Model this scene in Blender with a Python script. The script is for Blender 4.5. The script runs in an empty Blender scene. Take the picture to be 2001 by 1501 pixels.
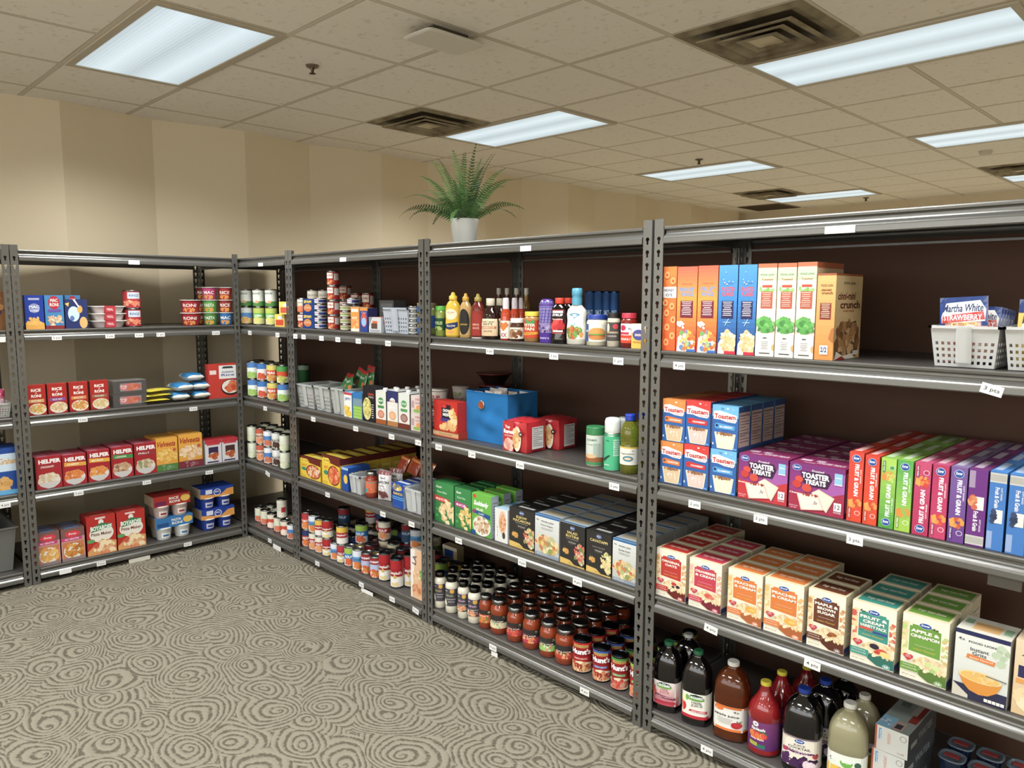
import bpy, math, random
from mathutils import Vector, Matrix
SC = bpy.context.scene
COL = SC.collection
# ---------------------------------------------------------------- camera, view, world, lamps
FPX, YAW, PIT, ROL = 1479.5, math.radians(45.281), math.radians(-6.515), math.radians(0.197)
CAM = Vector((1.106, -2.178, 1.566))
_F = Vector((-math.sin(YAW)*math.cos(PIT), math.cos(YAW)*math.cos(PIT), math.sin(PIT)))
_R = Vector((math.cos(YAW), math.sin(YAW), 0)); _U = _R.cross(_F)
_R, _U = _R*math.cos(ROL)+_U*math.sin(ROL), _U*math.cos(ROL)-_R*math.sin(ROL)
cd = bpy.data.cameras.new('camera'); cam = bpy.data.objects.new('camera', cd); COL.objects.link(cam)
cd.sensor_fit = 'HORIZONTAL'; cd.sensor_width = 36; cd.lens = 36*FPX/2001; cd.clip_start = .05
cam.matrix_world = Matrix.Translation(CAM) @ Matrix((_R, _U, -_F)).transposed().to_4x4()
SC.camera = cam
SC.view_settings.view_transform = 'Standard'; SC.view_settings.look = 'None'
SC.view_settings.gamma = 1; SC.view_settings.use_curve_mapping = False
SC.view_settings.exposure = 0.0
W = bpy.data.worlds.new('world'); SC.world = W; W.use_nodes = True
W.node_tree.nodes['Background'].inputs[0].default_value = (.9, .85, .8, 1)
W.node_tree.nodes['Background'].inputs[1].default_value = 0.0
ZC = 2.745
GX, GY, TS = -2.155, .235, .6096          # ceiling grid origin and tile size
LAMP_W = 46.0                              # watts of each ceiling lamp
LAMPS = [(-2.155-1.219+2.438*i, -.984+2.438*j) for i in range(4) for j in range(-2, 4)]
for lx, ly in LAMPS:                       # the light of each lay-in troffer, directly under its lens
    ld = bpy.data.lights.new('troffer_light', 'AREA'); ld.shape = 'RECTANGLE'; ld.size = 1.12; ld.size_y = .52
    ld.energy = LAMP_W; ld.color = (.96, .985, 1); ld.spread = math.radians(145)
    lo = bpy.data.objects.new('troffer_light', ld); lo.location = (lx+.61, ly+.305, ZC-.012); COL.objects.link(lo)

# added fill light behind the camera, no known window there; brightens walls and ceiling
ld = bpy.data.lights.new('added_fill_light', 'AREA'); ld.shape = 'RECTANGLE'; ld.size = 9.6; ld.size_y = 1.7; ld.energy = 105; ld.color = (1, .97, .93)
lo = bpy.data.objects.new('added_fill_light', ld); lo.location = (1., -6.12, 1.75); lo.rotation_euler = (math.radians(90), 0, 0); COL.objects.link(lo)

# ---------------------------------------------------------------- pixel measurements -> positions on real planes
def u_at(px, v, z, row):
    """distance along the row's front line where image column px meets depth v and height z"""
    k = FPX*_R-(px-1000.5)*_F
    if row == 'R': b = Vector((0, v, z)); e = Vector((1, 0, 0))
    else: b = Vector((XB-v, 0, z)); e = Vector((0, 1, 0))
    return -(b-CAM).dot(k)/e.dot(k)
def z_at(py, u, v, row):
    P = W3(row, u, v, 0); k = FPX*_U+(py-750.5)*_F
    return -(P-CAM).dot(k)/k.z
XB = -3.544
def W3(row, u, v, z): return Vector((u, v, z)) if row == 'R' else Vector((XB-v, u, z))
ROT = {'R': 0.0, 'B': math.pi/2}

# ---------------------------------------------------------------- materials
def lin(h):
    if isinstance(h, tuple): return h
    r = [int(h[i:i+2], 16)/255 for i in (0, 2, 4)]
    return tuple(c/12.92 if c <= .04045 else ((c+.055)/1.055)**2.4 for c in r)
def newmat(name):
    m = bpy.data.materials.new(name); m.use_nodes = True
    return m, m.node_tree.nodes, m.node_tree.links, m.node_tree.nodes['Principled BSDF']
def inkmat(name, rough, metal=0., spec=.5, coat=0., trans=0., sss=0.):
    m, n, l, p = newmat(name)
    a = n.new('ShaderNodeAttribute'); a.attribute_name = 'Col'; l.new(a.outputs['Color'], p.inputs['Base Color'])
    t = n.new('ShaderNodeTexNoise'); t.inputs['Scale'].default_value = 60
    r = n.new('ShaderNodeMapRange'); r.inputs['To Min'].default_value = rough*.85; r.inputs['To Max'].default_value = rough*1.15
    l.new(t.outputs['Fac'], r.inputs['Value']); l.new(r.outputs['Result'], p.inputs['Roughness'])
    p.inputs['Metallic'].default_value = metal; p.inputs['Specular IOR Level'].default_value = spec
    p.inputs['Coat Weight'].default_value = coat; p.inputs['Transmission Weight'].default_value = trans
    return m
CARD = inkmat('printed_card', .42, spec=.4); PAPER = inkmat('printed_paper', .6, spec=.3)
GLOSS = inkmat('glossy_plastic', .18); SATIN = inkmat('satin_plastic', .38); TIN = inkmat('tin_plate', .28, metal=1.)
GLASSY = inkmat('filled_glass', .07, coat=.5); FOIL = inkmat('glossy_film', .22, coat=.3); CLOTH = inkmat('woven_cloth', .9, spec=.1)
CLEAR = inkmat('clear_bottle', .05, trans=.8); LEAF = inkmat('fern_leaf', .5)
BIN = inkmat('milky_plastic', .3, trans=.25)
def steelmat():
    m, n, l, p = newmat('grey_powder_steel')
    t = n.new('ShaderNodeTexNoise'); t.inputs['Scale'].default_value = 400; t.inputs['Detail'].default_value = 2
    c = n.new('ShaderNodeValToRGB'); c.color_ramp.elements[0].color = (.13, .127, .116, 1); c.color_ramp.elements[1].color = (.18, .175, .16, 1)
    l.new(t.outputs['Fac'], c.inputs[0]); l.new(c.outputs[0], p.inputs['Base Color'])
    p.inputs['Metallic'].default_value = .5; p.inputs['Roughness'].default_value = .25
    b = n.new('ShaderNodeBump'); b.inputs['Strength'].default_value = .08; l.new(t.outputs['Fac'], b.inputs['Height']); l.new(b.outputs[0], p.inputs['Normal'])
    return m
STEEL = steelmat()

# ---------------------------------------------------------------- mesh builder with printed colours
class MB:
    def __init__(s): s.v = []; s.f = []; s.c = []; s.s = []; s.m = []
    def face(s, pts, col, smooth=False, mi=0):
        i = len(s.v); s.v += [tuple(p) for p in pts]; s.f.append(tuple(range(i, i+len(pts)))); s.c.append(lin(col)); s.s.append(smooth); s.m.append(mi)
    def grid(s, rows, col, smooth=True, closed=True, mi=0, colf=None):
        i = len(s.v); n = len(rows[0])
        for r in rows: s.v += [tuple(p) for p in r]
        for a in range(len(rows)-1):
            for b in range(n if closed else n-1):
                c = (b+1) % n
                s.f.append((i+a*n+b, i+a*n+c, i+(a+1)*n+c, i+(a+1)*n+b)); s.c.append(lin(colf(a, b) if colf else col)); s.s.append(smooth); s.m.append(mi)
    def box(s, x0, x1, y0, y1, z0, z1, col, cols=None, mi=0):
        """cols: dict of face -> colour; faces f(ront -y) k(back) l r t b"""
        P = [(x0, y0, z0), (x1, y0, z0), (x1, y1, z0), (x0, y1, z0), (x0, y0, z1), (x1, y0, z1), (x1, y1, z1), (x0, y1, z1)]
        for k, q in (('b', (3, 2, 1, 0)), ('t', (4, 5, 6, 7)), ('f', (0, 1, 5, 4)), ('k', (2, 3, 7, 6)), ('l', (3, 0, 4, 7)), ('r', (1, 2, 6, 5))):
            s.face([P[i] for i in q], (cols or {}).get(k, col), mi=mi)
    def lathe(s, prof, col, n=40, sq=0., sx=1., sy=1., cap=True, mi=0, colf=None, sm=True):
        rows = []
        for r, z in prof:
            row = []
            for i in range(n):
                a = 2*math.pi*i/n; c, d = math.cos(a), math.sin(a)
                k = 1+sq*(1/max(abs(c), abs(d))-1)
                row.append((r*c*k*sx, r*d*k*sy, z))
            rows.append(row)
        s.grid(rows, col, mi=mi, colf=colf, smooth=sm)
        if cap:
            s.face(rows[0][::-1], col, mi=mi); s.face(rows[-1], colf(len(rows)-2, 0) if colf else col, mi=mi)
    def build(s, name, mats, parent=None, loc=(0, 0, 0), rz=0.):
        o = bpy.data.objects.new(name, s.mesh(name, mats)); COL.objects.link(o)
        if parent: o.parent = parent
        o.location = loc; o.rotation_euler = (0, 0, rz)
        return o
    def mesh(s, name, mats):
        me = bpy.data.meshes.new(name); me.from_pydata(s.v, [], s.f)
        at = me.attributes.new('Col', 'FLOAT_COLOR', 'CORNER')
        buf = []
        for f, c in zip(s.f, s.c):
            y = (.21*c[0]+.72*c[1]+.07*c[2])*.1; c = [min(1, (q*.9+y)*.88) for q in c]
            buf += [c[0], c[1], c[2], 1.]*len(f)
        at.data.foreach_set('color', buf)
        me.polygons.foreach_set('use_smooth', s.s)
        for m in (mats if isinstance(mats, (list, tuple)) else [mats]): me.materials.append(m)
        me.polygons.foreach_set('material_index', s.m)
        me.update()
        return me

# ---------------------------------------------------------------- lettering and printed art
_glyph = {}
def glyphs(t, bold, it):
    k = (t, bold, it)
    if k in _glyph: return _glyph[k]
    cu = bpy.data.curves.new('lettering', 'FONT'); cu.body = t; cu.size = 1; cu.resolution_u = 2
    cu.offset = .028*bold; cu.shear = it; cu.space_line = .85; cu.align_x = 'CENTER'
    o = bpy.data.objects.new('lettering', cu); COL.objects.link(o)
    dg = bpy.context.evaluated_depsgraph_get(); dg.update()
    me = o.evaluated_get(dg).to_mesh()
    vs = [(v.co.x, v.co.y) for v in me.vertices]; me.calc_loop_triangles(); fs = [tuple(p.vertices) for p in me.loop_triangles]
    o.evaluated_get(dg).to_mesh_clear(); bpy.data.objects.remove(o); bpy.data.curves.remove(cu)
    if not vs: r = ([], [])
    else:
        x0 = min(a for a, b in vs); x1 = max(a for a, b in vs); y0 = min(b for a, b in vs); y1 = max(b for a, b in vs)
        r = ([((a-(x0+x1)/2)/(x1-x0), (b-(y0+y1)/2)/(y1-y0)) for a, b in vs], fs)
    _glyph[k] = r
    return r
def mix(a, b, t):
    a, b = lin(a), lin(b)
    return tuple(p*(1-t)+q*t for p, q in zip(a, b))
def art_polys(items, w, h):
    """items in face fractions -> [(points in metres, layer, colour)]"""
    out = []; L = 1.
    for it in items:
        k = it[0]
        if k == 'r': _, a, b, c, d, col = it; out.append(([(a*w, b*h), (c*w, b*h), (c*w, d*h), (a*w, d*h)], L, lin(col)))
        elif k == 'g':
            _, a, b, c, d, c0, c1 = it; n = 10
            for i in range(n):
                y0 = b+(d-b)*i/n; y1 = b+(d-b)*(i+1)/n
                out.append(([(a*w, y0*h), (c*w, y0*h), (c*w, y1*h), (a*w, y1*h)], L, mix(c0, c1, (i+.5)/n)))
        elif k == 'e':
            _, x, y, rx, ry, col = it; n = 20
            out.append(([((x+rx*math.cos(2*math.pi*i/n))*w, (y+ry*math.sin(2*math.pi*i/n))*h) for i in range(n)], L, lin(col)))
        elif k == 'p': out.append(([(x*w, y*h) for x, y in it[1]], L, lin(it[2])))
        elif k == 'b':
            _, cx, cy, rx, ry, n, sz, cols = it; rg = random.Random(int(cx*991+cy*773+n))
            sz = sz*min(w, h)
            for i in range(n):
                a = rg.random()*6.283; q = math.sqrt(rg.random()); x = (cx+rx*q*math.cos(a))*w; y = (cy+ry*q*math.sin(a))*h
                m = 6; e = .55+.45*rg.random(); t = rg.random()*3.1; s2 = sz*(.7+.6*rg.random())
                pts = []
                for j in range(m):
                    X = s2*math.cos(6.283*j/m); Y = s2*e*math.sin(6.283*j/m)
                    pts.append((x+X*math.cos(t)-Y*math.sin(t), y+X*math.sin(t)+Y*math.cos(t)))
                out.append((pts, L+.9*i/n, mix(cols[i % len(cols)], cols[(i+1) % len(cols)], rg.random()*.4)))
        elif k == 't':
            _, s, x, y, tw, th, col = it[:7]; o = it[7] if len(it) > 7 else {}
            vs, fs = glyphs(s, o.get('b', 1), o.get('i', 0)); a = math.radians(o.get('rot', 0))
            if abs(math.sin(a)) > .7: sw, sh = th*h, tw*w
            else: sw, sh = tw*w, th*h
            P = [(x*w+p*sw*math.cos(a)-q*sh*math.sin(a), y*h+p*sw*math.sin(a)+q*sh*math.cos(a)) for p, q in vs]
            for f in fs: out.append(([P[i] for i in f], L, lin(col)))
        L += 1
    res = []
    for pts, L, c in out:
        for a, b, ax in ((0, w, 0), (0, h, 1)):
            if len(pts) < 3: break
            if min(q[ax] for q in pts) < a-1e-7 or max(q[ax] for q in pts) > b+1e-7:
                if ax: pts = [(y, x) for x, y in pts]
                pts = clip(pts, a, False)
                if len(pts) > 2: pts = clip(pts, b, True)
                if ax: pts = [(y, x) for x, y in pts]
        if len(pts) > 2: res.append((pts, L, c))
    return res
def clip(pts, c, hi):
    r = []
    for i in range(len(pts)):
        a, b = pts[i-1], pts[i]; ia = (a[0] <= c) if hi else (a[0] >= c); ib = (b[0] <= c) if hi else (b[0] >= c)
        if ia != ib:
            t = (c-a[0])/(b[0]-a[0]); r.append((c, a[1]+t*(b[1]-a[1])))
        if ib: r.append(b)
    return r
EPS = .00011
def art_flat(mb, items, w, h, O, ux, uy, mi=0):
    O, ux, uy = Vector(O), Vector(ux), Vector(uy); n = ux.cross(uy)
    for pts, L, c in art_polys(items, w, h):
        q = [O+ux*x+uy*y+n*(EPS*L) for x, y in pts]
        if sum((pts[i-1][0]*pts[i][1]-pts[i][0]*pts[i-1][1]) for i in range(len(pts))) < 0: q = q[::-1]
        mb.face(q, c, mi=mi)
def art_round(mb, items, w, h, z0, rf, span=200., sq=0., sx=1., sy=1., mi=0):
    """wrap art on a lathed body; art width w covers span degrees centred on the front (-y)"""
    sp = math.radians(span); st = 16
    for pts, L, c in art_polys(items, w, h):
        xa = min(p[0] for p in pts); xb = max(p[0] for p in pts)
        for i in range(st):
            a, b = w*i/st, w*(i+1)/st
            if xb <= a or xa >= b: continue
            q = pts
            if xa < a: q = clip(q, a, False)
            if len(q) > 2 and xb > b: q = clip(q, b, True)
            if len(q) < 3: continue
            r3 = []
            for x, y in q:
                an = -math.pi/2+(x/w-.5)*sp; z = z0+y
                k = 1+sq*(1/max(abs(math.cos(an)), abs(math.sin(an)))-1)
                r = rf(z)*k+.0005+EPS*(L+1); r3.append((r*math.cos(an)*sx, r*math.sin(an)*sy, z))
            if sum((q[j-1][0]*q[j][1]-q[j][0]*q[j-1][1]) for j in range(len(q))) < 0: r3 = r3[::-1]
            mb.face(r3, c, mi=mi)

# ---------------------------------------------------------------- things
_seen = {}; INFO = {}
def tag(o, label, cat, group=None, kind=None):
    if label in _seen and not (group and _seen[label] == group): print('DUPLABEL', label)
    n = len(label.split())
    if n < 4 or n > 16: print('LABELLEN', n, label)
    _seen[label] = group
    o['label'] = label; o['category'] = cat
    if group: o['group'] = group
    if kind: o['kind'] = kind
    return o
def struct(o): o['kind'] = 'structure'; return o
def dup(o, loc, label, group=None, rz=None):
    c = o.copy(); COL.objects.link(c); c.location = loc
    if rz is not None: c.rotation_euler = (0, 0, rz)
    if 'group' in c.keys(): del c['group']
    tag(c, label, o['category'], group)
    for ch in o.children:
        d = ch.copy(); COL.objects.link(d); d.parent = c
        for g in ch.children:
            e = g.copy(); COL.objects.link(e); e.parent = d
    return c
ORD = ['', 'second', 'third', 'fourth', 'fifth', 'sixth', 'seventh']
SH = [0, 1.806, 1.388, .927, .516, .086]            # shelf surfaces, top (1) to bottom (5)
UNITS = {'R': [(-4.167, -2.924), (-2.920, -1.674), (-1.665, -.419), (-.409, .837)], 'B': [(-1.234, -.012)]}
def fit(row, u0, u1):
    w = u1-u0; c = (u0+u1)/2
    a, b = min(UNITS[row], key=lambda q: abs((q[0]+q[1])/2-c))
    if u0 < a+.008: u0 = a+.008; u1 = u0+w
    if u1 > b-.008 and u1 < b+.2: u1 = b-.008; u0 = u1-w
    return u0, u1
def round_at(p0, p1, v, z, row):
    '''centre and radius of an upright round thing whose outline spans columns p0..p1, its front at depth v'''
    r = .035
    for _ in range(5):
        u = u_at((p0+p1)/2, v+r, z, row); P = W3(row, u, v+r, z)-CAM; dz = P.dot(_F)
        D = math.hypot(P.x, P.y); r = (p1-p0)/2*dz/FPX*.985
        off = math.atan(((p0+p1)/2-1000.5)/FPX); r *= math.cos(off)
    return u, r
def place(o, row, u, v, z, rz=0.):
    o.location = W3(row, u, v, z); o.rotation_euler = (0, 0, ROT[row]+rz); return o
def deepen(o, row, u, v, z, step, n, label, group, du=0., skip=()):
    for k in range(1, n):
        if k in skip: continue
        c = dup(o, W3(row, u+du*k, v+step*k, z), label.replace('front ', ORD[k]+' from front ', 1) if 'front ' in label else label+', '+ORD[k]+' from front', group); c.rotation_euler = o.rotation_euler
def nutr(a, b, c, d, bg='d8d0c8', ink='55504c'):
    L = [('r', a, b, c, d, bg), ('t', 'Nutrition Facts', (a+c)/2, d-(d-b)*.07, (c-a)*.84, (d-b)*.07, ink)]
    for i in range(9): y = d-(d-b)*(.18+.085*i); L.append(('r', a+(c-a)*.08, y, a+(c-a)*(.92 if i % 3 else .6), y+(d-b)*.018, ink))
    return L
def boxmesh(name, w, d, h, front, base, side=None, left=None, top=None, cols=None, mat=None):
    mb = MB(); mb.box(-w/2, w/2, -d/2, d/2, 0, h, base, cols)
    if front: art_flat(mb, front, w, h, (-w/2, -d/2, 0), (1, 0, 0), (0, 0, 1))
    if side: art_flat(mb, side, d, h, (w/2, -d/2, 0), (0, 1, 0), (0, 0, 1))
    if left: art_flat(mb, left, d, h, (-w/2, d/2, 0), (0, -1, 0), (0, 0, 1))
    if top: art_flat(mb, top, w, d, (-w/2, -d/2, h), (1, 0, 0), (0, 1, 0))
    return mb.mesh(name, mat or CARD)
def carton(name, label, cat, row, s, p0, p1, top, d, front, base, n=1, group=None, v=.022, lift=0., rz=0., side=None, left=None, topart=None, cols=None, mat=None, gap=.003, skip=(), n0=None):
    """p0/p1: columns of the bottom front edge; top: image row of the front's top edge (or a height in metres)"""
    z = SH[s]+lift; u0 = u_at(p0, v, z, row); u1 = u_at(p1, v, z, row); (u0, u1) = fit(row, u0, u1) if p1 < 2000 and p0 > 40 else (u0, u1); w = (u1-u0)-.0015; u = (u0+u1)/2
    h = top if top < 5 else z_at(top, u, v, row)-z
    o = bpy.data.objects.new(name, boxmesh(name, w, d, h, front, base, side, left, topart, cols, mat)); COL.objects.link(o)
    place(o, row, u, v+d/2, z, rz); tag(o, label, cat, group if n == 1 else group)
    if n > 1: deepen(o, row, u, v+d/2, z, d+gap, n, label, group, skip=skip)
    INFO[o.name] = (u, h, w)
    return o
def can(label, row, s, p0, p1, top, art, base, n=1, group=None, v=.022, lift=0., name='food_can', lid='8c8c88', rim=True, step=None, uh=None, u=None, r=None, turn=.5, catg='can', span=160, mat=None, skip=()):
    z = SH[s]+lift
    if u is None:
        u, r = round_at(p0, p1, v, z+.05, row); u0 = u-r; u1 = u+r
        u = sum(fit(row, (u0+u1)/2-r, (u0+u1)/2+r))/2
    h = top if top < 5 else z_at(top, u, v+r, row)-z
    mb = MB()
    R = r
    mb.lathe([(R*.9, 0), (R, .0), (R, .003), (R*.975, .005), (R*.975, h-.006), (R, h-.004), (R, h), (R*.93, h), (R*.92, h-.004), (R*.6, h-.0045), (R*.58, h-.0035), (.001, h-.0035)], lid, n=40, cap=False)
    mb.face([(R*.9*math.cos(-a*.628), R*.9*math.sin(-a*.628), 0) for a in range(10)], lid)
    o = mb.build(name, TIN); place(o, row, u, v+r, z, turn); tag(o, label, catg, group)
    mb = MB(); mb.lathe([(R*.985, .006), (R*.985, h-.007)], base, n=40, cap=False)
    if art: art_round(mb, art, 2*R*span/115, h-.013, .006, lambda q: R*.985, span)
    mb.build('paper_label', mat or PAPER, o)
    if n > 1: deepen(o, row, u, v+r, z, step or 2*r+.004, n, label, group, skip=skip)
    INFO[o.name] = (u, h, 2*r)
    return o
def vessel(name, label, cat, row, s, p0, p1, top, prof, lab, art, caps, capcol, body='884422', n=1, group=None, v=.022, lift=0., sq=0., sy=1., mat=None, labase='ffffff', span=150, capmat=None, capn=28, colf=None, step=None, capname='lid', labname='paper_label', turn=.45, ridge=False, skip=()):
    """prof: body profile in (radius/halfwidth, z/height); lab: (z0,z1) label band; caps: profile of the cap in the same units"""
    z = SH[s]+lift; u, r = round_at(p0, p1, v, z+.05, row); r *= (.95 if sq else 1)*(1.07 if sy < .8 else 1); u0 = u-r; u1 = u+r
    u = sum(fit(row, (u0+u1)/2-r, (u0+u1)/2+r))/2; h = top if top < 5 else z_at(top, u, v+r*sy, row)-z
    mb = MB(); mb.lathe([(a*r, b*h) for a, b in prof], body, sq=sq, sy=sy, colf=colf)
    o = mb.build(name, mat or GLASSY); place(o, row, u, v+r*sy, z, turn); tag(o, label, cat, group)
    def rf(zz):
        t = zz/h
        for (a, b), (c, d) in zip(prof, prof[1:]):
            if b <= t <= d and d > b: return r*(a+(c-a)*(t-b)/(d-b))
        return r
    if lab:
        mb = MB(); z0, z1 = lab[0]*h, lab[1]*h; k = 8
        if len(lab) > 2: sp = lab[2]
        else: sp = 360
        rows = []
        for i in range(k+1):
            zz = z0+(z1-z0)*i/k; row_ = []
            for j in range(41):
                an = -math.pi/2+(j/40-.5)*math.radians(sp); kk = 1+sq*(1/max(abs(math.cos(an)), abs(math.sin(an)))-1); q = rf(zz)*kk+.0004
                row_.append((q*math.cos(an), q*math.sin(an)*sy, zz))
            rows.append(row_)
        mb.grid(rows, labase, closed=False)
        if art: art_round(mb, art, 2*r*span/115, z1-z0, z0, rf, min(span, sp), sq=sq, sy=sy)
        mb.build(labname, PAPER, o)
    if caps:
        mb = MB(); n_ = 40 if ridge else capn
        mb.lathe([(a*r, b*h) for a, b in caps], capcol, n=n_, sm=not ridge); mb.build(capname, capmat or SATIN, o)
    if n > 1: deepen(o, row, u, v+r*sy, z, step or 2*r*sy+.004, n, label, group, skip=skip)
    INFO[o.name] = (u, h, 2*r)
    return o
# ---------------------------------------------------------------- the room
X0, X1, Y0, Y1 = -4.33, 6.2, -6.2, 7.7
def wallmat():
    m, n, l, p = newmat('beige_vinyl_wall')
    t = n.new('ShaderNodeTexNoise'); t.inputs['Scale'].default_value = 1.2; t.inputs['Detail'].default_value = 3
    c = n.new('ShaderNodeValToRGB'); c.color_ramp.elements[0].color = (*lin('cbbb9c'), 1); c.color_ramp.elements[1].color = (*lin('d4c6aa'), 1)
    g = n.new('ShaderNodeTexCoord'); l.new(g.outputs['Object'], t.inputs['Vector'])
    l.new(t.outputs['Fac'], c.inputs[0]); l.new(c.outputs[0], p.inputs['Base Color'])
    f = n.new('ShaderNodeTexNoise'); f.inputs['Scale'].default_value = 350; l.new(g.outputs['Object'], f.inputs['Vector'])
    b = n.new('ShaderNodeBump'); b.inputs['Strength'].default_value = .12; b.inputs['Distance'].default_value = .001
    l.new(f.outputs['Fac'], b.inputs['Height']); l.new(b.outputs[0], p.inputs['Normal']); p.inputs['Roughness'].default_value = .6
    return m
WALL = wallmat()
def mnode(n, l, op, a, b=None, c=None):
    q = n.new('ShaderNodeMath'); q.operation = op
    for i, x in enumerate((a, b, c)):
        if x is None: continue
        if isinstance(x, (int, float)): q.inputs[i].default_value = x
        else: l.new(x, q.inputs[i])
    return q.outputs[0]
def ceilmat():
    m, n, l, p = newmat('acoustic_tile_ceiling')
    g = n.new('ShaderNodeTexCoord'); s = n.new('ShaderNodeSeparateXYZ'); l.new(g.outputs['Object'], s.inputs[0])
    def line(out, org):
        a = mnode(n, l, 'DIVIDE', mnode(n, l, 'SUBTRACT', out, org), TS)
        f = mnode(n, l, 'FRACT', mnode(n, l, 'ADD', a, 100.5)); return mnode(n, l, 'ABSOLUTE', mnode(n, l, 'SUBTRACT', f, .5))
    dx, dy = line(s.outputs[0], GX), line(s.outputs[1], GY)
    d = mnode(n, l, 'MINIMUM', dx, dy)
    bar = mnode(n, l, 'LESS_THAN', d, .0175)
    gap = mnode(n, l, 'MULTIPLY', mnode(n, l, 'GREATER_THAN', d, .0175), mnode(n, l, 'LESS_THAN', d, .0235))
    w = n.new('ShaderNodeTexNoise'); w.inputs['Scale'].default_value = 1.7; l.new(g.outputs['Object'], w.inputs['Vector'])
    gap = mnode(n, l, 'MULTIPLY', gap, mnode(n, l, 'MULTIPLY', w.outputs['Fac'], 1.25))
    t = n.new('ShaderNodeTexNoise'); t.inputs['Scale'].default_value = 30; t.inputs['Detail'].default_value = 6; l.new(g.outputs['Object'], t.inputs['Vector'])
    c = n.new('ShaderNodeValToRGB'); e = c.color_ramp.elements
    e[0].position = .25; e[0].color = (*lin('cfc6b3'), 1); e[1].position = .42; e[1].color = (*lin('e8e1d4'), 1)
    l.new(t.outputs['Fac'], c.inputs[0])
    m1 = n.new('ShaderNodeMixRGB'); l.new(bar, m1.inputs[0]); l.new(c.outputs[0], m1.inputs[1]); m1.inputs[2].default_value = (*lin('cdc2ad'), 1)
    m2 = n.new('ShaderNodeMixRGB'); l.new(gap, m2.inputs[0]); l.new(m1.outputs[0], m2.inputs[1]); m2.inputs[2].default_value = (*lin('463c30'), 1)
    l.new(m2.outputs[0], p.inputs['Base Color']); p.inputs['Roughness'].default_value = .85
    hgt = mnode(n, l, 'ADD', mnode(n, l, 'MULTIPLY', t.outputs['Fac'], .3), mnode(n, l, 'MULTIPLY', bar, .6))
    b = n.new('ShaderNodeBump'); b.inputs['Strength'].default_value = .35; b.inputs['Distance'].default_value = .004
    l.new(hgt, b.inputs['Height']); l.new(b.outputs[0], p.inputs['Normal'])
    return m
def carpetmat():
    m, n, l, p = newmat('scroll_pattern_carpet')
    g = n.new('ShaderNodeTexCoord')
    wn = n.new('ShaderNodeTexNoise'); wn.inputs['Scale'].default_value = 3.2; wn.inputs['Detail'].default_value = 1; l.new(g.outputs['Object'], wn.inputs['Vector'])
    def V(op, a, b):
        q = n.new('ShaderNodeVectorMath'); q.operation = op
        for i, x in enumerate((a, b)):
            if x is None: continue
            if isinstance(x, tuple): q.inputs[i].default_value = x
            else: l.new(x, q.inputs[i])
        return q
    wn2 = n.new('ShaderNodeTexNoise'); wn2.inputs['Scale'].default_value = 10; wn2.inputs['Detail'].default_value = 0; l.new(g.outputs['Object'], wn2.inputs['Vector'])
    wc = V('MULTIPLY', V('SUBTRACT', wn.outputs['Color'], (.5, .5, .5)).outputs[0], (.11, .11, 0)).outputs[0]
    wd = V('MULTIPLY', V('SUBTRACT', wn2.outputs['Color'], (.5, .5, .5)).outputs[0], (.03, .03, 0)).outputs[0]
    base = V('ADD', V('ADD', g.outputs['Object'], wc).outputs[0], wd).outputs[0]
    def rings(off, sc, freq, ecc, ang):
        mp = n.new('ShaderNodeMapping'); mp.inputs['Location'].default_value = off; mp.inputs['Rotation'].default_value = (0, 0, ang); mp.inputs['Scale'].default_value = (sc, sc*1.35, 0)
        l.new(base, mp.inputs[0])
        vo = n.new('ShaderNodeTexVoronoi'); vo.voronoi_dimensions = '2D'; vo.inputs['Scale'].default_value = 1; vo.inputs['Randomness'].default_value = .72
        l.new(mp.outputs[0], vo.inputs['Vector'])
        dv = V('SUBTRACT', mp.outputs[0], vo.outputs['Position']).outputs[0]
        cs = V('SUBTRACT', vo.outputs['Color'], (.5, .5, .5)).outputs[0]
        dt = V('DOT_PRODUCT', dv, cs).outputs['Value']
        sx = n.new('ShaderNodeSeparateXYZ'); l.new(dv, sx.inputs[0])
        an = mnode(n, l, 'DIVIDE', mnode(n, l, 'ARCTAN2', sx.outputs[1], sx.outputs[0]), 6.2832)
        dd = mnode(n, l, 'ADD', vo.outputs['Distance'], mnode(n, l, 'MULTIPLY', dt, ecc))
        ph = mnode(n, l, 'ADD', mnode(n, l, 'MULTIPLY', dd, freq), mnode(n, l, 'MULTIPLY', an, 1.0 if ecc > 0 else 0.0))
        return mnode(n, l, 'SINE', mnode(n, l, 'MULTIPLY', ph, 6.2832)), vo.outputs['Distance'], dv
    a, da, va = rings((0, 0, 0), 3.0, 11.5, .9, .6)
    b, db, vb = rings((.37, .21, 0), 3.0, 11.5, -.8, 1.1)
    pick = mnode(n, l, 'LESS_THAN', da, mnode(n, l, 'ADD', mnode(n, l, 'MULTIPLY', db, .9), .12))
    mx = n.new('ShaderNodeMix'); mx.data_type = 'FLOAT'; l.new(pick, mx.inputs[0]); l.new(b, mx.inputs[2]); l.new(a, mx.inputs[3])
    f = n.new('ShaderNodeTexNoise'); f.inputs['Scale'].default_value = 95; f.inputs['Detail'].default_value = 2; l.new(g.outputs['Object'], f.inputs['Vector'])
    v = mnode(n, l, 'ADD', mx.outputs[0], mnode(n, l, 'MULTIPLY', mnode(n, l, 'SUBTRACT', f.outputs['Fac'], .5), 2.6))
    c = n.new('ShaderNodeValToRGB'); e = c.color_ramp.elements
    e[0].position = .22; e[0].color = (*lin('565044'), 1); e[1].position = .50; e[1].color = (*lin('7d7768'), 1)
    f2 = n.new('ShaderNodeTexNoise'); f2.inputs['Scale'].default_value = 26; f2.inputs['Detail'].default_value = 1; l.new(g.outputs['Object'], f2.inputs['Vector'])
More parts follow.
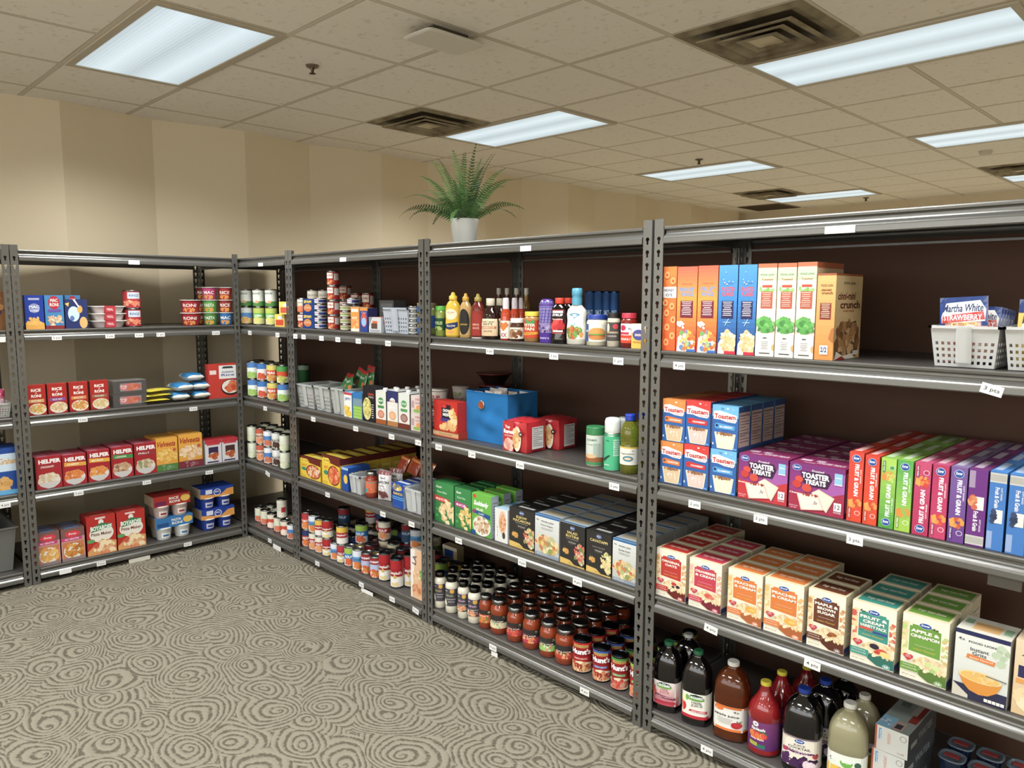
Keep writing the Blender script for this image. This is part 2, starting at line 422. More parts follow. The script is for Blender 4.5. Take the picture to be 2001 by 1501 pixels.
    v = mnode(n, l, 'ADD', v, mnode(n, l, 'MULTIPLY', mnode(n, l, 'SUBTRACT', f2.outputs['Fac'], .5), 2.2))
    mr = n.new('ShaderNodeMapRange'); mr.inputs['From Min'].default_value = -1.6; mr.inputs['From Max'].default_value = 1.6; l.new(v, mr.inputs['Value'])
    l.new(mr.outputs[0], c.inputs[0]); l.new(c.outputs[0], p.inputs['Base Color']); p.inputs['Roughness'].default_value = .95; p.inputs['Specular IOR Level'].default_value = .1
    bp = n.new('ShaderNodeBump'); bp.inputs['Strength'].default_value = .6; bp.inputs['Distance'].default_value = .006
    l.new(mr.outputs[0], bp.inputs['Height']); l.new(bp.outputs[0], p.inputs['Normal'])
    return m
mb = MB(); mb.face([(X0, Y0, 0), (X1, Y0, 0), (X1, Y1, 0), (X0, Y1, 0)], 'ffffff'); struct(mb.build('floor', carpetmat()))
mb = MB(); mb.face([(X0, Y1, ZC), (X1, Y1, ZC), (X1, Y0, ZC), (X0, Y0, ZC)], 'ffffff'); struct(mb.build('ceiling', ceilmat()))
# folded left wall: ridges at x=-4.22, troughs at x=-4.325
pts = []; y = .39-1.175*6
while y < Y1: pts += [(-4.22, y), (-4.325, y+.575)]; y += 1.175
pts[-1] = (pts[-1][0], Y1) if pts[-1][1] > Y1 else pts[-1]; pts[0] = (pts[0][0], Y0)
if pts[-1][1] < Y1: pts.append((-4.27, Y1))
mb = MB()
for a, b in zip(pts, pts[1:]): mb.face([(a[0], a[1], 0), (a[0], a[1], ZC), (b[0], b[1], ZC), (b[0], b[1], 0)][::-1], 'ffffff')
struct(mb.build('wall_left', WALL))
mb = MB(); mb.face([(X0, Y1, 0), (X1, Y1, 0), (X1, Y1, ZC), (X0, Y1, ZC)], 'ffffff'); struct(mb.build('wall_far', WALL))
mb = MB(); mb.face([(X1, Y0, 0), (X1, Y1, 0), (X1, Y1, ZC), (X1, Y0, ZC)][::-1], 'ffffff'); struct(mb.build('wall_right', WALL))
mb = MB(); mb.face([(X0, Y0, 0), (X1, Y0, 0), (X1, Y0, ZC), (X0, Y0, ZC)][::-1], 'ffffff'); struct(mb.build('wall_near', WALL))

mb = MB(); mb.box(-3.8, 5.8, Y0+.002, Y0+.03, .9, 2.6, 'dfe8f0')  # unseen glowing panel, added on the near wall behind the fill light
FILLM, _n, _l, _p = newmat('fill_panel_glow'); _p.inputs['Base Color'].default_value = (.7, .75, .8, 1); _p.inputs['Emission Color'].default_value = (.9, .95, 1, 1); _p.inputs['Emission Strength'].default_value = .8
struct(mb.build('added_fill_panel', FILLM))
# ---------------------------------------------------------------- ceiling fittings
def lensmat():
    m, n, l, p = newmat('ribbed_lamp_lens')
    g = n.new('ShaderNodeTexCoord'); s = n.new('ShaderNodeSeparateXYZ'); l.new(g.outputs['Object'], s.inputs[0])
    rib = mnode(n, l, 'SINE', mnode(n, l, 'MULTIPLY', s.outputs[1], 330.))
    tube = mnode(n, l, 'ABSOLUTE', mnode(n, l, 'SUBTRACT', mnode(n, l, 'ABSOLUTE', s.outputs[1]), .13))
    br = mnode(n, l, 'SUBTRACT', 1.05, mnode(n, l, 'MULTIPLY', tube, 2.6))
    tot = mnode(n, l, 'ADD', br, mnode(n, l, 'MULTIPLY', rib, .05))
    p.inputs['Base Color'].default_value = (.2, .22, .24, 1); p.inputs['Roughness'].default_value = .5
    p.inputs['Emission Color'].default_value = (.78, .93, 1, 1); l.new(mnode(n, l, 'MULTIPLY', tot, .82), p.inputs['Emission Strength'])
    return m
LENS = lensmat()
TRIM, _n, _l, _p = newmat('cream_lamp_trim'); _p.inputs['Base Color'].default_value = (*lin('b5ab97'), 1); _p.inputs['Roughness'].default_value = .5
def lamp():
    r = bpy.data.objects.new('ceiling_lamp', None); COL.objects.link(r)
    mb = MB(); a, b, i = .6, .295, .035
    for x0, x1, y0, y1 in ((-a, a, -b, -b+i), (-a, a, b-i, b), (-a, -a+i, -b+i, b-i), (a-i, a, -b+i, b-i)): mb.box(x0, x1, y0, y1, -.009, -.001, 'ffffff')
    mb.build('frame', TRIM, r)
    mb = MB(); mb.face([(-a+i, -b+i, -.004), (-a+i, b-i, -.004), (a-i, b-i, -.004), (a-i, -b+i, -.004)], 'ffffff'); mb.build('lens', LENS, r)
    return r
WL = {(0, 2): 'large lit ceiling panel above the left shelving, nearest the folded wall', (0, 3): 'lit ceiling panel above and behind the potted fern', (1, 3): 'long lit ceiling panel at upper right beside the dusty vent',
      (0, 4): 'lit ceiling panel midway down the room behind the fern', (0, 5): 'farthest lit ceiling panel, beside the small far vent', (1, 4): 'lit ceiling panel at far right with a bright seam', (1, 5): 'small distant lit panel cut by the right edge'}
l0 = lamp(); first = True
for i, (lx, ly) in enumerate(LAMPS):
    key = (i//6, i % 6); loc = (lx+.61, ly+.305, ZC)
    lab = WL.get(key, 'lit ceiling panel in the part of the room beyond the picture')
    gr = 'lit ceiling panels' if key in WL else 'lit ceiling panels beyond the picture'
    if first: l0.location = loc; tag(l0, lab, 'ceiling light', gr); l0['category'] = 'ceiling light'; first = False
    else: dup(l0, loc, lab, gr)
def ventmat():
    m, n, l, p = newmat('dusty_vent_metal'); g = n.new('ShaderNodeTexCoord'); t = n.new('ShaderNodeTexNoise'); t.inputs['Scale'].default_value = 7
    l.new(g.outputs['Object'], t.inputs['Vector']); c = n.new('ShaderNodeValToRGB'); e = c.color_ramp.elements
    e[0].position = .35; e[0].color = (*lin('978768'), 1); e[1].position = .6; e[1].color = (*lin('c4b798'), 1)
    l.new(t.outputs['Fac'], c.inputs[0]); l.new(c.outputs[0], p.inputs['Base Color']); p.inputs['Roughness'].default_value = .6
    return m
VM = ventmat(); VD, _n, _l, _p = newmat('vent_dark_throat'); _p.inputs['Base Color'].default_value = (.05, .04, .028, 1)
def vent():
    r = bpy.data.objects.new('ceiling_vent', None); COL.objects.link(r)
    def ringm(a, za, b, zb, mb):
        A = [(-a, -a, za), (a, -a, za), (a, a, za), (-a, a, za)]; B = [(-b, -b, zb), (b, -b, zb), (b, b, zb), (-b, b, zb)]
        for i in range(4): j = (i+1) % 4; mb.face([A[i], B[i], B[j], A[j]], 'ffffff'); mb.face([A[j], B[j], B[i], A[i]], 'ffffff')
    mb = MB(); ringm(.3, -.002, .265, -.012, mb); ringm(.265, -.012, .225, -.0015, mb); mb.build('frame', VM, r)
    mb = MB(); mb.face([(-.225, -.225, -.0015), (-.225, .225, -.0015), (.225, .225, -.0015), (.225, -.225, -.0015)], 'ffffff'); mb.build('duct_opening', VD, r)
    for a in (.2, .135, .07):
        mb = MB(); ringm(a, -.030, a-.040, -.004, mb); ringm(a+.022, -.034, a, -.030, mb); ringm(a+.022, -.034, a+.026, -.028, mb)
        if a < .1: mb.face([(-.06, -.06, -.026), (-.06, .06, -.026), (.06, .06, -.026), (.06, -.06, -.026)], 'ffffff')
        mb.build('louver_ring', VM, r)
    return r
v0 = vent()
for k, (i, j, lab) in enumerate([(-2, 1, 'dusty square ceiling vent between the folded wall and fern lamp'), (2, 1, 'large dusty square ceiling vent at upper right beside the long lamp'),
        (-2, 9, 'small far square vent beside the farthest lit panel'), (2, 9, 'far square vent at the right edge beside a small panel')]):
    loc = (GX+TS*(i+.5), GY+TS*(j+.5), ZC)
    if k == 0: v0.location = loc; tag(v0, lab, 'air vent', 'square ceiling vents')
    else: dup(v0, loc, lab, 'square ceiling vents')
mb = MB(); mb.box(-.29, .29, -.29, .29, -.008, -.001, '6f5c44')
for i in range(12): mb.box(-.27, .27, -.27+.045*i, -.262+.045*i, -.014, -.008, '5a4834')
tag(mb.build('return_grille', SATIN, loc=(GX-2.5*TS, GY+11.5*TS, ZC)), 'brown return air grille near the far corner of the ceiling', 'air vent')
BRASS = inkmat('aged_brass', .4, metal=.8)
for k, (x, y, lab) in enumerate([(-2.49, -.066, 'bronze fire sprinkler between the left lamp and the white antenna panel'), (-2.49, 3.62, 'bronze fire sprinkler near the lit panel midway down the room'), (-2.42, 7.14, 'smallest, farthest fire sprinkler in front of the far wall')]):
    if k == 0:
        mb = MB(); mb.lathe([(.001, -.012), (.03, -.01), (.034, -.001)], '6b5a45', cap=False)
        s0 = mb.build('fire_sprinkler', SATIN, loc=(x, y, ZC)); tag(s0, lab, 'sprinkler', 'fire sprinklers')
        mb = MB(); mb.lathe([(.012, -.01), (.009, -.022), (.006, -.03), (.007, -.038)], '5b4a33', n=12); mb.build('nozzle', BRASS, s0)
        mb = MB(); mb.lathe([(.001, -.044), (.017, -.042), (.018, -.040), (.001, -.039)], '5b4a33', n=12, cap=False)
        for sx in (-1, 1): mb.box(sx*.010-.0015, sx*.010+.0015, -.002, .002, -.042, -.012, '5b4a33')
        mb.build('deflector', BRASS, s0)
    else: dup(s0, (x, y, ZC), lab, 'fire sprinklers')
mb = MB(); mb.lathe([(.035, -.03), (.045, -.022), (.048, -.001)], 'c8bda8'); tag(mb.build('smoke_detector', SATIN, loc=(-.66, 4.9, ZC)), 'small round detector on the ceiling under the right far lamp', 'smoke detector')
# flat white wireless antenna panel hanging from the ceiling
o = bpy.data.objects.new('wireless_access_point', None); COL.objects.link(o); o.location = (-1.635, .10, ZC)
tag(o, 'thin white wireless panel mounted flat under the ceiling tiles', 'access point')
mb = MB(); rows = []
for z, q in ((-.03, .145), (-.036, .165), (-.042, .165), (-.047, .15)):
    rows.append([(x*q/.165*.62, y*q/.165*1., z) for x, y in [(.165*(abs(math.cos(a))**.22)*math.copysign(1, math.cos(a)), .165*(abs(math.sin(a))**.22)*math.copysign(1, math.sin(a))) for a in [6.2832*i/40 for i in range(40)]]])
mb.grid(rows[::-1], 'd2ccbe'); mb.face(rows[-1][::-1], 'd2ccbe'); mb.face(rows[0], 'd2ccbe'); a = mb.build('panel_body', SATIN, o)
mb = MB(); mb.box(-.05, .05, -.1, .1, -.032, -.001, '4c4438'); mb.build('mounting_bracket', SATIN, o)

# ---------------------------------------------------------------- steel shelving
PH = 1.83; LV = SH
def postmesh():
    """L-shaped post, punched with keyholes on both flanges (front flange along +x, side flange along +y)"""
    mb = MB(); w, t, pit = .036, .0018, .0432; n = 14
    def cell(z0, z1, keyed, M):
        zc = (z0+z1)/2; cx = w/2; out = []
        if not keyed:
            mb.face([M(0, z0), M(w, z0), M(w, z1), M(0, z1)], 'ffffff'); return
        hole = []
        for i in range(n):
            a = -math.pi/2+2*math.pi*(i+.5)/n; x, z = math.cos(a), math.sin(a)
            if z > -.55: hole.append((cx+.0072*x, zc+.005+.0072*z))
            else: hole.append((cx+(.0036 if x > 0 else -.0036), zc-.0005 if z > -.8 else zc-.0125))
        ring = []
        for i in range(n):
            a = -math.pi/2+2*math.pi*(i+.5)/n; x, z = math.cos(a), math.sin(a); k = 1/max(abs(x)/(w/2), abs(z)/((z1-z0)/2))
            ring.append((cx+x*k, zc+z*k))
        for i in range(n):
            j = (i+1) % n; q = [hole[i], ring[i], ring[j], hole[j]]
            mb.face([M(*p) for p in q], 'ffffff'); mb.face([M(hole[i][0], hole[i][1], t), M(*hole[i]), M(*hole[j]), M(hole[j][0], hole[j][1], t)], 'ffffff')
            if ring[i][0] != ring[j][0] and ring[i][1] != ring[j][1]:
                cxr = w if ring[i][0] > cx and ring[j][0] > cx else 0; czr = z1 if ring[i][1] > zc and ring[j][1] > zc else z0
                mb.face([M(*ring[i]), M(cxr, czr), M(*ring[j])], 'ffffff')
    F = lambda x, z, d=0: (x, d, z)
    S = lambda y, z, d=0: (d, y, z)
    F2 = lambda x, z, d=0: (x, t-d, z)
    S2 = lambda y, z, d=0: (t-d, y, z)
    for M in (F, S, F2, S2):
        cell(0, .01, False, M); z = .01
        for i in range(41): cell(z, z+pit, True, M); z += pit
        cell(z, PH, False, M)
    mb.face([(0, 0, PH), (w, 0, PH), (w, t, PH), (0, t, PH)], 'ffffff'); mb.face([(0, 0, PH), (t, 0, PH), (t, w, PH), (0, w, PH)], 'ffffff')
    mb.face([(w, 0, 0), (w, 0, PH), (w, t, PH), (w, t, 0)], 'ffffff'); mb.face([(0, w, 0), (t, w, 0), (t, w, PH), (0, w, PH)], 'ffffff')
    return mb.mesh('post', STEEL)
POST = postmesh()
def railmesh(L):
    prof = [(.03, -.002), (.006, -.002), (.003, .0), (.001, -.001), (.0, -.004), (.001, -.010), (.009, -.013), (.011, -.016), (.011, -.022), (.009, -.0265), (.004, -.030), (-.001, -.0345), (-.0035, -.038), (-.004, -.041), (-.004, -.055), (-.002, -.058), (.014, -.058), (.014, -.050)]
    mb = MB(); rows = [[(x, y, z) for y, z in prof] for x in (0, L)]
    mb.grid(rows[::-1], 'ffffff', closed=False, smooth=False)
    for x in (0, L): mb.face([(x, y, z) for y, z in (prof if x else prof[::-1])], 'ffffff')
    for x in (-.012, L+.002): mb.box(x, x+.010, .002, .004, -.05, -.008, 'ffffff')
    return mb.mesh('rail', STEEL)
SHELFM, _n, _l, _p = newmat('dark_grey_shelf_board'); _p.inputs['Base Color'].default_value = (*lin('44403d'), 1); _p.inputs['Roughness'].default_value = .42
BACKM, _n, _l, _p = newmat('brown_backing_board')
_t = _n.new('ShaderNodeTexNoise'); _t.inputs['Scale'].default_value = 2.5; _c = _n.new('ShaderNodeValToRGB'); _c.color_ramp.elements[0].color = (*lin('4a3226'), 1); _c.color_ramp.elements[1].color = (*lin('573a29'), 1)
_l.new(_t.outputs['Fac'], _c.inputs[0]); _l.new(_c.outputs[0], _p.inputs['Base Color']); _p.inputs['Roughness'].default_value = .8
D = .61
def rack(row, u, L, label, back, lv=None):
    r = bpy.data.objects.new('steel_shelving_unit', None); COL.objects.link(r); place(r, row, u, 0, 0)
    tag(r, label, 'shelving', 'grey steel shelving units')
    def add(nm, me, loc, sc=(1, 1, 1)):
        o = bpy.data.objects.new(nm, me); COL.objects.link(o); o.parent = r; o.location = loc; o.scale = sc; return o
    for sx, sy in ((1, 1), (-1, 1), (1, -1), (-1, -1)): add('post', POST, (0 if sx > 0 else L, 0 if sy > 0 else D, 0), (sx, sy, 1))
    rm = railmesh(L-.078)
    mb = MB(); mb.box(0, .002, .02, D-.02, -.045, -.002, 'ffffff'); sm = mb.mesh('side_rail', STEEL)
    mb = MB(); mb.box(.004, L-.004, .012, D-.012, -.013, -.001, 'ffffff'); bm_ = mb.mesh('shelf_board', SHELFM)
    for z in (lv or LV)[1:]:
        add('front_rail', rm, (.039, 0, z)); add('rear_rail', rm, (.039, D, z), (1, -1, 1))
        add('side_rail', sm, (.003, 0, z)); add('side_rail', sm, (L-.005, 0, z)); add('shelf_board', bm_, (0, 0, z))
    if back:
        mb = MB(); mb.box(.002, L-.002, D+.003, D+.009, .03, 1.795, 'ffffff'); mb.build('back_panel', BACKM, r)
    return r
RK = {'A': rack('B', -1.238-1.222, 1.222, 'grey steel shelving unit cut off by the left edge of the photo', False),
      'B': rack('B', -1.234, 1.222, 'grey steel shelving unit along the folded wall with red meal cartons', False),
      'C': rack('R', -4.167, 1.243, 'grey steel shelving unit in the corner, half hidden, holding soup cans', True),
      'D': rack('R', -2.920, 1.246, 'grey steel shelving unit holding yellow taco kits and stacked soup cans', True),
      'E': rack('R', -1.665, 1.246, 'grey steel shelving unit under the fern with condiments and sauce jars', True),
      'F': rack('R', -.409, 1.246, 'grey steel shelving unit at right with cereal, oatmeal and juice bottles', True)}
def sticker(unit, px, s, text, w=.05, h=.028, row='R', tilt=0., dz=0., col='e6e6e2', ink='4a4a4a', nm='price_tag', proud=.0055):
    z = SH[s]-.047+dz; u = u_at(px, -proud, z, row); r = RK[unit]
    mb = MB(); mb.box(-w/2, w/2, 0, .0006, -h/2, h/2, col)
    if text: art_flat(mb, [('t', text, .5, .47, .72, .5, ink, {'b': .35})], w, h, (-w/2, 0, -h/2), (1, 0, 0), (0, 0, 1))
    o = mb.build(nm, PAPER, r); P = r.matrix_basis.inverted() @ W3(row, u, -proud, z)
    o.location = P; o.rotation_euler = (0, math.radians(tilt), 0); return o
for un, s, L_ in [('F', 1, [(1641, '', .085)]), ('F', 2, [(1327, '4 pts'), (1938, '3 pts', .05, 14)]), ('F', 3, [(1357, '2 pts'), (1486, '3 pts.'), (1670, '3 pts.')]), ('F', 4, [(1389, '4 pts', .05, 6), (1587, '4 pts', .05, 3)]), ('F', 5, [(1381, '4 pts')]),
        ('E', 1, [(1027, '', .06)]), ('E', 2, [(957, '3 pts'), (1082, '3 pts'), (1208, '1 pt')]), ('E', 3, [(857, '2 pts'), (922, '1 pt'), (1016, '4 pts'), (1200, '3 pts')]), ('E', 4, [(896, '3 pts'), (1020, '4 pts'), (1128, '4 pts')]), ('E', 5, [(963, '4 pts'), (1142, '4 pts')]),
        ('D', 1, [(670, '', .06)]), ('D', 2, [(577, '1 pt'), (593, '3 pts'), (628, '1 pt'), (660, '3 pts'), (700, '3 pts'), (758, '3 pts')]), ('D', 3, [(612, '1 pt'), (695, '3 pts'), (765, '3 pts'), (817, '1 pt')]), ('D', 4, [(640, '3 pts'), (748, '3 pts'), (804, '3 pts')]), ('D', 5, [(620, '1 pt'), (706, '3 pts'), (766, '4 pts'), (812, '3 pts', .05, 8)]),
        ('C', 1, [(509, '', .06)]), ('C', 2, [(488, '1 pt'), (542, '3 pts')]), ('C', 3, [(518, '1 pt')]), ('C', 4, [(523, '3 pt', .055, 14)]), ('C', 5, [(527, '1 pt')])]:
    for q in L_: sticker(un, q[0], s, q[1], w=q[2] if len(q) > 2 else .046, h=.026 if q[1] else .021, tilt=q[3] if len(q) > 3 else 0)
for s, L_ in [(1, [(262, '')]), (2, [(111, '2 pts'), (215, '2 pts'), (272, '2 pts'), (314, '1 pt'), (422, '2 pts')]), (3, [(162, '2 pts'), (378, '3 pts')]), (4, [(154, '3 pts'), (287, '2 pts'), (409, '3 pts')]), (5, [(128, ''), (198, '3 pts'), (367, '3 pts')])]:
    for px, t in L_: sticker('B', px, s, t, w=.06 if not t else .048, h=.024, row='B')
sticker('A', 10, 4, '4 pts', row='B'); sticker('A', 2, 2, '', row='B', w=.04)
sticker('B', 273, 5, '', w=.12, h=.04, row='B', dz=-.035, col='d0ccbe', nm='hanging_sign', proud=.002)
sticker('C', 541, 5, '', w=.10, h=.03, dz=-.022, tilt=2, nm='hanging_sign', proud=.007); sticker('D', 717, 5, '', w=.11, h=.02, dz=-.028, nm='hanging_sign', proud=.003)
sticker('E', 966, 5, '', w=.04, h=.02, dz=-.028, nm='hanging_sign', proud=.003); sticker('F', 1963, 3, '', w=.075, h=.03, dz=-.028, col='5a554c', nm='hanging_sign', proud=-.012)
# ---------------------------------------------------------------- printed art helpers
def T(s, x, y, w, h, c='ffffff', **o): return ('t', s, x, y, w, h, c, o)
def Rc(a, b, c, d, col): return ('r', a, b, c, d, col)
def Ov(x, y, a, b, c): return ('e', x, y, a, b, c)
def Bl(x, y, a, b, n, s, *c): return ('b', x, y, a, b, n, s, list(c))
def kro(x, y, rx, ry): return [Ov(x, y, rx, ry, 'e8eef4'), Ov(x, y, rx*.93, ry*.92, '1f4f9e'), T('Kroger', x, y, rx*1.35, ry*.95, 'ffffff', i=.3)]
def heart(x, y, a, b, c='c6313a'):
    P = [(x+a*p, y+b*q) for p, q in ((0, -1), (.55, -.45), (1, .15), (.95, .6), (.6, .85), (.25, .8), (0, .5), (-.25, .8), (-.6, .85), (-.95, .6), (-1, .15), (-.55, -.45))]
    return [('p', [P[0]]+P[1:7], c), ('p', [P[0]]+P[6:], c), T('HEART', x, y+b*.35, a*1.2, b*.3, 'f4dede', b=.3), T('HEALTHY', x, y-.02*b, a*1.1, b*.22, 'f4dede', b=.3)]
def lines(x, y, w, n, step, th, col, cen=True):
    L = []
    for i in range(n):
        ww = w*(1, .85, .95, .7, .9)[i % 5]; L.append(Rc(x-ww/2 if cen else x, y-i*step-th, x+ww/2 if cen else x+ww, y-i*step, col))
    return L
# ================================================================ unit at right
SF = 'on the upper right shelf'
o_ring = [('g', 0, 0, 1, 1, 'e2581c', 'f08030'), Rc(0, .63, 1, .76, 'f2ece4'), T('HONEY', .45, .72, .8, .035, '3c3a60'), T("O'S", .45, .665, .5, .035, '3c3a60')]
for x, y in ((.3, .1), (.75, .18), (.35, .28), (.8, .37), (.3, .45), (.7, .53), (.2, .57), (.75, .83), (.3, .9)): o_ring += [Ov(x, y, .2, .042, 'f4a860'), Ov(x, y, .09, .019, 'e2581c')]
carton('cereal_box', 'orange cereal box with ring shapes, leftmost '+SF, 'cereal box', 'R', 2, 1293, 1319, 521, .19, o_ring, 'e2581c', cols={'t': 'd86a3a', 'r': 'd4571f'}, side=nutr(.1, .1, .9, .9))
def frt(c0, c1, c2, nm, nc, pc, bl):
    return [('g', 0, 0, 1, .6, c0, c1), ('g', 0, .6, 1, 1, c1, c2), T('FOOD LION', .5, .795, .5, .014, '4a3340', b=.4), T(nm[0], .5, .73, .72, .05, nc), T(nm[1], .5, .675, .62, .045, nc), Rc(.18, .4, .82, .6, pc)]+lines(.5, .59, .5, 8, .021, .008, 'e4d4d4')+bl
b1 = [('p', [(.05, 0), (.95, 0), (.95, .12), (.75, .2), (.35, .22), (.1, .17)], 'f2e8da'), Bl(.55, .14, .42, .12, 46, .12, 'e88a2a', 'd84828', 'f0c040', '5aa83c', 'f4d8a8', '3a86c0'), Bl(.2, .3, .18, .06, 8, .09, 'f4ece0', 'ffffff'), Rc(.55, 0, 1, .03, '3a6ab0')]
for k, (a, b, t) in enumerate(((1320, 1359, 521), (1360, 1399, 519))):
    carton('cereal_box', ('left', 'right')[k]+' of two red and orange fruit cereal boxes '+SF, 'cereal box', 'R', 2, a, b, t, .19, frt('c81c28', 'ee9c34', 'e0604a', ('FRUIT', 'RINGS'), '5a9ad0', '7c1c34', b1), 'd8402a', group='fruit cereal boxes', cols={'t': 'd8604a', 'r': 'e06a30'})
b2 = [('p', [(.05, 0), (.95, 0), (.98, .14), (.7, .26), (.3, .2), (.08, .12)], 'f4ead8'), Bl(.58, .14, .38, .12, 44, .13, 'e8c088', 'd8a060', 'f4dcb0', 'e8b878'), Rc(.4, 0, 1, .035, 'c8283c'), Bl(.3, .85, .5, .1, 10, .04, 'e4f0fa', 'c0daf0')]
for i in range(3):
    a = math.radians(60*i); b2.append(('p', [(.5+.2*math.cos(a)-.012*math.sin(a), .36+.045*math.sin(a)+.003), (.5-.2*math.cos(a)-.012*math.sin(a), .36-.045*math.sin(a)+.003), (.5-.2*math.cos(a)+.012*math.sin(a), .36-.045*math.sin(a)-.003), (.5+.2*math.cos(a)+.012*math.sin(a), .36+.045*math.sin(a)-.003)], 'b8dcf4'))
for k, (a, b, t) in enumerate(((1400, 1437, 518), (1438, 1474, 517))):
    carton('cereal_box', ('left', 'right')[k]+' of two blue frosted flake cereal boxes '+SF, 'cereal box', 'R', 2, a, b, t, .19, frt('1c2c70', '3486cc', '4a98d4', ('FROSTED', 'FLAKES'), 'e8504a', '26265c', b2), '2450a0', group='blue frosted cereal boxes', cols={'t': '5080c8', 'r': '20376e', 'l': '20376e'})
g1 = [Rc(0, 0, 1, 1, 'ece2c8'), ('g', 0, .82, 1, .96, 'b8d8a8', 'c8e0b8'), Rc(0, .955, 1, 1, 'c8744c'), T('FOOD LION', .5, .88, .7, .02, '4a5a40', b=.5), T('Toasted', .5, .83, .6, .02, 'b06a40'), Rc(.25, .745, .78, .77, 'c84a30'), Bl(.5, .72, .45, .02, 14, .1, '7ab850', '98cc70'), Rc(.2, .52, .82, .7, 'c0583c')]+lines(.5, .69, .5, 8, .02, .007, 'e8c8b8')+[Bl(.5, .34, .48, .08, 60, .14, '4a9a3a', '78c060', '2f7a30', '5fae4c'), Rc(0, 0, 1, .25, 'ece4d4'), Rc(.22, .035, .85, .245, 'e4e0d6'), T('MMM', .5, .2, .2, .02, '45403a')]+lines(.5, .16, .4, 5, .018, .005, '8a857c')+[Rc(.22, .03, .8, .04, '3a3632'), Ov(.97, .1, .1, .035, 'e0a860')]
g1s = [Rc(0, 0, 1, 1, 'd8c49c'), Rc(0, .94, 1, 1, 'b86848'), T('FOOD LION', .5, .8, .6, .04, '5a4a30'), Bl(.5, .3, .4, .25, 60, .1, 'c89858', 'a87840')]
for k, (a, b, t) in enumerate(((1475, 1512, 515), (1513, 1550, 514), (1551, 1589, 512))):
    carton('cereal_box', ('left', 'middle', 'right')[k]+' of three cream cereal boxes with green basil leaves', 'cereal box', 'R', 2, a, b, t, .19, g1, 'ece2c8', group='cream and green cereal boxes', side=g1s, cols={'t': 'c07050', 'r': 'd8c49c'})
cr = [('g', 0, 0, 1, 1, 'dc8830', 'eab468'), Rc(0, .975, 1, 1, 'a85a34'), T('FOOD LION', .52, .86, .62, .028, '6a3c1c'), T('cinni-mini', .5, .81, .55, .03, '7a3a14', i=.2), T('crunch', .55, .775, .6, .03, '7a3a14'), Rc(.2, .47, .8, .66, '8a2c18')]+lines(.5, .65, .48, 8, .021, .008, 'e8c8a8')+[('p', [(.72, .25), (1, .2), (1, .38), (.85, .36)], 'b86c28'), Rc(.28, .065, .72, .17, 'f0ece6'), T('2/2', .5, .12, .34, .06, '2c3a6a')]
crs = [('g', 0, 0, 1, 1, 'b8935c', 'dcc08c'), Rc(0, .975, 1, 1, 'a85a34'), T('FOOD LION', .5, .89, .42, .03, '3f3020'), T('cinni-mini', .42, .74, .66, .085, '6a3014', i=.3), T('crunch', .55, .64, .74, .09, '5a2410'), T('cereal', .5, .57, .4, .03, 'b06a30'), ('p', [(.05, .02), (.85, .02), (.97, .2), (.8, .45), (.3, .4), (.02, .2)], '5a4630'), Bl(.5, .25, .42, .19, 90, .075, 'a87a48', '8a5c30', 'c8a06a', '6a4424'), ('p', [(.05, .0), (.8, 0), (.7, .06), (.35, .04), (.1, .1)], 'd8ccb8'), ('p', [(.05, 0), (.45, 0), (.3, .04)], '9a2c20'), Rc(.72, .04, .92, .09, 'cfc4b4')]
carton('cereal_box', 'shorter golden cinnamon crunch cereal box at right end of the cereal row', 'cereal box', 'R', 2, 1590, 1627, 534, .195, cr, 'dc8830', side=crs, cols={'t': 'b07040', 'r': 'c8a468'}, v=.016)

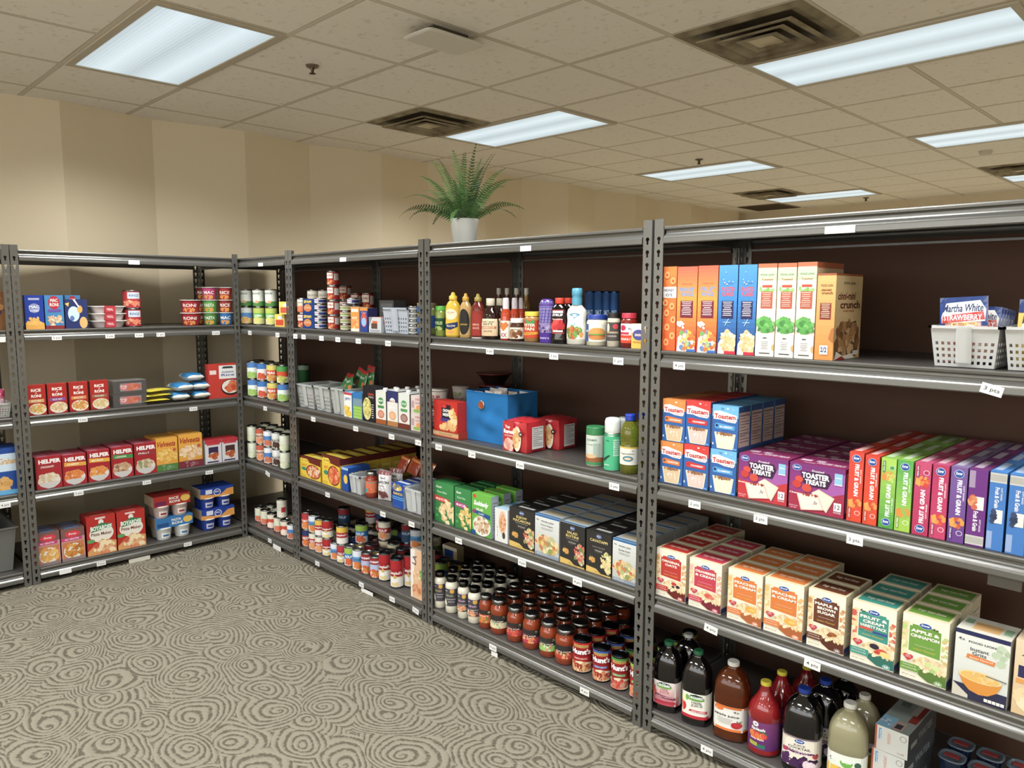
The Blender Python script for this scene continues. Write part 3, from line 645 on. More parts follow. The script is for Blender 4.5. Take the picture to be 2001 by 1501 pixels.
def basket(name, label, row, s, p0, p1, top, d, holes=True, v=.03, tap=.86, col='dcdcd8', handle=True, lift=0., rz=0., h=None, cat='storage basket'):
    z = SH[s]+lift; u0 = u_at(p0, v, z+.08, row); u1 = u_at(p1, v, z+.08, row); w = u1-u0; u = (u0+u1)/2
    h = h or z_at(top, u, v, row)-z
    mb = MB(); t = .0022
    def wall(A, B, nu, nv, pat):
        """A,B: bottom and top edge endpoints"""
        (a0, a1), (b0, b1) = A, B; P = lambda s_, r_: tuple((a0[i]*(1-s_)+a1[i]*s_)*(1-r_)+(b0[i]*(1-s_)+b1[i]*s_)*r_ for i in range(3))
        for i in range(nu):
            for j in range(nv):
                if pat and i % 2 == 1 and j % 2 == 1 and 0 < i < nu-1 and 1 <= j < nv*.68 and not (handle and pat == 2 and abs(i-nu/2+.5) < nu*.13): continue
                mb.face([P(i/nu, j/nv), P((i+1)/nu, j/nv), P((i+1)/nu, (j+1)/nv), P(i/nu, (j+1)/nv)], col)
    W2, D2, w2, d2 = w/2, d/2, w/2*tap, d/2*tap; o_ = 0
    bt = [(-w2, -d2, .001), (w2, -d2, .001), (w2, d2, .001), (-w2, d2, .001)]; tp = [(-W2, -D2, h), (W2, -D2, h), (W2, D2, h), (-W2, D2, h)]
    nu = 21 if holes else 1; nv = 13 if holes else 1
    for i in range(4):
        j = (i+1) % 4; wall((bt[i], bt[j]), (tp[i], tp[j]), nu, nv, (2 if i in (0, 2) else 1) if holes else 0)
    mb.face(bt[::-1], col)
    me = mb.mesh(name, BIN); o = bpy.data.objects.new(name, me); COL.objects.link(o)
    md = o.modifiers.new('thick', 'SOLIDIFY'); md.thickness = t; md.offset = -1
    place(o, row, u, v+d/2, z, rz); tag(o, label, cat)
    mb = MB(); q = .004
    for a, b in ((tp[0], tp[1]), (tp[1], tp[2]), (tp[2], tp[3]), (tp[3], tp[0])):
        mb.box(min(a[0], b[0])-q, max(a[0], b[0])+q, min(a[1], b[1])-q, max(a[1], b[1])+q, h-.006, h+.001, col)
    mb.build('rim', BIN, o)
    if handle:
        mb = MB(); hw = w*.13
        mb.grid([[(-hw*k*.9, -D2*(1-(1-tap)*(1-f_))-.004-bb, h*f_) for k, bb in ((-1, 0), (-.85, .006), (-.2, .008), (.2, .008), (.85, .006), (1, 0))][::-1] for f_ in (.12, .4, .7, .98)], col, closed=False)
        mb.build('handle', BIN, o)
    INFO[o.name] = (u, h, w); return o
def pouch(name, label, cat, row, u, v, z, w, h, t, art, col, tiltx=0., rz=0., ry=0., group=None, back=None, mat=None, crimp=.05):
    mb = MB(); n, m = 10, 12; rows = []
    def th(i, j):
        a = abs(2*i/n-1); b = j/m; e = (1-a**4)*max(0, math.sin(math.pi*min(1, max(0, (b-crimp)/(1-2*crimp)))))**.5
        return t/2*e+.0004
    rg = random.Random(int(w*9999)+int(h*777)+len(label))
    F = [[(w*(i/n-.5), -th(i, j)*(1+.12*math.sin(i*2.1+j*1.3)), h*j/m) for i in range(n+1)] for j in range(m+1)]
    B = [[(w*(i/n-.5), th(i, j), h*j/m) for i in range(n+1)] for j in range(m+1)]
    mb.grid(F, col, closed=False); mb.grid([r[::-1] for r in B], back or col, closed=False)
    if art:
        for pts, L, c in art_polys(art, w, h):
            xa = min(p[0] for p in pts); xb = max(p[0] for p in pts); ya = min(p[1] for p in pts); yb = max(p[1] for p in pts)
            for i in range(n):
                for j in range(m):
                    x0, x1, y0, y1 = w*i/n, w*(i+1)/n, h*j/m, h*(j+1)/m
                    if xb <= x0 or xa >= x1 or yb <= y0 or ya >= y1: continue
                    q = pts
                    if xa < x0: q = clip(q, x0, False)
                    if len(q) > 2 and xb > x1: q = clip(q, x1, True)
                    q = [(b, a) for a, b in q]
                    if len(q) > 2 and ya < y0: q = clip(q, y0, False)
                    if len(q) > 2 and yb > y1: q = clip(q, y1, True)
                    q = [(b, a) for a, b in q]
                    if len(q) < 3: continue
                    r3 = []
                    for x, y in q:
                        s_, r_ = (x-x0)/(x1-x0), (y-y0)/(y1-y0)
                        yy = (F[j][i][1]*(1-s_)+F[j][i+1][1]*s_)*(1-r_)+(F[j+1][i][1]*(1-s_)+F[j+1][i+1][1]*s_)*r_
                        r3.append((x-w/2, yy-EPS*(4*L+8), y))
                    if sum((q[k-1][0]*q[k][1]-q[k][0]*q[k-1][1]) for k in range(len(q))) < 0: r3 = r3[::-1]
                    mb.face(r3, c)
    o = mb.build(name, mat or FOIL); o.location = W3(row, u, v, z)
    o.rotation_euler = (tiltx, ry, ROT[row]+rz); tag(o, label, cat, group); return o
bA = basket('storage_basket', 'white perforated plastic basket holding strawberry mix packets', 'R', 2, 1817, 1953, 638, .26, v=.03)
bB = basket('storage_basket', 'white perforated plastic basket cut off at the right edge', 'R', 2, 1962, 2100, 641, .26, v=.03)
mw = [Rc(0, .88, 1, 1, '26407c'), Rc(0, .55, .12, .9, '2c4a90'), Rc(.88, .55, 1, .9, '2c4a90'), ('p', [(.04, .7), (.15, .91), (.85, .94), (.97, .8), (.95, .62), (.05, .6)], 'f0eee8'), T('Martha White', .5, .83, .84, .12, '26386c', i=.15, b=.6), ('p', [(.06, .6), (.95, .65), (.92, .77), (.08, .72)], 'd03a36'), T('STRAWBERRY', .5, .685, .8, .085, 'ffffff', b=.7), Rc(.28, .56, .8, .605, 'e8d070'), T('MUFFIN MIX', .54, .583, .46, .03, 'b03030', b=.4), Bl(.5, .32, .42, .22, 40, .12, 'f0b8a0', 'e89880', 'f4d0b8')]
uA, hA, wA = INFO[bA.name]; zF = SH[2]
pouch('mix_packet', 'upright blue and white strawberry muffin mix packet, front of its basket', 'food packet', 'R', uA-.006, .066, zF+.014, .112, .17, .022, mw, 'f0b8a4', tiltx=-.02, ry=-.06)
for i in range(6):
    pouch('mix_packet', 'blue edged mix packet, '+('second', 'third', 'fourth', 'fifth', 'sixth', 'seventh')[i]+' back in the left perforated basket', 'food packet', 'R', uA+.006, .1+.027*i, zF+.012, .108, .148-.002*i, .011, mw, '2c4a90', tiltx=-.05-.015*i, ry=.03, back='d8d8e0')
uB, hB, wB = INFO[bB.name]
my = [Rc(0, .8, 1, 1, '26407c'), ('p', [(.05, .5), (.2, .82), (.9, .86), (.97, .5)], 'f0eee8'), T('Martha White', .5, .7, .8, .13, '26386c', i=.15), Rc(0, 0, 1, .5, 'e8c860')]
for i in range(5):
    pouch('mix_packet', ('front', 'second', 'third', 'fourth', 'fifth')[i]+' yellow and blue mix packet in the basket at the right edge', 'food packet', 'R', uB, .066+.026*i, zF+.012, .11, .165, .02, my, 'e8c860', tiltx=-.02*i, ry=.02, back='2c4a90')

# ---- toaster pastries shelf
def toast(tc, fl, nm, pc, ic, mk=''):
    return [Rc(0, 0, 1, 1, '2c62a8'), ('g', 0, .74, 1, 1, tc, tc), T('1.', .7, .94, .3, .03, 'ffffff', b=.4), ('p', [(.05, .68), (.06, .86), (.3, .88), (.93, .8), (.94, .68), (.88, .63), (.55, .64), (.3, .68)], 'f4f2ee'), T('Toastem', .49, .755, .82, .11, 'c83028', b=1.3), T('POP-UPS', .72, .665, .32, .03, 'c83028', b=.4),
            ('p', [(.12, .47), (.1, .57), (.2, .6), (.88, .56), (.87, .46)], fl), T(nm, .55, .52, .5, .04, 'ffffff', b=.5), Ov(.19, .54, .05, .03, ic), ('p', [(.1, .39), (.92, .38), (.84, .02), (.22, .02)], 'ece0c0'), ('p', [(.14, .375), (.88, .365), (.81, .035), (.25, .035)], pc), Bl(.5, .36, .36, .015, 16, .055, '8a5a38', 'a87850'), Bl(.5, .17, .26, .1, 14, .03, 'f4ece4', 'e8dcd4'), T('6', .06, .12, .06, .06, 'ffffff'), Rc(.82, .02, .97, .06, '5a9ad8')]+([T(mk, .4, .93, .12, .045, '20304a', b=.2)] if mk else [])
side_t = [Rc(0, 0, 1, 1, '2c4c80')]+nutr(.06, .08, .94, .86, 'b8a49c', '51484a')+[Rc(.06, .36, .94, .37, '28406c'), Rc(.06, .78, .94, .79, '28406c')]
st = []
for lev in (0, 1):
    for k, (a, b, t, tc, fl, nm, pc, ic, fl_) in enumerate((((1289, 1333, 864, 'e88a3a', 'e07a34', 'CINNAMON', 'd8bc94', '7a4a20', 'orange topped cinnamon'), (1334, 1383, 870, 'd83a34', 'd03030', 'STRAWBERRY', 'dcc0b4', 'c02020', 'red topped strawberry'), (1386, 1437, 880, '6ab4e0', '4a9ad4', 'BLUEBERRY', 'e8dcc0', '202c50', 'light blue topped blueberry')))):
        if lev == 0:
            o = carton('pastry_box', 'front '+fl_+' pastry box in the lower row', 'pastry box', 'R', 3, a, b, t, .079, toast(tc, fl, nm, pc, ic, '2y' if k == 2 else ''), '2c62a8', n=4, group='stacked toaster pastry boxes', side=side_t, cols={'t': tc, 'r': '2c4c80'}, v=.02+.004*k)
            st.append((o, INFO[o.name]))
        else:
            src, (u, h, w) = st[k]
            for i in range(4):
                c = dup(src, W3('R', u+.003*(1 if k == 0 else 0), .02+.004*k+.0395+.082*i+.003, SH[3]+h+.001), ('front' if i == 0 else ORD[i]+' back')+' '+fl_+' pastry box in the upper row', 'stacked toaster pastry boxes')
def treats(fl, c2, twelve='12'):
    return [('g', 0, 0, 1, 1, 'a83a80', '7a2f78'), ('p', [(.5, .55), (1, .9), (1, .3)], 'a85aa8'), ('p', [(0, 0), (0, .42), (.3, .38), (.75, .02), (.75, 0)], c2), ('p', [(.72, 0), (.8, .42), (1, .5), (1, 0)], c2)]+kro(.13, .9, .085, .062)+[T('Frosted', .52, .875, .22, .045, 'f4eef4', i=.1, b=.6), ('p', [(.24, .62), (.2, .84), (.72, .86), (.78, .74), (.7, .54), (.36, .54)], '3c1c40'), T('TOASTER', .48, .765, .5, .12, 'ffffff', b=1.6), T('TREATS', .48, .635, .38, .11, 'ffffff', b=1.6), Ov(.18, .66, .075, .07, 'd84a3c'), Ov(.14, .55, .085, .08, 'c83830'), Ov(.33, .5, .09, .085, 'd04a38'), Rc(.82, .68, .96, .9, '8ac0dc'), Rc(.82, .66, .96, .68, 'f0e8f0'), Rc(.84, .8, .94, .82, 'd8ecf4'), T(fl, .12, .36, .22, .045, 'ffffff', b=.5),
            ('p', [(.42, .42), (.55, .52), (.84, .38), (.7, .05)], 'e8c8a8'), ('p', [(.43, .42), (.55, .5), (.81, .37), (.69, .08)], 'f0dcc8'), ('p', [(.15, .36), (.55, .4), (.66, .1), (.24, .02)], 'e8c0a8'), ('p', [(.17, .345), (.53, .38), (.63, .11), (.26, .04)], 'f2dcd0'), Bl(.36, .365, .17, .012, 10, .03, 'b04038', '983028'), T('3x', .5, .22, .09, .07, '4a4444', i=.5, b=.1), Rc(.83, .13, .96, .3, 'f4f0ec'), T(twelve, .895, .215, .09, .09, '4a3a40', b=.4), T('PASTRIES', .895, .1, .13, .03, 'f4e8ec', b=.4), T('NET WT 21.6 OZ', .1, .09, .16, .025, 'f4dce4', b=.3), T('(613g)', .1, .05, .1, .025, 'f4dce4', b=.3)]
ttop = [Rc(0, 0, 1, 1, '8c2c5c'), Rc(.06, .5, .26, .75, 'd8c0cc'), Rc(.34, .55, .5, .8, 'c8a8bc'), T('TOASTER TREATS', .66, .4, .5, .25, 'e8d4e0', b=.8), T('Frosted', .3, .25, .2, .15, 'd8b8cc')]
for k, (a, b, t, fl, c2) in enumerate(((1441, 1537, 892, 'Strawberry', 'c8323a'), (1540, 1648, 910, 'Cherry', 'a82848'))):
    nm_ = ('strawberry', 'cherry')[k]
    carton('pastry_box', 'front plum purple '+nm_+' toaster treats box', 'pastry box', 'R', 3, a, b, t, .092, treats(fl, c2), '842c60', n=5, group='purple toaster treat boxes', topart=ttop, side=nutr(.1, .1, .9, .9, 'c8b0bc'), cols={'r': '742a5c', 't': '8c2c5c'}, v=.03-.008*k)
def fg(c0, c1, flip=False, ink='ffffff', acc='e8a040', fr='d84030'):
    L = [('g', 0, 0, 1, 1, c0, c1)]
    q = lambda y: 1-y if flip else y
    L += [T('FRUIT & GRAIN', .56, q(.6), .3, .46, ink, rot=90 if flip else -90, b=1.2), T('SOFT BAKED', .84, q(.66), .09, .2, ink, rot=90 if flip else -90, b=.2), Bl(.55, q(.27), .38, .07, 26, .14, fr, acc, fr), ('p', [(.05, q(.3)), (.35, q(.33)), (.4, q(.25)), (.12, q(.2))], acc), Ov(.72, q(.13), .2, .035, mix(c0, 'ffffff', .5)), Ov(.72, q(.13), .15, .026, c0), Rc(.1, min(q(.04), q(.2)), .28, max(q(.04), q(.2)), mix(c0, '000000', .4)), T('CEREAL BARS', .19, q(.12), .1, .14, ink, rot=90 if flip else -90, b=.3)]
    return L+kro(.5, q(.91), .3, .055)
def fl_(c, fruit, up):
    q = (lambda y: y) if up else (lambda y: 1-y)
    return [Rc(0, 0, 1, 1, c), Rc(0, min(q(.02), q(.14)), 1, max(q(.02), q(.14)), 'c4c4bc'), Rc(0, min(q(.04), q(.12)), 1, max(q(.04), q(.12)), 'aeaca4'), Rc(.02, min(q(.98), q(.76)), .35, max(q(.98), q(.76)), mix(c, 'ffffff', .25)), T('Fruit & Grain', .48, q(.33), .26, .26, 'f0f0f0', rot=-90, b=1), T('SOFT BAKED', .74, q(.28), .1, .16, 'f0f0f0', rot=-90, b=.3), Rc(.35, min(q(.48), q(.65)), .88, max(q(.48), q(.65)), 'e4e2d8'), Bl(.25, q(.57), .2, .08, 10, .2, *fruit)]
barlist = [(1653, 1682, 884, fg('e0421e', 'd84030'), 'bright red orange', 'd04028'), (1684, 1712, 891, fg('e0481e', 'd84030'), 'slightly darker red orange', 'd04028'), (1715, 1745, 896, fg('3a9a34', 'a8d048', True, acc='e08a30', fr='b8d060'), 'green upside down lettered', '8ab848'),
           (1746, 1777, 900, fg('a0c838', '48a848', acc='e08a30', fr='90b848'), 'second green apple', '8ab848'), (1780, 1812, 905, fg('b82858', 'c84870', True), 'magenta upside down lettered', 'c85078'), (1814, 1846, 909, fg('c83a68', 'b83060'), 'pink', 'c85078'),
           (1849, 1882, 913, fg('6a3a8c', '7a5a9c', fr='c85030'), 'violet', '8a78a0'), (1884, 1921, 918, fl_('6c2a80', ('c84040', 'e0a060'), True), 'deep purple grey banded', '7a3a78'), (1924, 1958, 922, fl_('3a78c0', ('202c48', '38486c'), False), 'blue grey banded', '4a88cc'), (1962, 2000, 928, fl_('3a78c0', ('202c48', '38486c'), False), 'rightmost blue grey banded', '4a88cc')]
for a, b, t, art, nm, tc in barlist:
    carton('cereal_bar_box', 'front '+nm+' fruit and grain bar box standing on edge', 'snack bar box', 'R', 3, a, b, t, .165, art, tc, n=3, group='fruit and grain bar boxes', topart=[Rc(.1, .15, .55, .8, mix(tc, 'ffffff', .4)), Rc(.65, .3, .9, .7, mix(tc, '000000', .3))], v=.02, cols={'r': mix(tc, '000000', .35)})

# ---- oatmeal shelf
def oat(nm, c, fr, bowl, lt='f2ead2', bits=()):
    L = [Rc(0, 0, 1, 1, 'ece4ce'), Bl(.07, .62, .07, .3, 26, .09, 'e8c890', 'f0dcb0', fr), Bl(.93, .5, .07, .3, 14, .06, 'd8b078', fr), ('p', [(.14, .42), (.14, .85), (.86, .85), (.86, .4)], lt), ('p', [(.16, .44), (.16, .83), (.22, .83), (.22, .86), (.78, .86), (.78, .83), (.84, .83), (.84, .415)], c)]+kro(.5, .87, .14, .042)
    n = len(nm); 
    for i, s_ in enumerate(nm): L.append(T(s_, .5, .765-.075*i if n < 3 else .775-.07*i, min(.62, .085*len(s_)+.06), .05, 'f6eee2', b=1.5))
    L += [T('Instant Oatmeal', .5, .49, .48, .03, mix(c, 'f8c840', .55), i=.25, b=.5), T('MADE WITH WHOLE GRAIN', .5, .55, .42, .014, 'e8d0c0', b=.2)]
    L += [Ov(.66, .25, .42, .16, 'e6d6b0'), Bl(.66, .25, .38, .14, 90, .045, 'f0e2c0', 'd8bc88', 'e8d2a0', 'c8a468'), ('p', [(.3, .22), (1, .22), (1, .02), (.62, .03), (.42, .1)], bowl), Bl(.66, .24, .36, .06, 40, .045, 'f0e2c0', 'd8bc88', 'e8d2a0')]
    for x, y, a, b, cc in bits: L.append(Ov(x, y, a, b, cc))
    L += [Rc(0, .13, .42, .24, c), T('WHOLE GRAIN 18g', .2, .21, .3, .02, 'f4ece0', b=.3), T('GOOD SOURCE OF FIBER', .2, .17, .34, .018, 'f4ece0', b=.3), T('NET WT 11.8 OZ', .2, .06, .3, .018, '6a6258', b=.2), Ov(.84, .055, .09, .04, mix(c, 'ffffff', .15)), T('10', .84, .055, .08, .03, 'ffffff')]
    return L+heart(.17, .335, .11, .055)
def otop(c): return [Rc(0, 0, 1, 1, 'd8c8a0'), Rc(.06, .15, .94, .85, c), T('Kroger  Instant Oatmeal', .5, .5, .6, .25, 'f0e4d0', b=.4)]
red, pk, orr, br, tl, gn = 'c0332a', 'c83a50', 'dc7a30', '6a3a22', '3a9484', '6a9a34'
oats = [(1281, 1339, 1077, ('ORIGINAL', 'OATS'), red, 'd8a060', '6a2418', ((.62, .33, .09, .035, 'c83a34'), (.75, .29, .07, .03, '2c2038'), (.6, .27, .05, .02, '2c2038')), 4, 'red original oats', 'on the second shelf from the bottom'),
        (1345, 1408, 1097, ('STRAWBERRIES', '& CREAM'), pk, 'e0b0a8', '7a2434', ((.62, .31, .13, .05, 'd85848'), (.72, .29, .09, .035, 'e07868')), 3, 'pink strawberries and cream', ''),
        (1420, 1487, 1118, ('PEACHES', '& CREAM'), orr, 'e8b868', 'b0602c', ((.7, .3, .17, .06, 'e8a838'), (.74, .3, .09, .028, 'f0c060')), 3, 'orange peaches and cream', 'left of the two'),
        (1491, 1567, 1137, ('PEACHES', '& CREAM'), orr, 'e8b868', 'b0602c', ((.7, .3, .17, .06, 'e8a838'), (.74, .3, .09, .028, 'f0c060')), 3, 'orange peaches and cream', 'right of the two'),
        (1575, 1648, 1158, ('MAPLE &', 'BROWN', 'SUGAR'), br, 'c88a48', '5a2c1c', ((.7, .31, .12, .035, 'a05a2c'), (.62, .28, .07, .025, '8a4a24')), 2, 'brown maple and brown sugar', ''),
        (1660, 1746, 1183, ('FRUIT &', 'CREAM', 'VARIETY PACK'), tl, 'd0584c', '2c6c60', ((.55, .33, .11, .045, '2c2438'), (.72, .27, .13, .05, 'd8503c'), (.78, .24, .12, .045, 'f0d078'), (.62, .25, .07, .03, 'c84034')), 3, 'teal fruit and cream variety', ''),
        (1757, 1848, 1208, ('APPLE &', 'CINNAMON'), gn, 'b8cc78', '56782c', ((.6, .3, .08, .035, 'c4d88c'), (.78, .28, .09, .035, 'd0dc98'), (.7, .22, .07, .03, 'a8c870')), 3, 'green apple and cinnamon', '')]
for a, b, t, nm, c, fr, bowl, bits, n, lab, ex in oats:
    o = carton('oatmeal_box', (ex+' front '+lab+' oatmeal box' if ex.endswith('two') else 'front '+lab+' oatmeal box on the shelf above the juice').strip(), 'oatmeal box', 'R', 4, a, b, t, .098, oat(nm, c, fr, bowl, bits=bits)+([Rc(.17, .575, .5, .61, 'd0503c'), Rc(.5, .545, .83, .58, '3a4a90')] if len(nm) == 3 and c == tl else [])+([T('4x', .25, .87, .14, .05, '2c3a34', b=.1)] if c == tl else [T('4x', .72, .86, .14, .04, '44443c', b=.1)] if c == gn else []),
           'e4d8b8', n=n, group='instant oatmeal boxes', side=[Rc(0, 0, 1, 1, 'd0c4a4'), Rc(0, 0, .5, 1, mix('d0c4a4', c, .12))]+nutr(.12, .3, .88, .85, 'd8cfb8', '706858')+[Rc(0, .02, .4, .12, '26386c')], topart=otop(c), cols={'t': 'd8c8a0', 'r': 'd0c4a4'}, v=.02, gap=.004)
gr = [('g', 0, 0, 1, 1, 'c8ccc4', 'e0e2da'), Rc(0, .935, 1, 1, '262a54'), Bl(.86, .75, .12, .12, 14, .08, 'a8bc98', 'c0ceb4'), T('4x', .12, .86, .13, .045, '3c3c44', b=.1), T('FOOD LION', .5, .845, .5, .03, '34343c'), T('Instant', .46, .745, .34, .05, '34343c', b=.4), T('Grits', .46, .685, .26, .05, '34343c', b=.4), ('p', [(.22, .6), (.24, .665), (.76, .64), (.74, .575)], 'dc7c34'), T('Butter Flavored', .5, .62, .42, .025, 'f4e0c8', b=.4), Rc(0, 0, 1, .2, '2c2c48'), ('p', [(0, 0), (0, .2), (.3, .05), (.3, 0)], 'ccc4b4'), Ov(.5, .34, .4, .1, 'd8a84c'),
      ('p', [(.1, .36), (.9, .32), (.82, .2), (.66, .12), (.5, .1), (.32, .13), (.18, .22)], 'd88c28'), Ov(.5, .355, .4, .085, 'e0d0a0'), Ov(.5, .35, .36, .07, 'e4b458'), Bl(.5, .35, .3, .05, 12, .06, 'ecd08c', 'd8a850'), ('p', [(.6, .42), (.98, .4), (.98, .38), (.6, .4)], '7c7c78')]+[Rc(.6+.075*i, .03, .665+.075*i, .075, 'e8e4dc') for i in range(5)]
carton('grits_box', 'grey white instant grits box with a golden bowl, beside the green oatmeal', 'grits box', 'R', 4, 1859, 1966, 1240, .11, gr, 'c8c8c0', topart=[Rc(0, 0, 1, 1, 'd4d0c0'), Rc(.25, .2, .75, .7, 'e0b070'), Rc(.05, .5, .2, .8, '8ab08a'), Rc(.8, .3, .95, .7, '8ab08a')], cols={'r': 'b8b4a8', 't': 'd4d0c0'}, v=.018)
bg = [('g', 0, 0, 1, 1, 'd8b888', 'e0ccaa'), T('4x', .22, .8, .2, .05, '4c4a48', b=.1), Rc(.08, .5, 1, .66, '2c2c58'), Ov(.45, .58, .2, .06, 'e8e4dc'), T('OATS', .7, .58, .3, .05, 'ffffff'), Rc(.05, .42, 1, .48, 'dc9848'), Bl(.5, .22, .5, .14, 40, .12, 'e8d0a0', 'd8b478', 'f0dcb8')]
carton('oatmeal_box', 'beige box cut off by the right edge, next to the grits', 'grits box', 'R', 4, 1974, 2082, 1262, .11, bg, 'd8bc90', cols={'t': 'c8b090'})

# ---- juice shelf
JP = [(.86, 0), (.97, .012), (1, .04), (1, .07), (.965, .10), (.965, .45), (1, .475), (1, .56), (.98, .60), (.985, .64), (.95, .70), (.86, .765), (.70, .83), (.50, .88), (.33, .912), (.285, .925), (.285, .945)]
CP = [(.3, .945), (.325, .948), (.325, .992), (.29, 1.0), (.001, 1.0)]
def juice(label, a, b, top, body, cap, lab, art, labase, mat=None, n=1, group='juice bottles', prof=JP, v=.02, turn=.25, sq=.3):
    return vessel('juice_bottle', label, 'juice bottle', 'R', 5, a, b, top, prof, lab, art, CP, cap, body=body, sq=sq, sy=.88, mat=mat, labase=labase, span=130, capname='cap', ridge=True, v=v, group=group if n > 1 else None, n=n, turn=turn)
oc1 = [('g', 0, 0, 1, 1, 'b82c40', 'e8e2dc'), ('p', [(0, 0), (0, 1), (.22, .75), (.2, .1)], 'c02c30'), Ov(.12, .5, .14, .18, 'd84838'), ('p', [(.25, .84), (.34, .93), (.5, .98), (.68, .93), (.74, .82), (.5, .78)], '1e3c24'), Ov(.5, .78, .24, .07, '6aa040'), T('Old', .5, .93, .1, .05, 'ffffff', b=.5), T('ORCHARD', .5, .85, .4, .1, 'ffffff', b=1.2), T('100%', .52, .66, .24, .09, 'b84a60', b=.5), T('JUICE', .52, .55, .3, .1, 'b84a60', b=.5), ('p', [(.25, .45), (.85, .38), (.85, .28), (.2, .34)], '7c2848'), T('CRANBERRY POMEGRANATE', .52, .365, .55, .04, 'f0dce4', b=.3), Rc(.2, .1, .85, .2, 'b02c48')]
oc2 = [('g', 0, 0, 1, 1, 'c83040', 'e8e4d8'), Rc(0, .12, 1, 1, 'e8e6da'), Ov(.12, .42, .16, .22, 'd02c2c'), Ov(.16, .72, .12, .16, 'f0e6b8'), Ov(.3, .8, .05, .12, '6ab040'), ('p', [(.32, .84), (.4, .93), (.57, .98), (.75, .93), (.82, .82), (.57, .78)], '1e3c24'), Ov(.57, .78, .25, .07, '6aa040'), T('ORCHARD', .57, .85, .42, .1, 'ffffff', b=1.2), T('100%', .6, .64, .3, .1, '3a3a34', b=.5), T('JUICE', .6, .52, .34, .11, '3a3a34', b=.5), ('p', [(.4, .36), (.92, .34), (.92, .24), (.36, .28)], 'c8303c'), T('APPLE CHERRY', .64, .3, .4, .05, 'ffffff', b=.5), Rc(0, 0, 1, .12, 'c02434')]
juice('dark juice bottle with green cap and red berry label, leftmost on bottom shelf', 1273, 1334, 1252, '0c090b', '1f6a45', (.10, .45), oc1, 'ddd6d0')
juice('dark juice bottle with white cap, behind the two green capped bottles', 1301, 1360, 1238, '0c090b', 'c8c8c4', (.10, .45), oc1, 'ddd6d0', v=.15)
juice('dark apple juice bottle with green cap and cut apple label', 1333, 1396, 1270, '0c090b', '1f6a45', (.10, .45), oc2, 'e4e0d6')
aj = [Rc(0, 0, 1, .1, 'e8782c'), Rc(0, .9, 1, 1, 'e8782c'), Ov(.27, .86, .12, .1, 'e8782c'), T('ozh', .27, .86, .1, .05, 'ffffff', b=.5), T('apple juice', .46, .6, .62, .12, '3a342e', b=.9), T('4x', .7, .8, .14, .1, '55504c', b=.1)]+lines(.42, .48, .4, 4, .06, .02, 'a8a298')+[Ov(.7, .27, .12, .13, 'b8202c'), Ov(.75, .3, .09, .11, 'c02c34'), ('p', [(.73, .4), (.84, .5), (.8, .4)], '4c8038'), Rc(.715, .39, .735, .47, '5a3a20')]
juice('amber apple juice bottle with white cap and white and orange label', 1394, 1471, 1291, 'a04c14', 'd8d6ce', (.14, .47), aj, 'e4e2da', mat=CLEAR)
SPF = [(.8, 0), (.95, .01), (1, .05), (.95, .09), (.95, .48), (1, .51), (1, .56), (.96, .62), (.86, .68), (.7, .74), (.52, .80), (.4, .86), (.33, .91), (.32, .945)]
sp = [('g', 0, 0, 1, 1, '5a2468', '7a3a70'), Ov(.33, .9, .09, .09, 'e8e4e0'), T('V8', .33, .9, .07, .07, '4a3a44'), T('Splash', .4, .72, .42, .14, 'f0f4ec', b=1.2, i=.15), Ov(.42, .6, .26, .07, '2c6a48'), Bl(.42, .52, .22, .08, 14, .12, 'd83c3c', 'e89030', 'c83048'), T('Berry Blend', .38, .36, .4, .08, 'f0e0ec', i=.15), Rc(.14, .1, .4, .24, 'a8a838'), Rc(.4, .06, .62, .2, '2c7060'), Rc(.1, .02, .6, .05, '8a3a78')]
for k, (a, b, t, v) in enumerate(((1461, 1528, 1330, .02), (1495, 1557, 1311, .155), (1546, 1604, 1301, .29))):
    juice(('front', 'second', 'rearmost')[k]+' red juice bottle with yellow cap and purple label', a, b, t, '8a1018', 'd8c81c', (.09, .48), sp, '5c2a66', v=v, sq=.0, prof=SPF)
gj = [Rc(0, 0, 1, 1, 'e4dccb'), Ov(.2, .84, .12, .1, 'e0c08c')]+kro(.5, .88, .12, .07)+[T('JUICE', .5, .74, .26, .07, '3c3442', b=1), T('COCKTAIL', .5, .65, .5, .08, '3c3442', b=1), ('p', [(.12, .58), (.92, .54), (.9, .4), (.15, .46)], '5a2250'), T('CRANBERRY', .5, .545, .5, .045, 'f0e4ec', b=.6), T('GRAPE', .55, .475, .3, .05, 'f0e4ec', b=.6), Bl(.5, .2, .42, .15, 26, .14, '3a1c44', '54285c', '281430'), Ov(.18, .5, .08, .07, 'b83c5c'), Ov(.86, .45, .08, .08, 'b83c4c'), Bl(.8, .12, .16, .1, 8, .14, 'e8d8dc', 'd8c0cc'), Rc(0, .97, 1, 1, '5a3464')]
for k, (a, b, t, v) in enumerate(((1527, 1612, 1343, .02), (1571, 1650, 1327, .14), (1612, 1686, 1317, .26))):
    juice(('front', 'second', 'rearmost')[k]+' nearly black juice bottle with blue cap', a, b, t, '08070c', '1c3c9c', (.08, .45), gj, 'e0d8c8', v=v)
lj = [Rc(0, .62, 1, 1, 'e4e8de'), Rc(0, 0, 1, .6, 'e4b82c'), T('4x', .2, .8, .14, .14, '60605a', b=.1), Ov(.52, .78, .14, .16, '6aae3c'), T('simple', .52, .78, .2, .07, 'ffffff', b=.4), Ov(.76, .76, .07, .09, '3a5a44'), T('grape juice', .55, .56, .4, .06, '6a685c', b=.5), T('White', .5, .3, .4, .12, 'b87a18')]
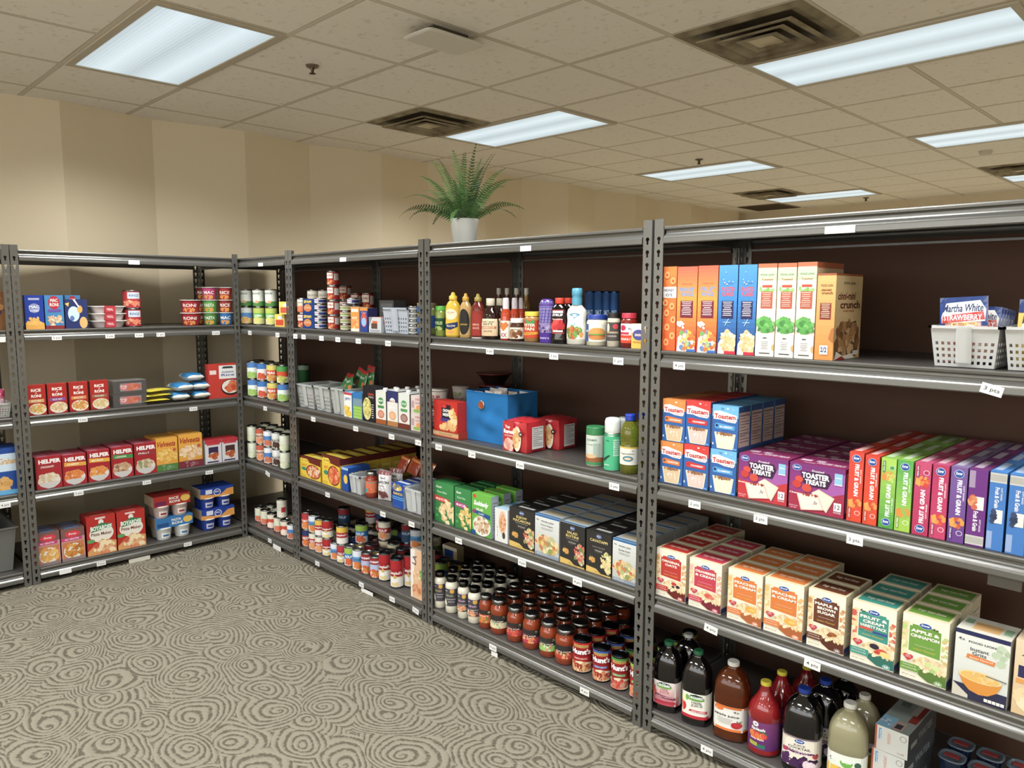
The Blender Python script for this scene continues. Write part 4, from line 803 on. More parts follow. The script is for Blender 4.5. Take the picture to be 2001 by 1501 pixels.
for k, (a, b, t, v) in enumerate(((1614, 1700, 1372, .02), (1648, 1724, 1356, .145))):
    juice(('front', 'rear')[k]+' cloudy greenish juice bottle with white cap', a, b, t, '9a9470', 'd8d6cc', (.08, .46), lj, 'e2e4da', v=v, mat=inkmat('cloudy_juice', .09, trans=.15) if k == 0 else bpy.data.materials['cloudy_juice'])
# stacked cartons and small foil drink packs at the lower right
cw = [Rc(0, 0, 1, 1, 'd4d6d0'), Rc(0, 0, .06, 1, 'b85a48'), Rc(.12, .45, .2, .9, '5a9ac8'), T('sparkling', .17, .65, .06, .4, 'ffffff', rot=90, b=.3), T('water', .42, .6, .12, .5, 'd0a8a0', rot=90, b=.5), Ov(.85, .78, .1, .12, '8a8a84'), Ov(.85, .78, .08, .1, 'd4d6d0'), T('12 CANS', .8, .15, .2, .08, 'b09090', b=.3)]
ct = [Rc(0, 0, 1, 1, '98a098'), Rc(0, 0, .45, .3, '8ac4e0'), Bl(.25, .15, .2, .1, 12, .08, 'f0f4f4', '6aa8cc'), Rc(.45, .03, .75, .25, 'c8a49c'), Rc(.5, .06, .7, .18, '4a4444'), Rc(.7, .3, .95, .9, '9a3a30'), Rc(.6, .5, .8, .95, 'b8b0a4'), T('WATER', .3, .7, .3, .12, '606a66')]
u0 = u_at(1706, .05, SH[5], 'R'); cwm = boxmesh('drink_carton', .092, .25, .0755, cw, 'd0d2cc', side=[Rc(0, 0, 1, 1, '4a4e52'), Rc(.1, .3, .3, .5, '9aa0a0'), T('WATER', .6, .5, .5, .3, '8a9094')], top=ct, cols={'r': '4a4e52', 't': '98a098', 'l': 'a84a3c'})
for k in range(3):
    o = bpy.data.objects.new('drink_carton', cwm); COL.objects.link(o); o.location = W3('R', .402+.004*k, .205, SH[5]+.0765*k); o.rotation_euler = (0, 0, -.05+.02*k)
    tag(o, ('bottom', 'middle', 'top')[k]+' of three pale flavored water cartons stacked at lower right', 'drink carton', 'stacked water cartons')
dk = MB(); dk.lathe([(.026, 0), (.033, .05), (.034, .06)], '16223c', n=20, sq=.5); dkm = dk.mesh('drink_cup', FOIL)
lid = MB(); lid.lathe([(.036, .06), (.036, .062), (.03, .063), (.029, .061), (.001, .061)], '5c6a74', n=20, sq=.5, cap=False)
lid.box(-.02, .02, -.012, .008, .063, .066, '8c3838'); lidm = lid.mesh('foil_lid', FOIL); j = 0
for r_ in range(2):
    for c_ in range(3):
        for lv_ in range(2):
            o = bpy.data.objects.new('fruit_cup', dkm); COL.objects.link(o); o.location = W3('R', .53+.078*c_, .24+.09*r_, SH[5]+.0685*lv_)
            l = bpy.data.objects.new('foil_lid', lidm); COL.objects.link(l); l.parent = o
            tag(o, 'dark blue fruit cup, '+('bottom', 'top')[lv_]+' layer, '+('front', 'back')[r_]+' row, '+('left', 'middle', 'right')[c_]+' column, lower right shelf', 'fruit cup', 'dark foil lidded fruit cups')
# ================================================================ middle unit (under the fern)
BK, GRY = '1a1a18', '77777a'
# condiments on the upper shelf; bottles are lathed, squeezed front to back
def cond(name, label, cat, a, b, t, prof, body, lab=None, art=None, labase='ffffff', cap=None, cc='ffffff', v=.03, n=1, group='condiment bottles', mat=None, sy=.75, span=150, sq=0., capname='cap', ridge=False, row='R', s=2, step=None, turn=0.35, capmat=None):
    return vessel(name, label, cat, row, s, a, b, t, prof, lab, art, cap, cc, body=body, sq=sq, sy=sy, mat=mat or GLOSS, labase=labase, span=span, v=v, n=n, group=group, capname=capname, ridge=ridge, step=step, turn=turn, capmat=capmat)
SQB = [(.9, 0), (1, .02), (1, .3), (.96, .45), (1, .6), (.97, .68), (.75, .76), (.5, .81), (.45, .83)]
NOZ = [(.5, .83), (.52, .85), (.5, .91), (.3, .93), (.2, .99), (.1, 1.0), (.001, 1.0)]
JAR = [(.92, 0), (1, .02), (1, .76), (.92, .82), (.84, .84), (.84, .86)]; JC = [(.9, .85), (.93, .86), (.93, .985), (.9, 1), (.001, 1)]
cond('pickle_jar', 'short pickle jar with bright green lid, left end of the condiments', 'pickle jar', 850, 873, 598, JAR, '8a9a3c', (.2, .6), [Rc(0, 0, 1, 1, '1c4c30'), T('PICKLES', .5, .6, .6, .25, 'c8dc90'), Bl(.5, .2, .4, .12, 8, .15, 'a8b850')], '1c4c30', JC, '58b838', sy=1., capname='lid', ridge=True)
cond('pickle_jar', 'pickle jar with bronze lid behind the green lidded jar', 'pickle jar', 836, 856, 592, JAR, '7c8a40', (.2, .6), [Rc(0, 0, 1, 1, '20407c')], '20407c', JC, '7c6a48', sy=1., capname='lid', v=.12)
mu = [Ov(.5, .78, .36, .2, 'f0e4c0'), T('YELLOW', .5, .84, .4, .07, 'b03828', b=.5), T('MUSTARD', .5, .75, .44, .07, 'b03828', b=.5), ('p', [(.12, .4), (.88, .5), (.88, .32), (.5, .2), (.12, .26)], '24305c'), T('YELLOW', .5, .35, .5, .07, 'f0ece0', b=.6), Ov(.5, .12, .2, .06, 'e0a050')]
cond('mustard_bottle', 'bright yellow squeeze mustard bottle with pointed yellow cap', 'mustard', 873, 903, 571, SQB, 'e0b41c', (.04, .64, 150), mu, 'e4b820', NOZ, 'e8c020')
bm = [Ov(.5, .5, .42, .48, '1c1a18'), Ov(.5, .5, .38, .44, '28241e'), T('DIJON', .5, .68, .4, .08, 'd8b040', b=.5), T('HONEY', .5, .52, .4, .07, 'd8d0b8', b=.4), T('MUSTARD', .5, .4, .5, .06, 'd8b040', b=.4)]
cond('mustard_bottle', 'tan mustard bottle with black oval label and yellow nozzle', 'mustard', 900, 924, 573, SQB, 'c09858', (.06, .66, 140), bm, 'c09858', NOZ, 'c8981c')
rb = [('p', [(.15, .1), (.85, .1), (.9, .8), (.5, .97), (.1, .8)], '9c2c20'), T('Bold', .5, .7, .5, .12, 'f0e0d0'), T('BBQ', .5, .5, .4, .08, 'e0a890'), T('SAUCE', .5, .38, .4, .08, 'e0a890'), Rc(0, 0, 1, .05, 'e8e4dc')]
cond('sauce_bottle', 'red brown squeeze sauce bottle with olive pointed cap', 'sauce', 923, 949, 574, SQB, '6c2014', (.0, .62, 150), rb, '8a2c1c', NOZ, '9a8420')
cond('sauce_bottle', 'dark barbecue bottle hidden behind the red brown squeeze bottle', 'sauce', 938, 955, 602, SQB, '34140e', None, None, 'ffffff', NOZ, '8a7c28', v=.11)
SB = [(.88, 0), (1, .02), (1, .35), (.92, .5), (.86, .62), (.6, .72), (.44, .78), (.4, .84)]
sb = [('g', 0, 0, 1, 1, 'd8b890', 'e8d8b0'), T('SWEET BABY', .5, .82, .66, .1, '3c2418', b=.8), T("RAY'S", .5, .69, .44, .12, '3c2418'), Rc(.1, .42, .9, .56, 'c07848'), T('BARBECUE', .5, .49, .6, .08, 'f0e4cc', b=.5), T('SAUCE', .5, .28, .4, .09, '5c3420', b=.5)]
SC_ = [(.44, .82), (.47, .83), (.47, .99), (.43, 1), (.001, 1)]
cond('sauce_bottle', 'dark barbecue sauce bottle with cream label and cream neck wrap', 'sauce', 944, 978, 583, SB, '2a120a', (.08, .5, 150), sb, 'e0cca0', SC_, 'd8ccb0', mat=GLASSY)
cond('sauce_bottle', 'second cream necked barbecue bottle, behind the front one', 'sauce', 965, 993, 583, SB, '2a120a', (.08, .5, 150), sb, 'e0cca0', SC_, 'ccc0a4', v=.10, mat=GLASSY)
HB = [(.9, 0), (1, .02), (1, .55), (.85, .68), (.6, .74), (.55, .8)]
HC = [(.62, .72), (.62, .9), (.55, .985), (.5, 1), (.001, 1)]
hb = [Rc(0, 0, 1, 1, 'eae2d0'), ('p', [(.5, .4), (.9, .75), (.7, .95), (.5, .85), (.3, .95), (.1, .75)], 'd8782c'), T('XX', .5, .2, .5, .24, 'b03a60')]
for k, (a, b, v, w_) in enumerate(((978, 999, .03, 'left front'), (996, 1015, .11, 'middle'), (1010, 1026, .145, 'right'))):
    cond('hot_sauce_bottle', w_+' orange red hot sauce bottle with pale wrapped neck', 'hot sauce', a, b, 582, HB, 'b83c14', (.04, .46), hb, 'e4dcc8', HC, 'd8ccd0', v=v, mat=GLASSY, sy=1., turn=.3)
nu = [Rc(0, 0, 1, 1, 'e8dcc8'), Ov(.35, .45, .2, .4, 'a8744c'), Bl(.7, .4, .2, .3, 8, .2, '6c3c20', '8a5830'), T('HAZELNUT', .6, .82, .5, .12, '5a3420', b=.6)]
cond('spread_jar', 'short chocolate hazelnut spread jar with white lid', 'spread jar', 996, 1026, 622, [(.9, 0), (1, .03), (1, .5), (.95, .7), (.82, .76), (.82, .82)], '4c2c1c', (.1, .6, 200), nu, 'e4d8c4', [(.9, .8), (.92, .82), (.92, .98), (.88, 1), (.001, 1)], 'e8e4da', sy=1., ridge=True, capname='lid', v=.02)
pp = [Rc(0, 0, 1, 1, 'c8401c'), Bl(.5, .9, .3, .06, 6, .12, '3a9a4c'), T('PETER', .5, .72, .6, .16, 'f4e8c8'), T('PAN', .5, .5, .5, .18, 'f4e8c8'), ('p', [(.05, .12), (.95, .2), (.95, .34), (.05, .28)], 'f0a828'), T('PEANUT', .5, .23, .5, .08, '8a2414', b=.5)]
cond('peanut_butter_jar', 'peanut butter jar with red label and yellow lid', 'peanut butter', 1024, 1056, 609, JAR, 'b07c40', (.14, .72), pp, 'c8401c', JC, 'e8cc1c', sy=1., ridge=True, capname='lid', v=.02, group=None)
VB = [(.9, 0), (1, .01), (1, .62), (.9, .68), (.55, .74), (.52, .88)]; VC = [(.56, .87), (.58, .88), (.58, .99), (.54, 1), (.001, 1)]
for k, (a, b) in enumerate(((967, 983), (983, 999), (1001, 1018), (1020, 1037))):
    cond('vinegar_bottle', ('leftmost', 'second', 'third', 'rightmost')[k]+' tall brown bottle with grey cap in the back row', 'vinegar bottle', a, b, 563, VB, '5a3418' if k < 3 else 'a0762c', (.1, .6), [Rc(0, 0, 1, 1, '8a5a28')], '8a6a3c', VC, 'c0bcb0', v=.2, mat=GLASSY, sy=1., group='tall brown bottles at the back', capmat=SATIN)
pl = [Rc(0, 0, 1, 1, 'd8d0e0')]
for i in range(7): pl += [('p', [(i/6-.06, .45), (i/6-.01, .45), (i/6+.14, 1), (i/6+.09, 1)], '4c3c90'), Rc(0, .48+i*.075, 1, .5+i*.075, '6a5aa8')]
pl += [Rc(0, .22, 1, .48, '9080b0'), Bl(.5, .35, .45, .1, 24, .1, '3c2468', '6a4c98', 'c8b8dc'), Rc(0, .0, 1, .24, '4c2c8c'), T('GRAPE', .45, .13, .6, .08, 'e0d8f0', b=.6)]
cond('jelly_bottle', 'purple gingham squeeze jelly bottle', 'jelly bottle', 1056, 1085, 584, [(.8, 0), (.86, .12), (.8, .15), (1, .3), (1, .85), (.8, .97), (.5, 1), (.001, 1)], '5a3c90', (.0, .94), pl, '8c80b0', None, sy=.7, group=None)
sy_ = [('p', [(.1, 0), (.9, 0), (.95, .5), (.85, 1), (.15, 1), (.05, .5)], 'd83c40'), T('SYRUP', .5, .78, .56, .1, 'ffffff'), Rc(.2, .86, .8, .96, 'f0e4e0'), Bl(.5, .35, .34, .2, 16, .14, 'f05048', 'b81c28'), T('Strawberry', .5, .6, .56, .08, 'f8e0dc', b=.5), Rc(.2, .06, .8, .14, 'f0e0d8')]
SYB = [(.85, 0), (1, .02), (1, .12), (.86, .2), (.98, .4), (1, .6), (.86, .78), (.5, .86), (.42, .88)]; SYC = [(.48, .87), (.5, .88), (.5, .985), (.45, 1), (.001, 1)]
for k, (a, b, v) in enumerate(((1079, 1113, .02), (1098, 1128, .1))):
    cond('syrup_bottle', ('front', 'rear')[k]+' dark syrup bottle with orange red cap', 'syrup bottle', a, b, 582, SYB, '140a08', (.22, .74, 130), sy_, '241210', SYC, 'd83418', v=v, sy=.7, mat=GLASSY)
rn = [('p', [(.12, .45), (.5, 0), (.88, .45), (.88, .85), (.5, 1), (.12, .85)], 'e8ecea'), Ov(.5, .8, .28, .12, '5c9cb8'), T('RANCH', .5, .8, .4, .07, 'ffffff'), Rc(.2, .5, .8, .66, '8cc0d4'), T('dressing', .5, .58, .5, .07, 'ffffff', b=.4), Bl(.5, .22, .34, .18, 22, .12, '3c7c34', 'c84828', 'e89040', '68a848')]
cond('ranch_bottle', 'white ranch dressing bottle with blue wrapped neck', 'salad dressing', 1111, 1149, 563, [(.88, 0), (1, .02), (1, .3), (.93, .42), (1, .55), (.9, .62), (.5, .70), (.47, .72)], 'dcd8c8', (.1, .6, 140), rn, 'dcd8c8', [(.5, .70), (.52, .8), (.47, .86), (.53, .88), (.5, .985), (.4, 1), (.001, 1)], '4a9ab4', v=.02, sy=.7, group=None)
for k, (a, b) in enumerate(((1142, 1165), (1160, 1181), (1177, 1194), (1192, 1209))):
    can('salt shaker can, '+('leftmost', 'second', 'third', 'rightmost')[k]+' of four dark blue ones at the back', 'R', 2, a, b, 569, [Rc(0, .25, 1, 1, '1c4a80'), Rc(0, 0, 1, .25, 'd8d8d4'), T('SALT', .5, .6, .4, .1, 'c8d8ec', b=.8)], '1c4a80', v=.17, name='salt_canister', lid='2c5488', catg='salt canister', group='blue salt canisters')
my_ = [Rc(0, 0, 1, 1, 'e8e4d4'), Rc(0, 0, .28, 1, '2c58a0'), T('MAYO', .14, .6, .22, .14, 'ffffff', rot=0), Ov(.62, .45, .36, .35, 'd89848'), Rc(.3, .36, .94, .44, '5a9a3c'), Rc(.3, .28, .94, .36, 'b8402c'), Ov(.62, .22, .32, .12, 'c88038')]
cond('mayonnaise_jar', 'cream mayonnaise jar with royal blue lid and burger label', 'mayonnaise', 1146, 1187, 615, JAR, 'e4dcbc', (.14, .7), my_, 'e8e4d4', JC, '20409c', sy=1., ridge=True, capname='lid', v=.02, group=None)
se = [Rc(0, 0, 1, 1, '4a4440'), Ov(.25, .7, .12, .25, 'd8d0b8'), Ov(.72, .78, .16, .14, 'c83c48'), Rc(.1, .4, .9, .5, 'a89878'), T('POWDER', .5, .25, .6, .1, 'c8c0b0', b=.4)]
cond('seasoning_jar', 'seasoning jar with black lid and charcoal label', 'seasoning jar', 1186, 1212, 611, JAR, 'c8c0a8', (.18, .72), se, '4a4440', JC, '1c1a18', sy=1., ridge=True, capname='lid', v=.02, group=None)
pe = [Rc(0, 0, 1, 1, 'e8e0e0'), Ov(.3, .78, .16, .15, 'c02c50'), T('Ry', .68, .72, .2, .14, '3a3438', b=.3), Rc(0, 0, 1, .4, 'd8401c'), Rc(.05, .44, .6, .56, 'c0304c'), T('PEANUTS', .5, .2, .7, .12, 'f8e8e0', b=.5)]
cond('peanut_jar', 'peanut jar with raspberry red lid at the right of the condiments', 'peanut jar', 1213, 1245, 612, JAR, '7c2018', (.14, .7), pe, 'e8e0e0', JC, 'c83048', sy=1., ridge=True, capname='lid', v=.02, group=None)
carton('stuffing_box', 'small yellow box half hidden by the right posts of the condiment shelf', 'food box', 'R', 2, 1233, 1262, 633, .05, [Rc(0, 0, 1, 1, 'e8b43c'), Rc(0, .65, 1, 1, 'f0e8dc'), Ov(.5, .55, .42, .22, '4c4c90'), T('BAKING', .5, .55, .5, .1, 'f0e0c0'), T('POWDER', .5, .25, .7, .08, '8a3c1c', b=.5)], 'e0b03c', v=.02)
# ---- noodles, bin, oil
cmn = [Rc(0, 0, 1, 1, 'c8281c'), Rc(.34, .34, .72, .88, '221a20'), T('CHOW', .53, .68, .28, .1, 'ffffff'), T('MEIN', .53, .54, .28, .1, 'ffffff'), Rc(.3, .3, .7, .42, '4a3480'), Bl(.8, .4, .16, .36, 30, .1, 'e8b870', 'd89848', 'f4d8a0'), Bl(.6, .12, .36, .1, 20, .1, 'e8c080', 'c88840'), Ov(.45, .82, .1, .06, 'd83030')]
mb = MB(); mb.lathe([(.8, 0), (1, .03), (1.02, .035), (1.0, .04), (.98, .04), (.001, .04)], '201c1c', n=24, sq=.85, sy=1)
tray = mb.mesh('noodle_tray', FOIL)
o = carton('noodle_tray_box', 'red chow mein noodle tray sleeve standing beside the blue bin', 'noodle box', 'R', 3, 848, 894, 784, .06, cmn, 'b8281c', v=.02, lift=.031)
o2 = carton('noodle_tray_box', 'lower chow mein sleeve lying flat under the standing one', 'noodle box', 'R', 3, 846, 896, .03, .11, [Rc(0, 0, 1, 1, 'a83a20'), Rc(0, .2, 1, .8, 'c8a070'), T('chow mein noodles', .5, .5, .5, .25, '8a3a20', b=.3)], 'a8301c', v=.015)
CUPP = [(.7, 0), (.72, .02), (1, .94), (1.04, .95), (1.04, .98), (1, 1), (.001, .995)]
for k, (a, b, t, v) in enumerate(((847, 884, 752, .085), (884, 917, 749, .24))):
    for q in (0, 1):
        cond('noodle_cup', ('upper', 'lower')[q]+' white noodle cup, '+('left', 'right')[k]+' stack behind the chow mein sleeve', 'noodle cup', a, b, z_at(t, u_at((a+b)/2, v+.04, SH[3], 'R'), v+.04, 'R')-SH[3]-.0-.095*q if False else .098, CUPP, 'd8ccc0', (.1, .9), [Rc(0, 0, 1, 1, 'e0d4c8'), T('CUP', .5, .66, .5, .26, 'b83c3c' if k == 0 else '8aa848', b=1.2), T('NOODLES', .5, .36, .7, .16, 'b83c3c', b=.8), Rc(0, .0, 1, .12, 'c84038')], 'e0d4c8', None, v=v, sy=1., group='white noodle cups', mat=SATIN, s=3)
        ob = [x for x in COL.objects if x.name.startswith('noodle_cup')][-1]
        if q == 0: ob.location.z += .1
# blue fabric storage bin, turned slightly
def fabric_bin():
    w, d, h, t = .262, .19, .224, .004; colr = '1c6fae'
    r = bpy.data.objects.new('fabric_bin', None); COL.objects.link(r)
    rg = random.Random(5)
    def sheet(A, Bv, flip, nm):
        n, m = 18, 14; mb = MB()
        for off in (0, t):
            rows = []
            for j in range(m+1):
                row = []
                for i in range(n+1):
                    s_, z = i/n, j/m; nx, ny = Bv[1]-A[1], -(Bv[0]-A[0]); ln = math.hypot(nx, ny); nx, ny = nx/ln, ny/ln
                    wv = (.0045*math.sin(7*s_+9*z)+.003*math.sin(15*s_-7*z+2)+.003*math.sin(3*s_+16*z))*math.sin(math.pi*s_)*math.sin(math.pi*min(1, z*1.05))
                    row.append((A[0]+(Bv[0]-A[0])*s_+nx*(wv-off), A[1]+(Bv[1]-A[1])*s_+ny*(wv-off), h*z+(-.004*math.sin(math.pi*s_)*z)))
                rows.append(row)
            mb.grid(rows if off == 0 else [q[::-1] for q in rows], colr, closed=False)
        a, b = Vector((*A, h)), Vector((*Bv, h)); mb.box(min(a.x, b.x)-.0015, max(a.x, b.x)+.0015, min(a.y, b.y)-.0015, max(a.y, b.y)+.0015, h-.006, h-.002, colr)
        return mb.build(nm, CLOTH, r)
    W2, D2 = w/2, d/2
    fr = sheet((-W2, -D2), (W2, -D2), 0, 'front_panel'); sheet((W2, -D2), (W2, D2), 0, 'side_panel'); sheet((W2, D2), (-W2, D2), 0, 'rear_panel'); sheet((-W2, D2), (-W2, -D2), 0, 'side_panel')
    mb = MB(); mb.box(-W2+.003, W2-.003, -D2+.003, D2-.003, .001, .006, colr); mb.build('base_panel', CLOTH, r)
    mb = MB(); rows = []
    for i in range(28):
        a = 2*math.pi*i/28; rows.append([((.0165+.0035*math.cos(p))*math.cos(a)-.03, -D2-.004-.0025*math.sin(p), h-.06+(.0165+.0035*math.cos(p))*math.sin(a)) for p in [2*math.pi*k/8 for k in range(8)]])
    mb.grid(rows+[rows[0]], 'c8c0b0'); mb.build('grommet_ring', TIN, r)
    mb = MB(); mb.face([(-.03+.0145*math.cos(2*math.pi*i/20), -D2-.0068, h-.06+.0145*math.sin(2*math.pi*i/20)) for i in range(20)], 'a8481c'); mb.build('grommet_hole', CLOTH, r)
    return r
fb = fabric_bin(); place(fb, 'R', u_at(936, .035, SH[3], 'R')+.006, .168, SH[3], .02); tag(fb, 'bright blue fabric storage bin with a metal ring, full of snack bags', 'storage bin')
for k in range(8):
    x = -.092+.061*(k % 4); yy = -.045+.085*(k//4); M_ = Matrix.Rotation(.02, 4, 'Z')@Vector((x, yy, 0))
    o = pouch('snack_bag', ('first', 'second', 'third', 'fourth')[k % 4]+' orange snack bag from the left in the '+('front', 'rear')[k//4]+' of the blue bin', 'snack bag', 'R', 0, 0, 0, .056, .105, .045, [Rc(0, .7, 1, 1, 'e8e0d8'), Rc(0, .2, 1, .6, 'd84c24')], 'd8501f', tiltx=.08-.02*k, ry=.05*math.sin(k*2.), group='orange snack bags')
    o.location = Vector(fb.location)+Vector((M_.x, M_.y, .112+.006*(k % 3)))
for k in range(2):
    mb = MB(); mb.lathe([(.05, 0), (.085, .05), (.092, .052), (.092, .056), (.088, .057), (.001, .057)], '2c1412', n=28, colf=lambda a, b: '1c1414' if a < 1 else '6c2420')
    o = mb.build('noodle_bowl', FOIL); u = u_at(966, .44, 1.2, 'R'); o.location = W3('R', u, .44, SH[3]+.147+.0585*k)
    tag(o, ('lower', 'upper')[k]+' dark instant noodle bowl stacked behind the blue bin', 'noodle bowl', 'dark noodle bowls')
mb = MB(); mb.box(-.12, .12, -.11, .11, 0, .145, '241a16'); o = mb.build('noodle_case', CARD); o.location = W3('R', u, .44, SH[3]+.001); tag(o, 'dark cardboard case under the noodle bowls at the back', 'cardboard box')
def ramen():
    r = MB(); w, d, h = .125, .115, .125; n = 8
    def P(face, s_, t_):
        bul = .010*(math.sin(math.pi*s_)*math.sin(math.pi*t_))**.5+.0025*math.sin(9*s_+5*t_)
        X, Z = -w/2+w*s_, h*t_
        if face == 0: return (X, -d/2-bul, Z)
        if face == 1: return (w/2+bul, -d/2+d*s_, Z)
        if face == 2: return (w/2-w*s_, d/2+bul, Z)
        if face == 3: return (-w/2-bul, d/2-d*s_, Z)
    for f in range(4): r.grid([[P(f, i/n, j/n) for i in range(n+1)] for j in range(n+1)], 'b8242c', closed=False)
    r.grid([[(-w/2+w*i/n, -d/2+d*j/n, h+.012*(math.sin(math.pi*i/n)*math.sin(math.pi*j/n))**.5+.003*math.sin(i*2.3+j*1.7)*math.sin(math.pi*i/n)) for i in range(n+1)] for j in range(n+1)], 'c0282e', closed=False)
    art = [Rc(0, 0, .5, 1, 'c0242e'), Ov(.66, .45, .18, .42, 'e8dcc4'), Bl(.62, .5, .16, .34, 40, .08, 'e0a868', 'c88848', 'f0cc90'), T('Top', .22, .8, .22, .12, 'ffffff'), T('Ramen', .28, .66, .46, .14, 'ffffff', b=1.4), T('CHICKEN', .26, .52, .36, .06, 'f4d4c8', b=.4), Ov(.82, .62, .09, .08, '2c2020'), T('50', .82, .62, .08, .06, 'ffffff'), Bl(.3, .22, .22, .14, 14, .12, 'e8c0b0', 'd88878')]
    art_flat(r, art, w, h, (-w/2, -d/2-.0135, 0), (1, 0, 0), (0, 0, 1))
    art_flat(r, nutr(.15, .12, .75, .86, 'e0dcd8'), d, h, (w/2+.0135, -d/2, 0), (0, 1, 0), (0, 0, 1))
    me = r.mesh('ramen_multipack', FOIL); return me
rme = ramen()
for k, (px, v, rz) in enumerate(((1006, .08, .02), (1068, .225, .03))):
    o = bpy.data.objects.new('ramen_multipack', rme); COL.objects.link(o); place(o, 'R', u_at(px, v-.05, SH[3], 'R')+.012, v, SH[3]+.001, rz); tag(o, ('front', 'rear')[k]+' red plastic wrapped ramen noodle multipack', 'noodle pack', 'red ramen multipacks')
cr_ = [Rc(0, 0, 1, 1, 'c8d0c4'), T('CREAMER', .4, .86, .5, .07, '3c5c44', b=.5), T('Original', .4, .7, .4, .05, '4a7a54', b=.3), Rc(.5, .25, .8, .75, 'a8b4a8'), ('p', [(0, 0), (1, 0), (1, .25), (0, .32)], '9a5c34'), Ov(.35, .3, .3, .07, 'd8b080'), Rc(0, 0, 1, .1, '3c8c54')]
vessel('creamer_canister', 'creamer canister with green lid and coffee cup label', 'creamer canister', 'R', 3, 1145, 1181, 833, [(.95, 0), (1, .01), (1, .78), (.96, .8)], (.04, .78), cr_, [(1.0, .8), (1.02, .81), (1.02, .985), (.98, 1), (.001, 1)], '2c8048', body='d0ccb8', ridge=True, mat=SATIN, v=.03)
spr = [Rc(0, 0, 1, 1, '3cb07c'), T('4x', .35, .82, .16, .05, '1c4434', b=.1), Rc(.62, .4, .95, .86, 'a8d8c0')]+lines(.78, .82, .28, 8, .05, .02, '4c8c70')+[('p', [(.1, .3), (.4, .42), (.5, .42), (.15, .24)], '1c3c34'), T('spray', .3, .14, .3, .05, 'e0f4ea', b=.4)]
for k, (a, b, v, t) in enumerate(((1180, 1213, .02, 816), (1205, 1232, .10, 815))):
    vessel('spray_can', ('front', 'rear')[k]+' mint green cooking spray can with white domed cap', 'spray can', 'R', 3, a, b, t, [(.97, 0), (1, .01), (1, .68), (.95, .72)], (.01, .7), spr, [(.94, .71), (.97, .73), (.97, .93), (.85, .985), (.6, 1), (.001, 1)], 'd8dcd6', body='b8bcb8', labase='3cb07c', v=v, group='green spray cans', mat=TIN)
oil = [Rc(0, 0, 1, 1, 'e4e2d4'), Rc(0, .92, 1, 1, 'e0b83c'), T('vegetable', .45, .62, .6, .12, '4a5048', b=.4), Ov(.5, .35, .22, .16, '4c8898'), Ov(.5, .35, .14, .07, 'e8c8a0'), T('4x', .7, .8, .1, .08, '50504a', b=.1)]
OB = [(.88, 0), (1, .02), (.97, .1), (1, .14), (1, .46), (.93, .5), (1, .6), (.98, .72), (.8, .82), (.5, .88), (.45, .9)]
for k, (a, b, v, t) in enumerate(((1211, 1249, .02, 809), (1238, 1268, .12, 806))):
    vessel('oil_bottle', ('front', 'rear')[k]+' vegetable oil bottle with blue cap, beside the right posts', 'oil bottle', 'R', 3, a, b, t, OB, (.16, .46, 200), oil, [(.5, .89), (.55, .9), (.55, .985), (.5, 1), (.001, 1)], '1c3cb0', body='b8b828', v=v, group='vegetable oil bottles', mat=CLEAR, ridge=True, capname='cap')
# ---- pasta boxes
def rice(tcol, tn, blob): return [('g', 0, 0, 1, 1, '2c7c3c', '348c48'), T('Knorr', .25, .88, .3, .06, 'f0f4ec', i=.2), T('Pasta Sides', .4, .76, .5, .05, 'c8e8c8', b=.4), ('p', [(0, .54), (0, .66), (.75, .62), (.75, .5)], tcol), T(tn, .38, .58, .56, .05, 'ffffff', b=.6), Bl(.72, .28, .42, .26, 60, .09, *blob), Ov(.14, .32, .07, .035, '4ca85c'), Ov(.14, .16, .07, .035, '4ca85c')]
EB = 'on the pasta shelf'
carton('pasta_side_box', 'leftmost green side dish box with red band '+EB, 'pasta box', 'R', 4, 849, 887, 944, .035, rice('d83c34', 'RICE', ('e8cc98', 'd8b070', 'f0dcb4')), '2c7c3c', n=2, group='green side dish boxes', side=nutr(.2, .1, .8, .8, 'c0c8c0'), cols={'r': '2c6c3c', 't': '2c7c40'})
carton('pasta_side_box', 'green side dish box with magenta band '+EB, 'pasta box', 'R', 4, 889, 921, 955, .035, rice('b83c80', 'RICE', ('e8c060', 'c8a040', 'e8e0a8')), '2c7c3c', n=4, group='green side dish boxes', cols={'r': '2c6c3c', 't': '24602f'}, gap=.012)
sd = [('g', 0, 0, 1, 1, '58a032', '6ab83c'), Ov(.15, .93, .09, .04, 'd83c30'), T('Suddenly', .48, .76, .76, .15, 'ffffff', i=.25, b=1.3), T('SALAD', .42, .63, .36, .06, 'ffffff', b=.8), ('p', [(.1, .53), (.1, .6), (.95, .55), (.95, .44)], '24508c'), T('CLASSIC', .5, .53, .3, .04, 'e0ecf8', b=.5), Ov(.12, .56, .1, .05, '8c3c80'), Ov(.52, .24, .46, .24, 'e8e8e4'), Bl(.52, .27, .38, .2, 80, .07, 'd8bc98', 'a87c54', 'c8a478', 'e8d8bc'), Rc(0, 0, .2, .1, '24508c')]
carton('pasta_side_box', 'bright green pasta salad box with white script lettering', 'pasta box', 'R', 4, 922, 960, 967, .045, sd, '5ca836', n=3, group='bright green pasta salad boxes', side=nutr(.2, .1, .85, .9, 'a8b4bc'), cols={'r': '9aa6b0', 't': '6ab83c'}, gap=.03, v=.018)
pw = [Rc(0, 0, 1, 1, 'e0e0da'), Ov(.6, .6, .3, .35, 'e8b8a0'), Bl(.6, .6, .2, .25, 24, .1, 'c8884c', 'e0a870'), Rc(.1, .15, .3, .4, 'f4f4f0'), T('SPAGHETTI', .2, .3, .1, .3, '5a4c44', rot=90, b=.4), Ov(.7, .22, .12, .1, '44403c')]
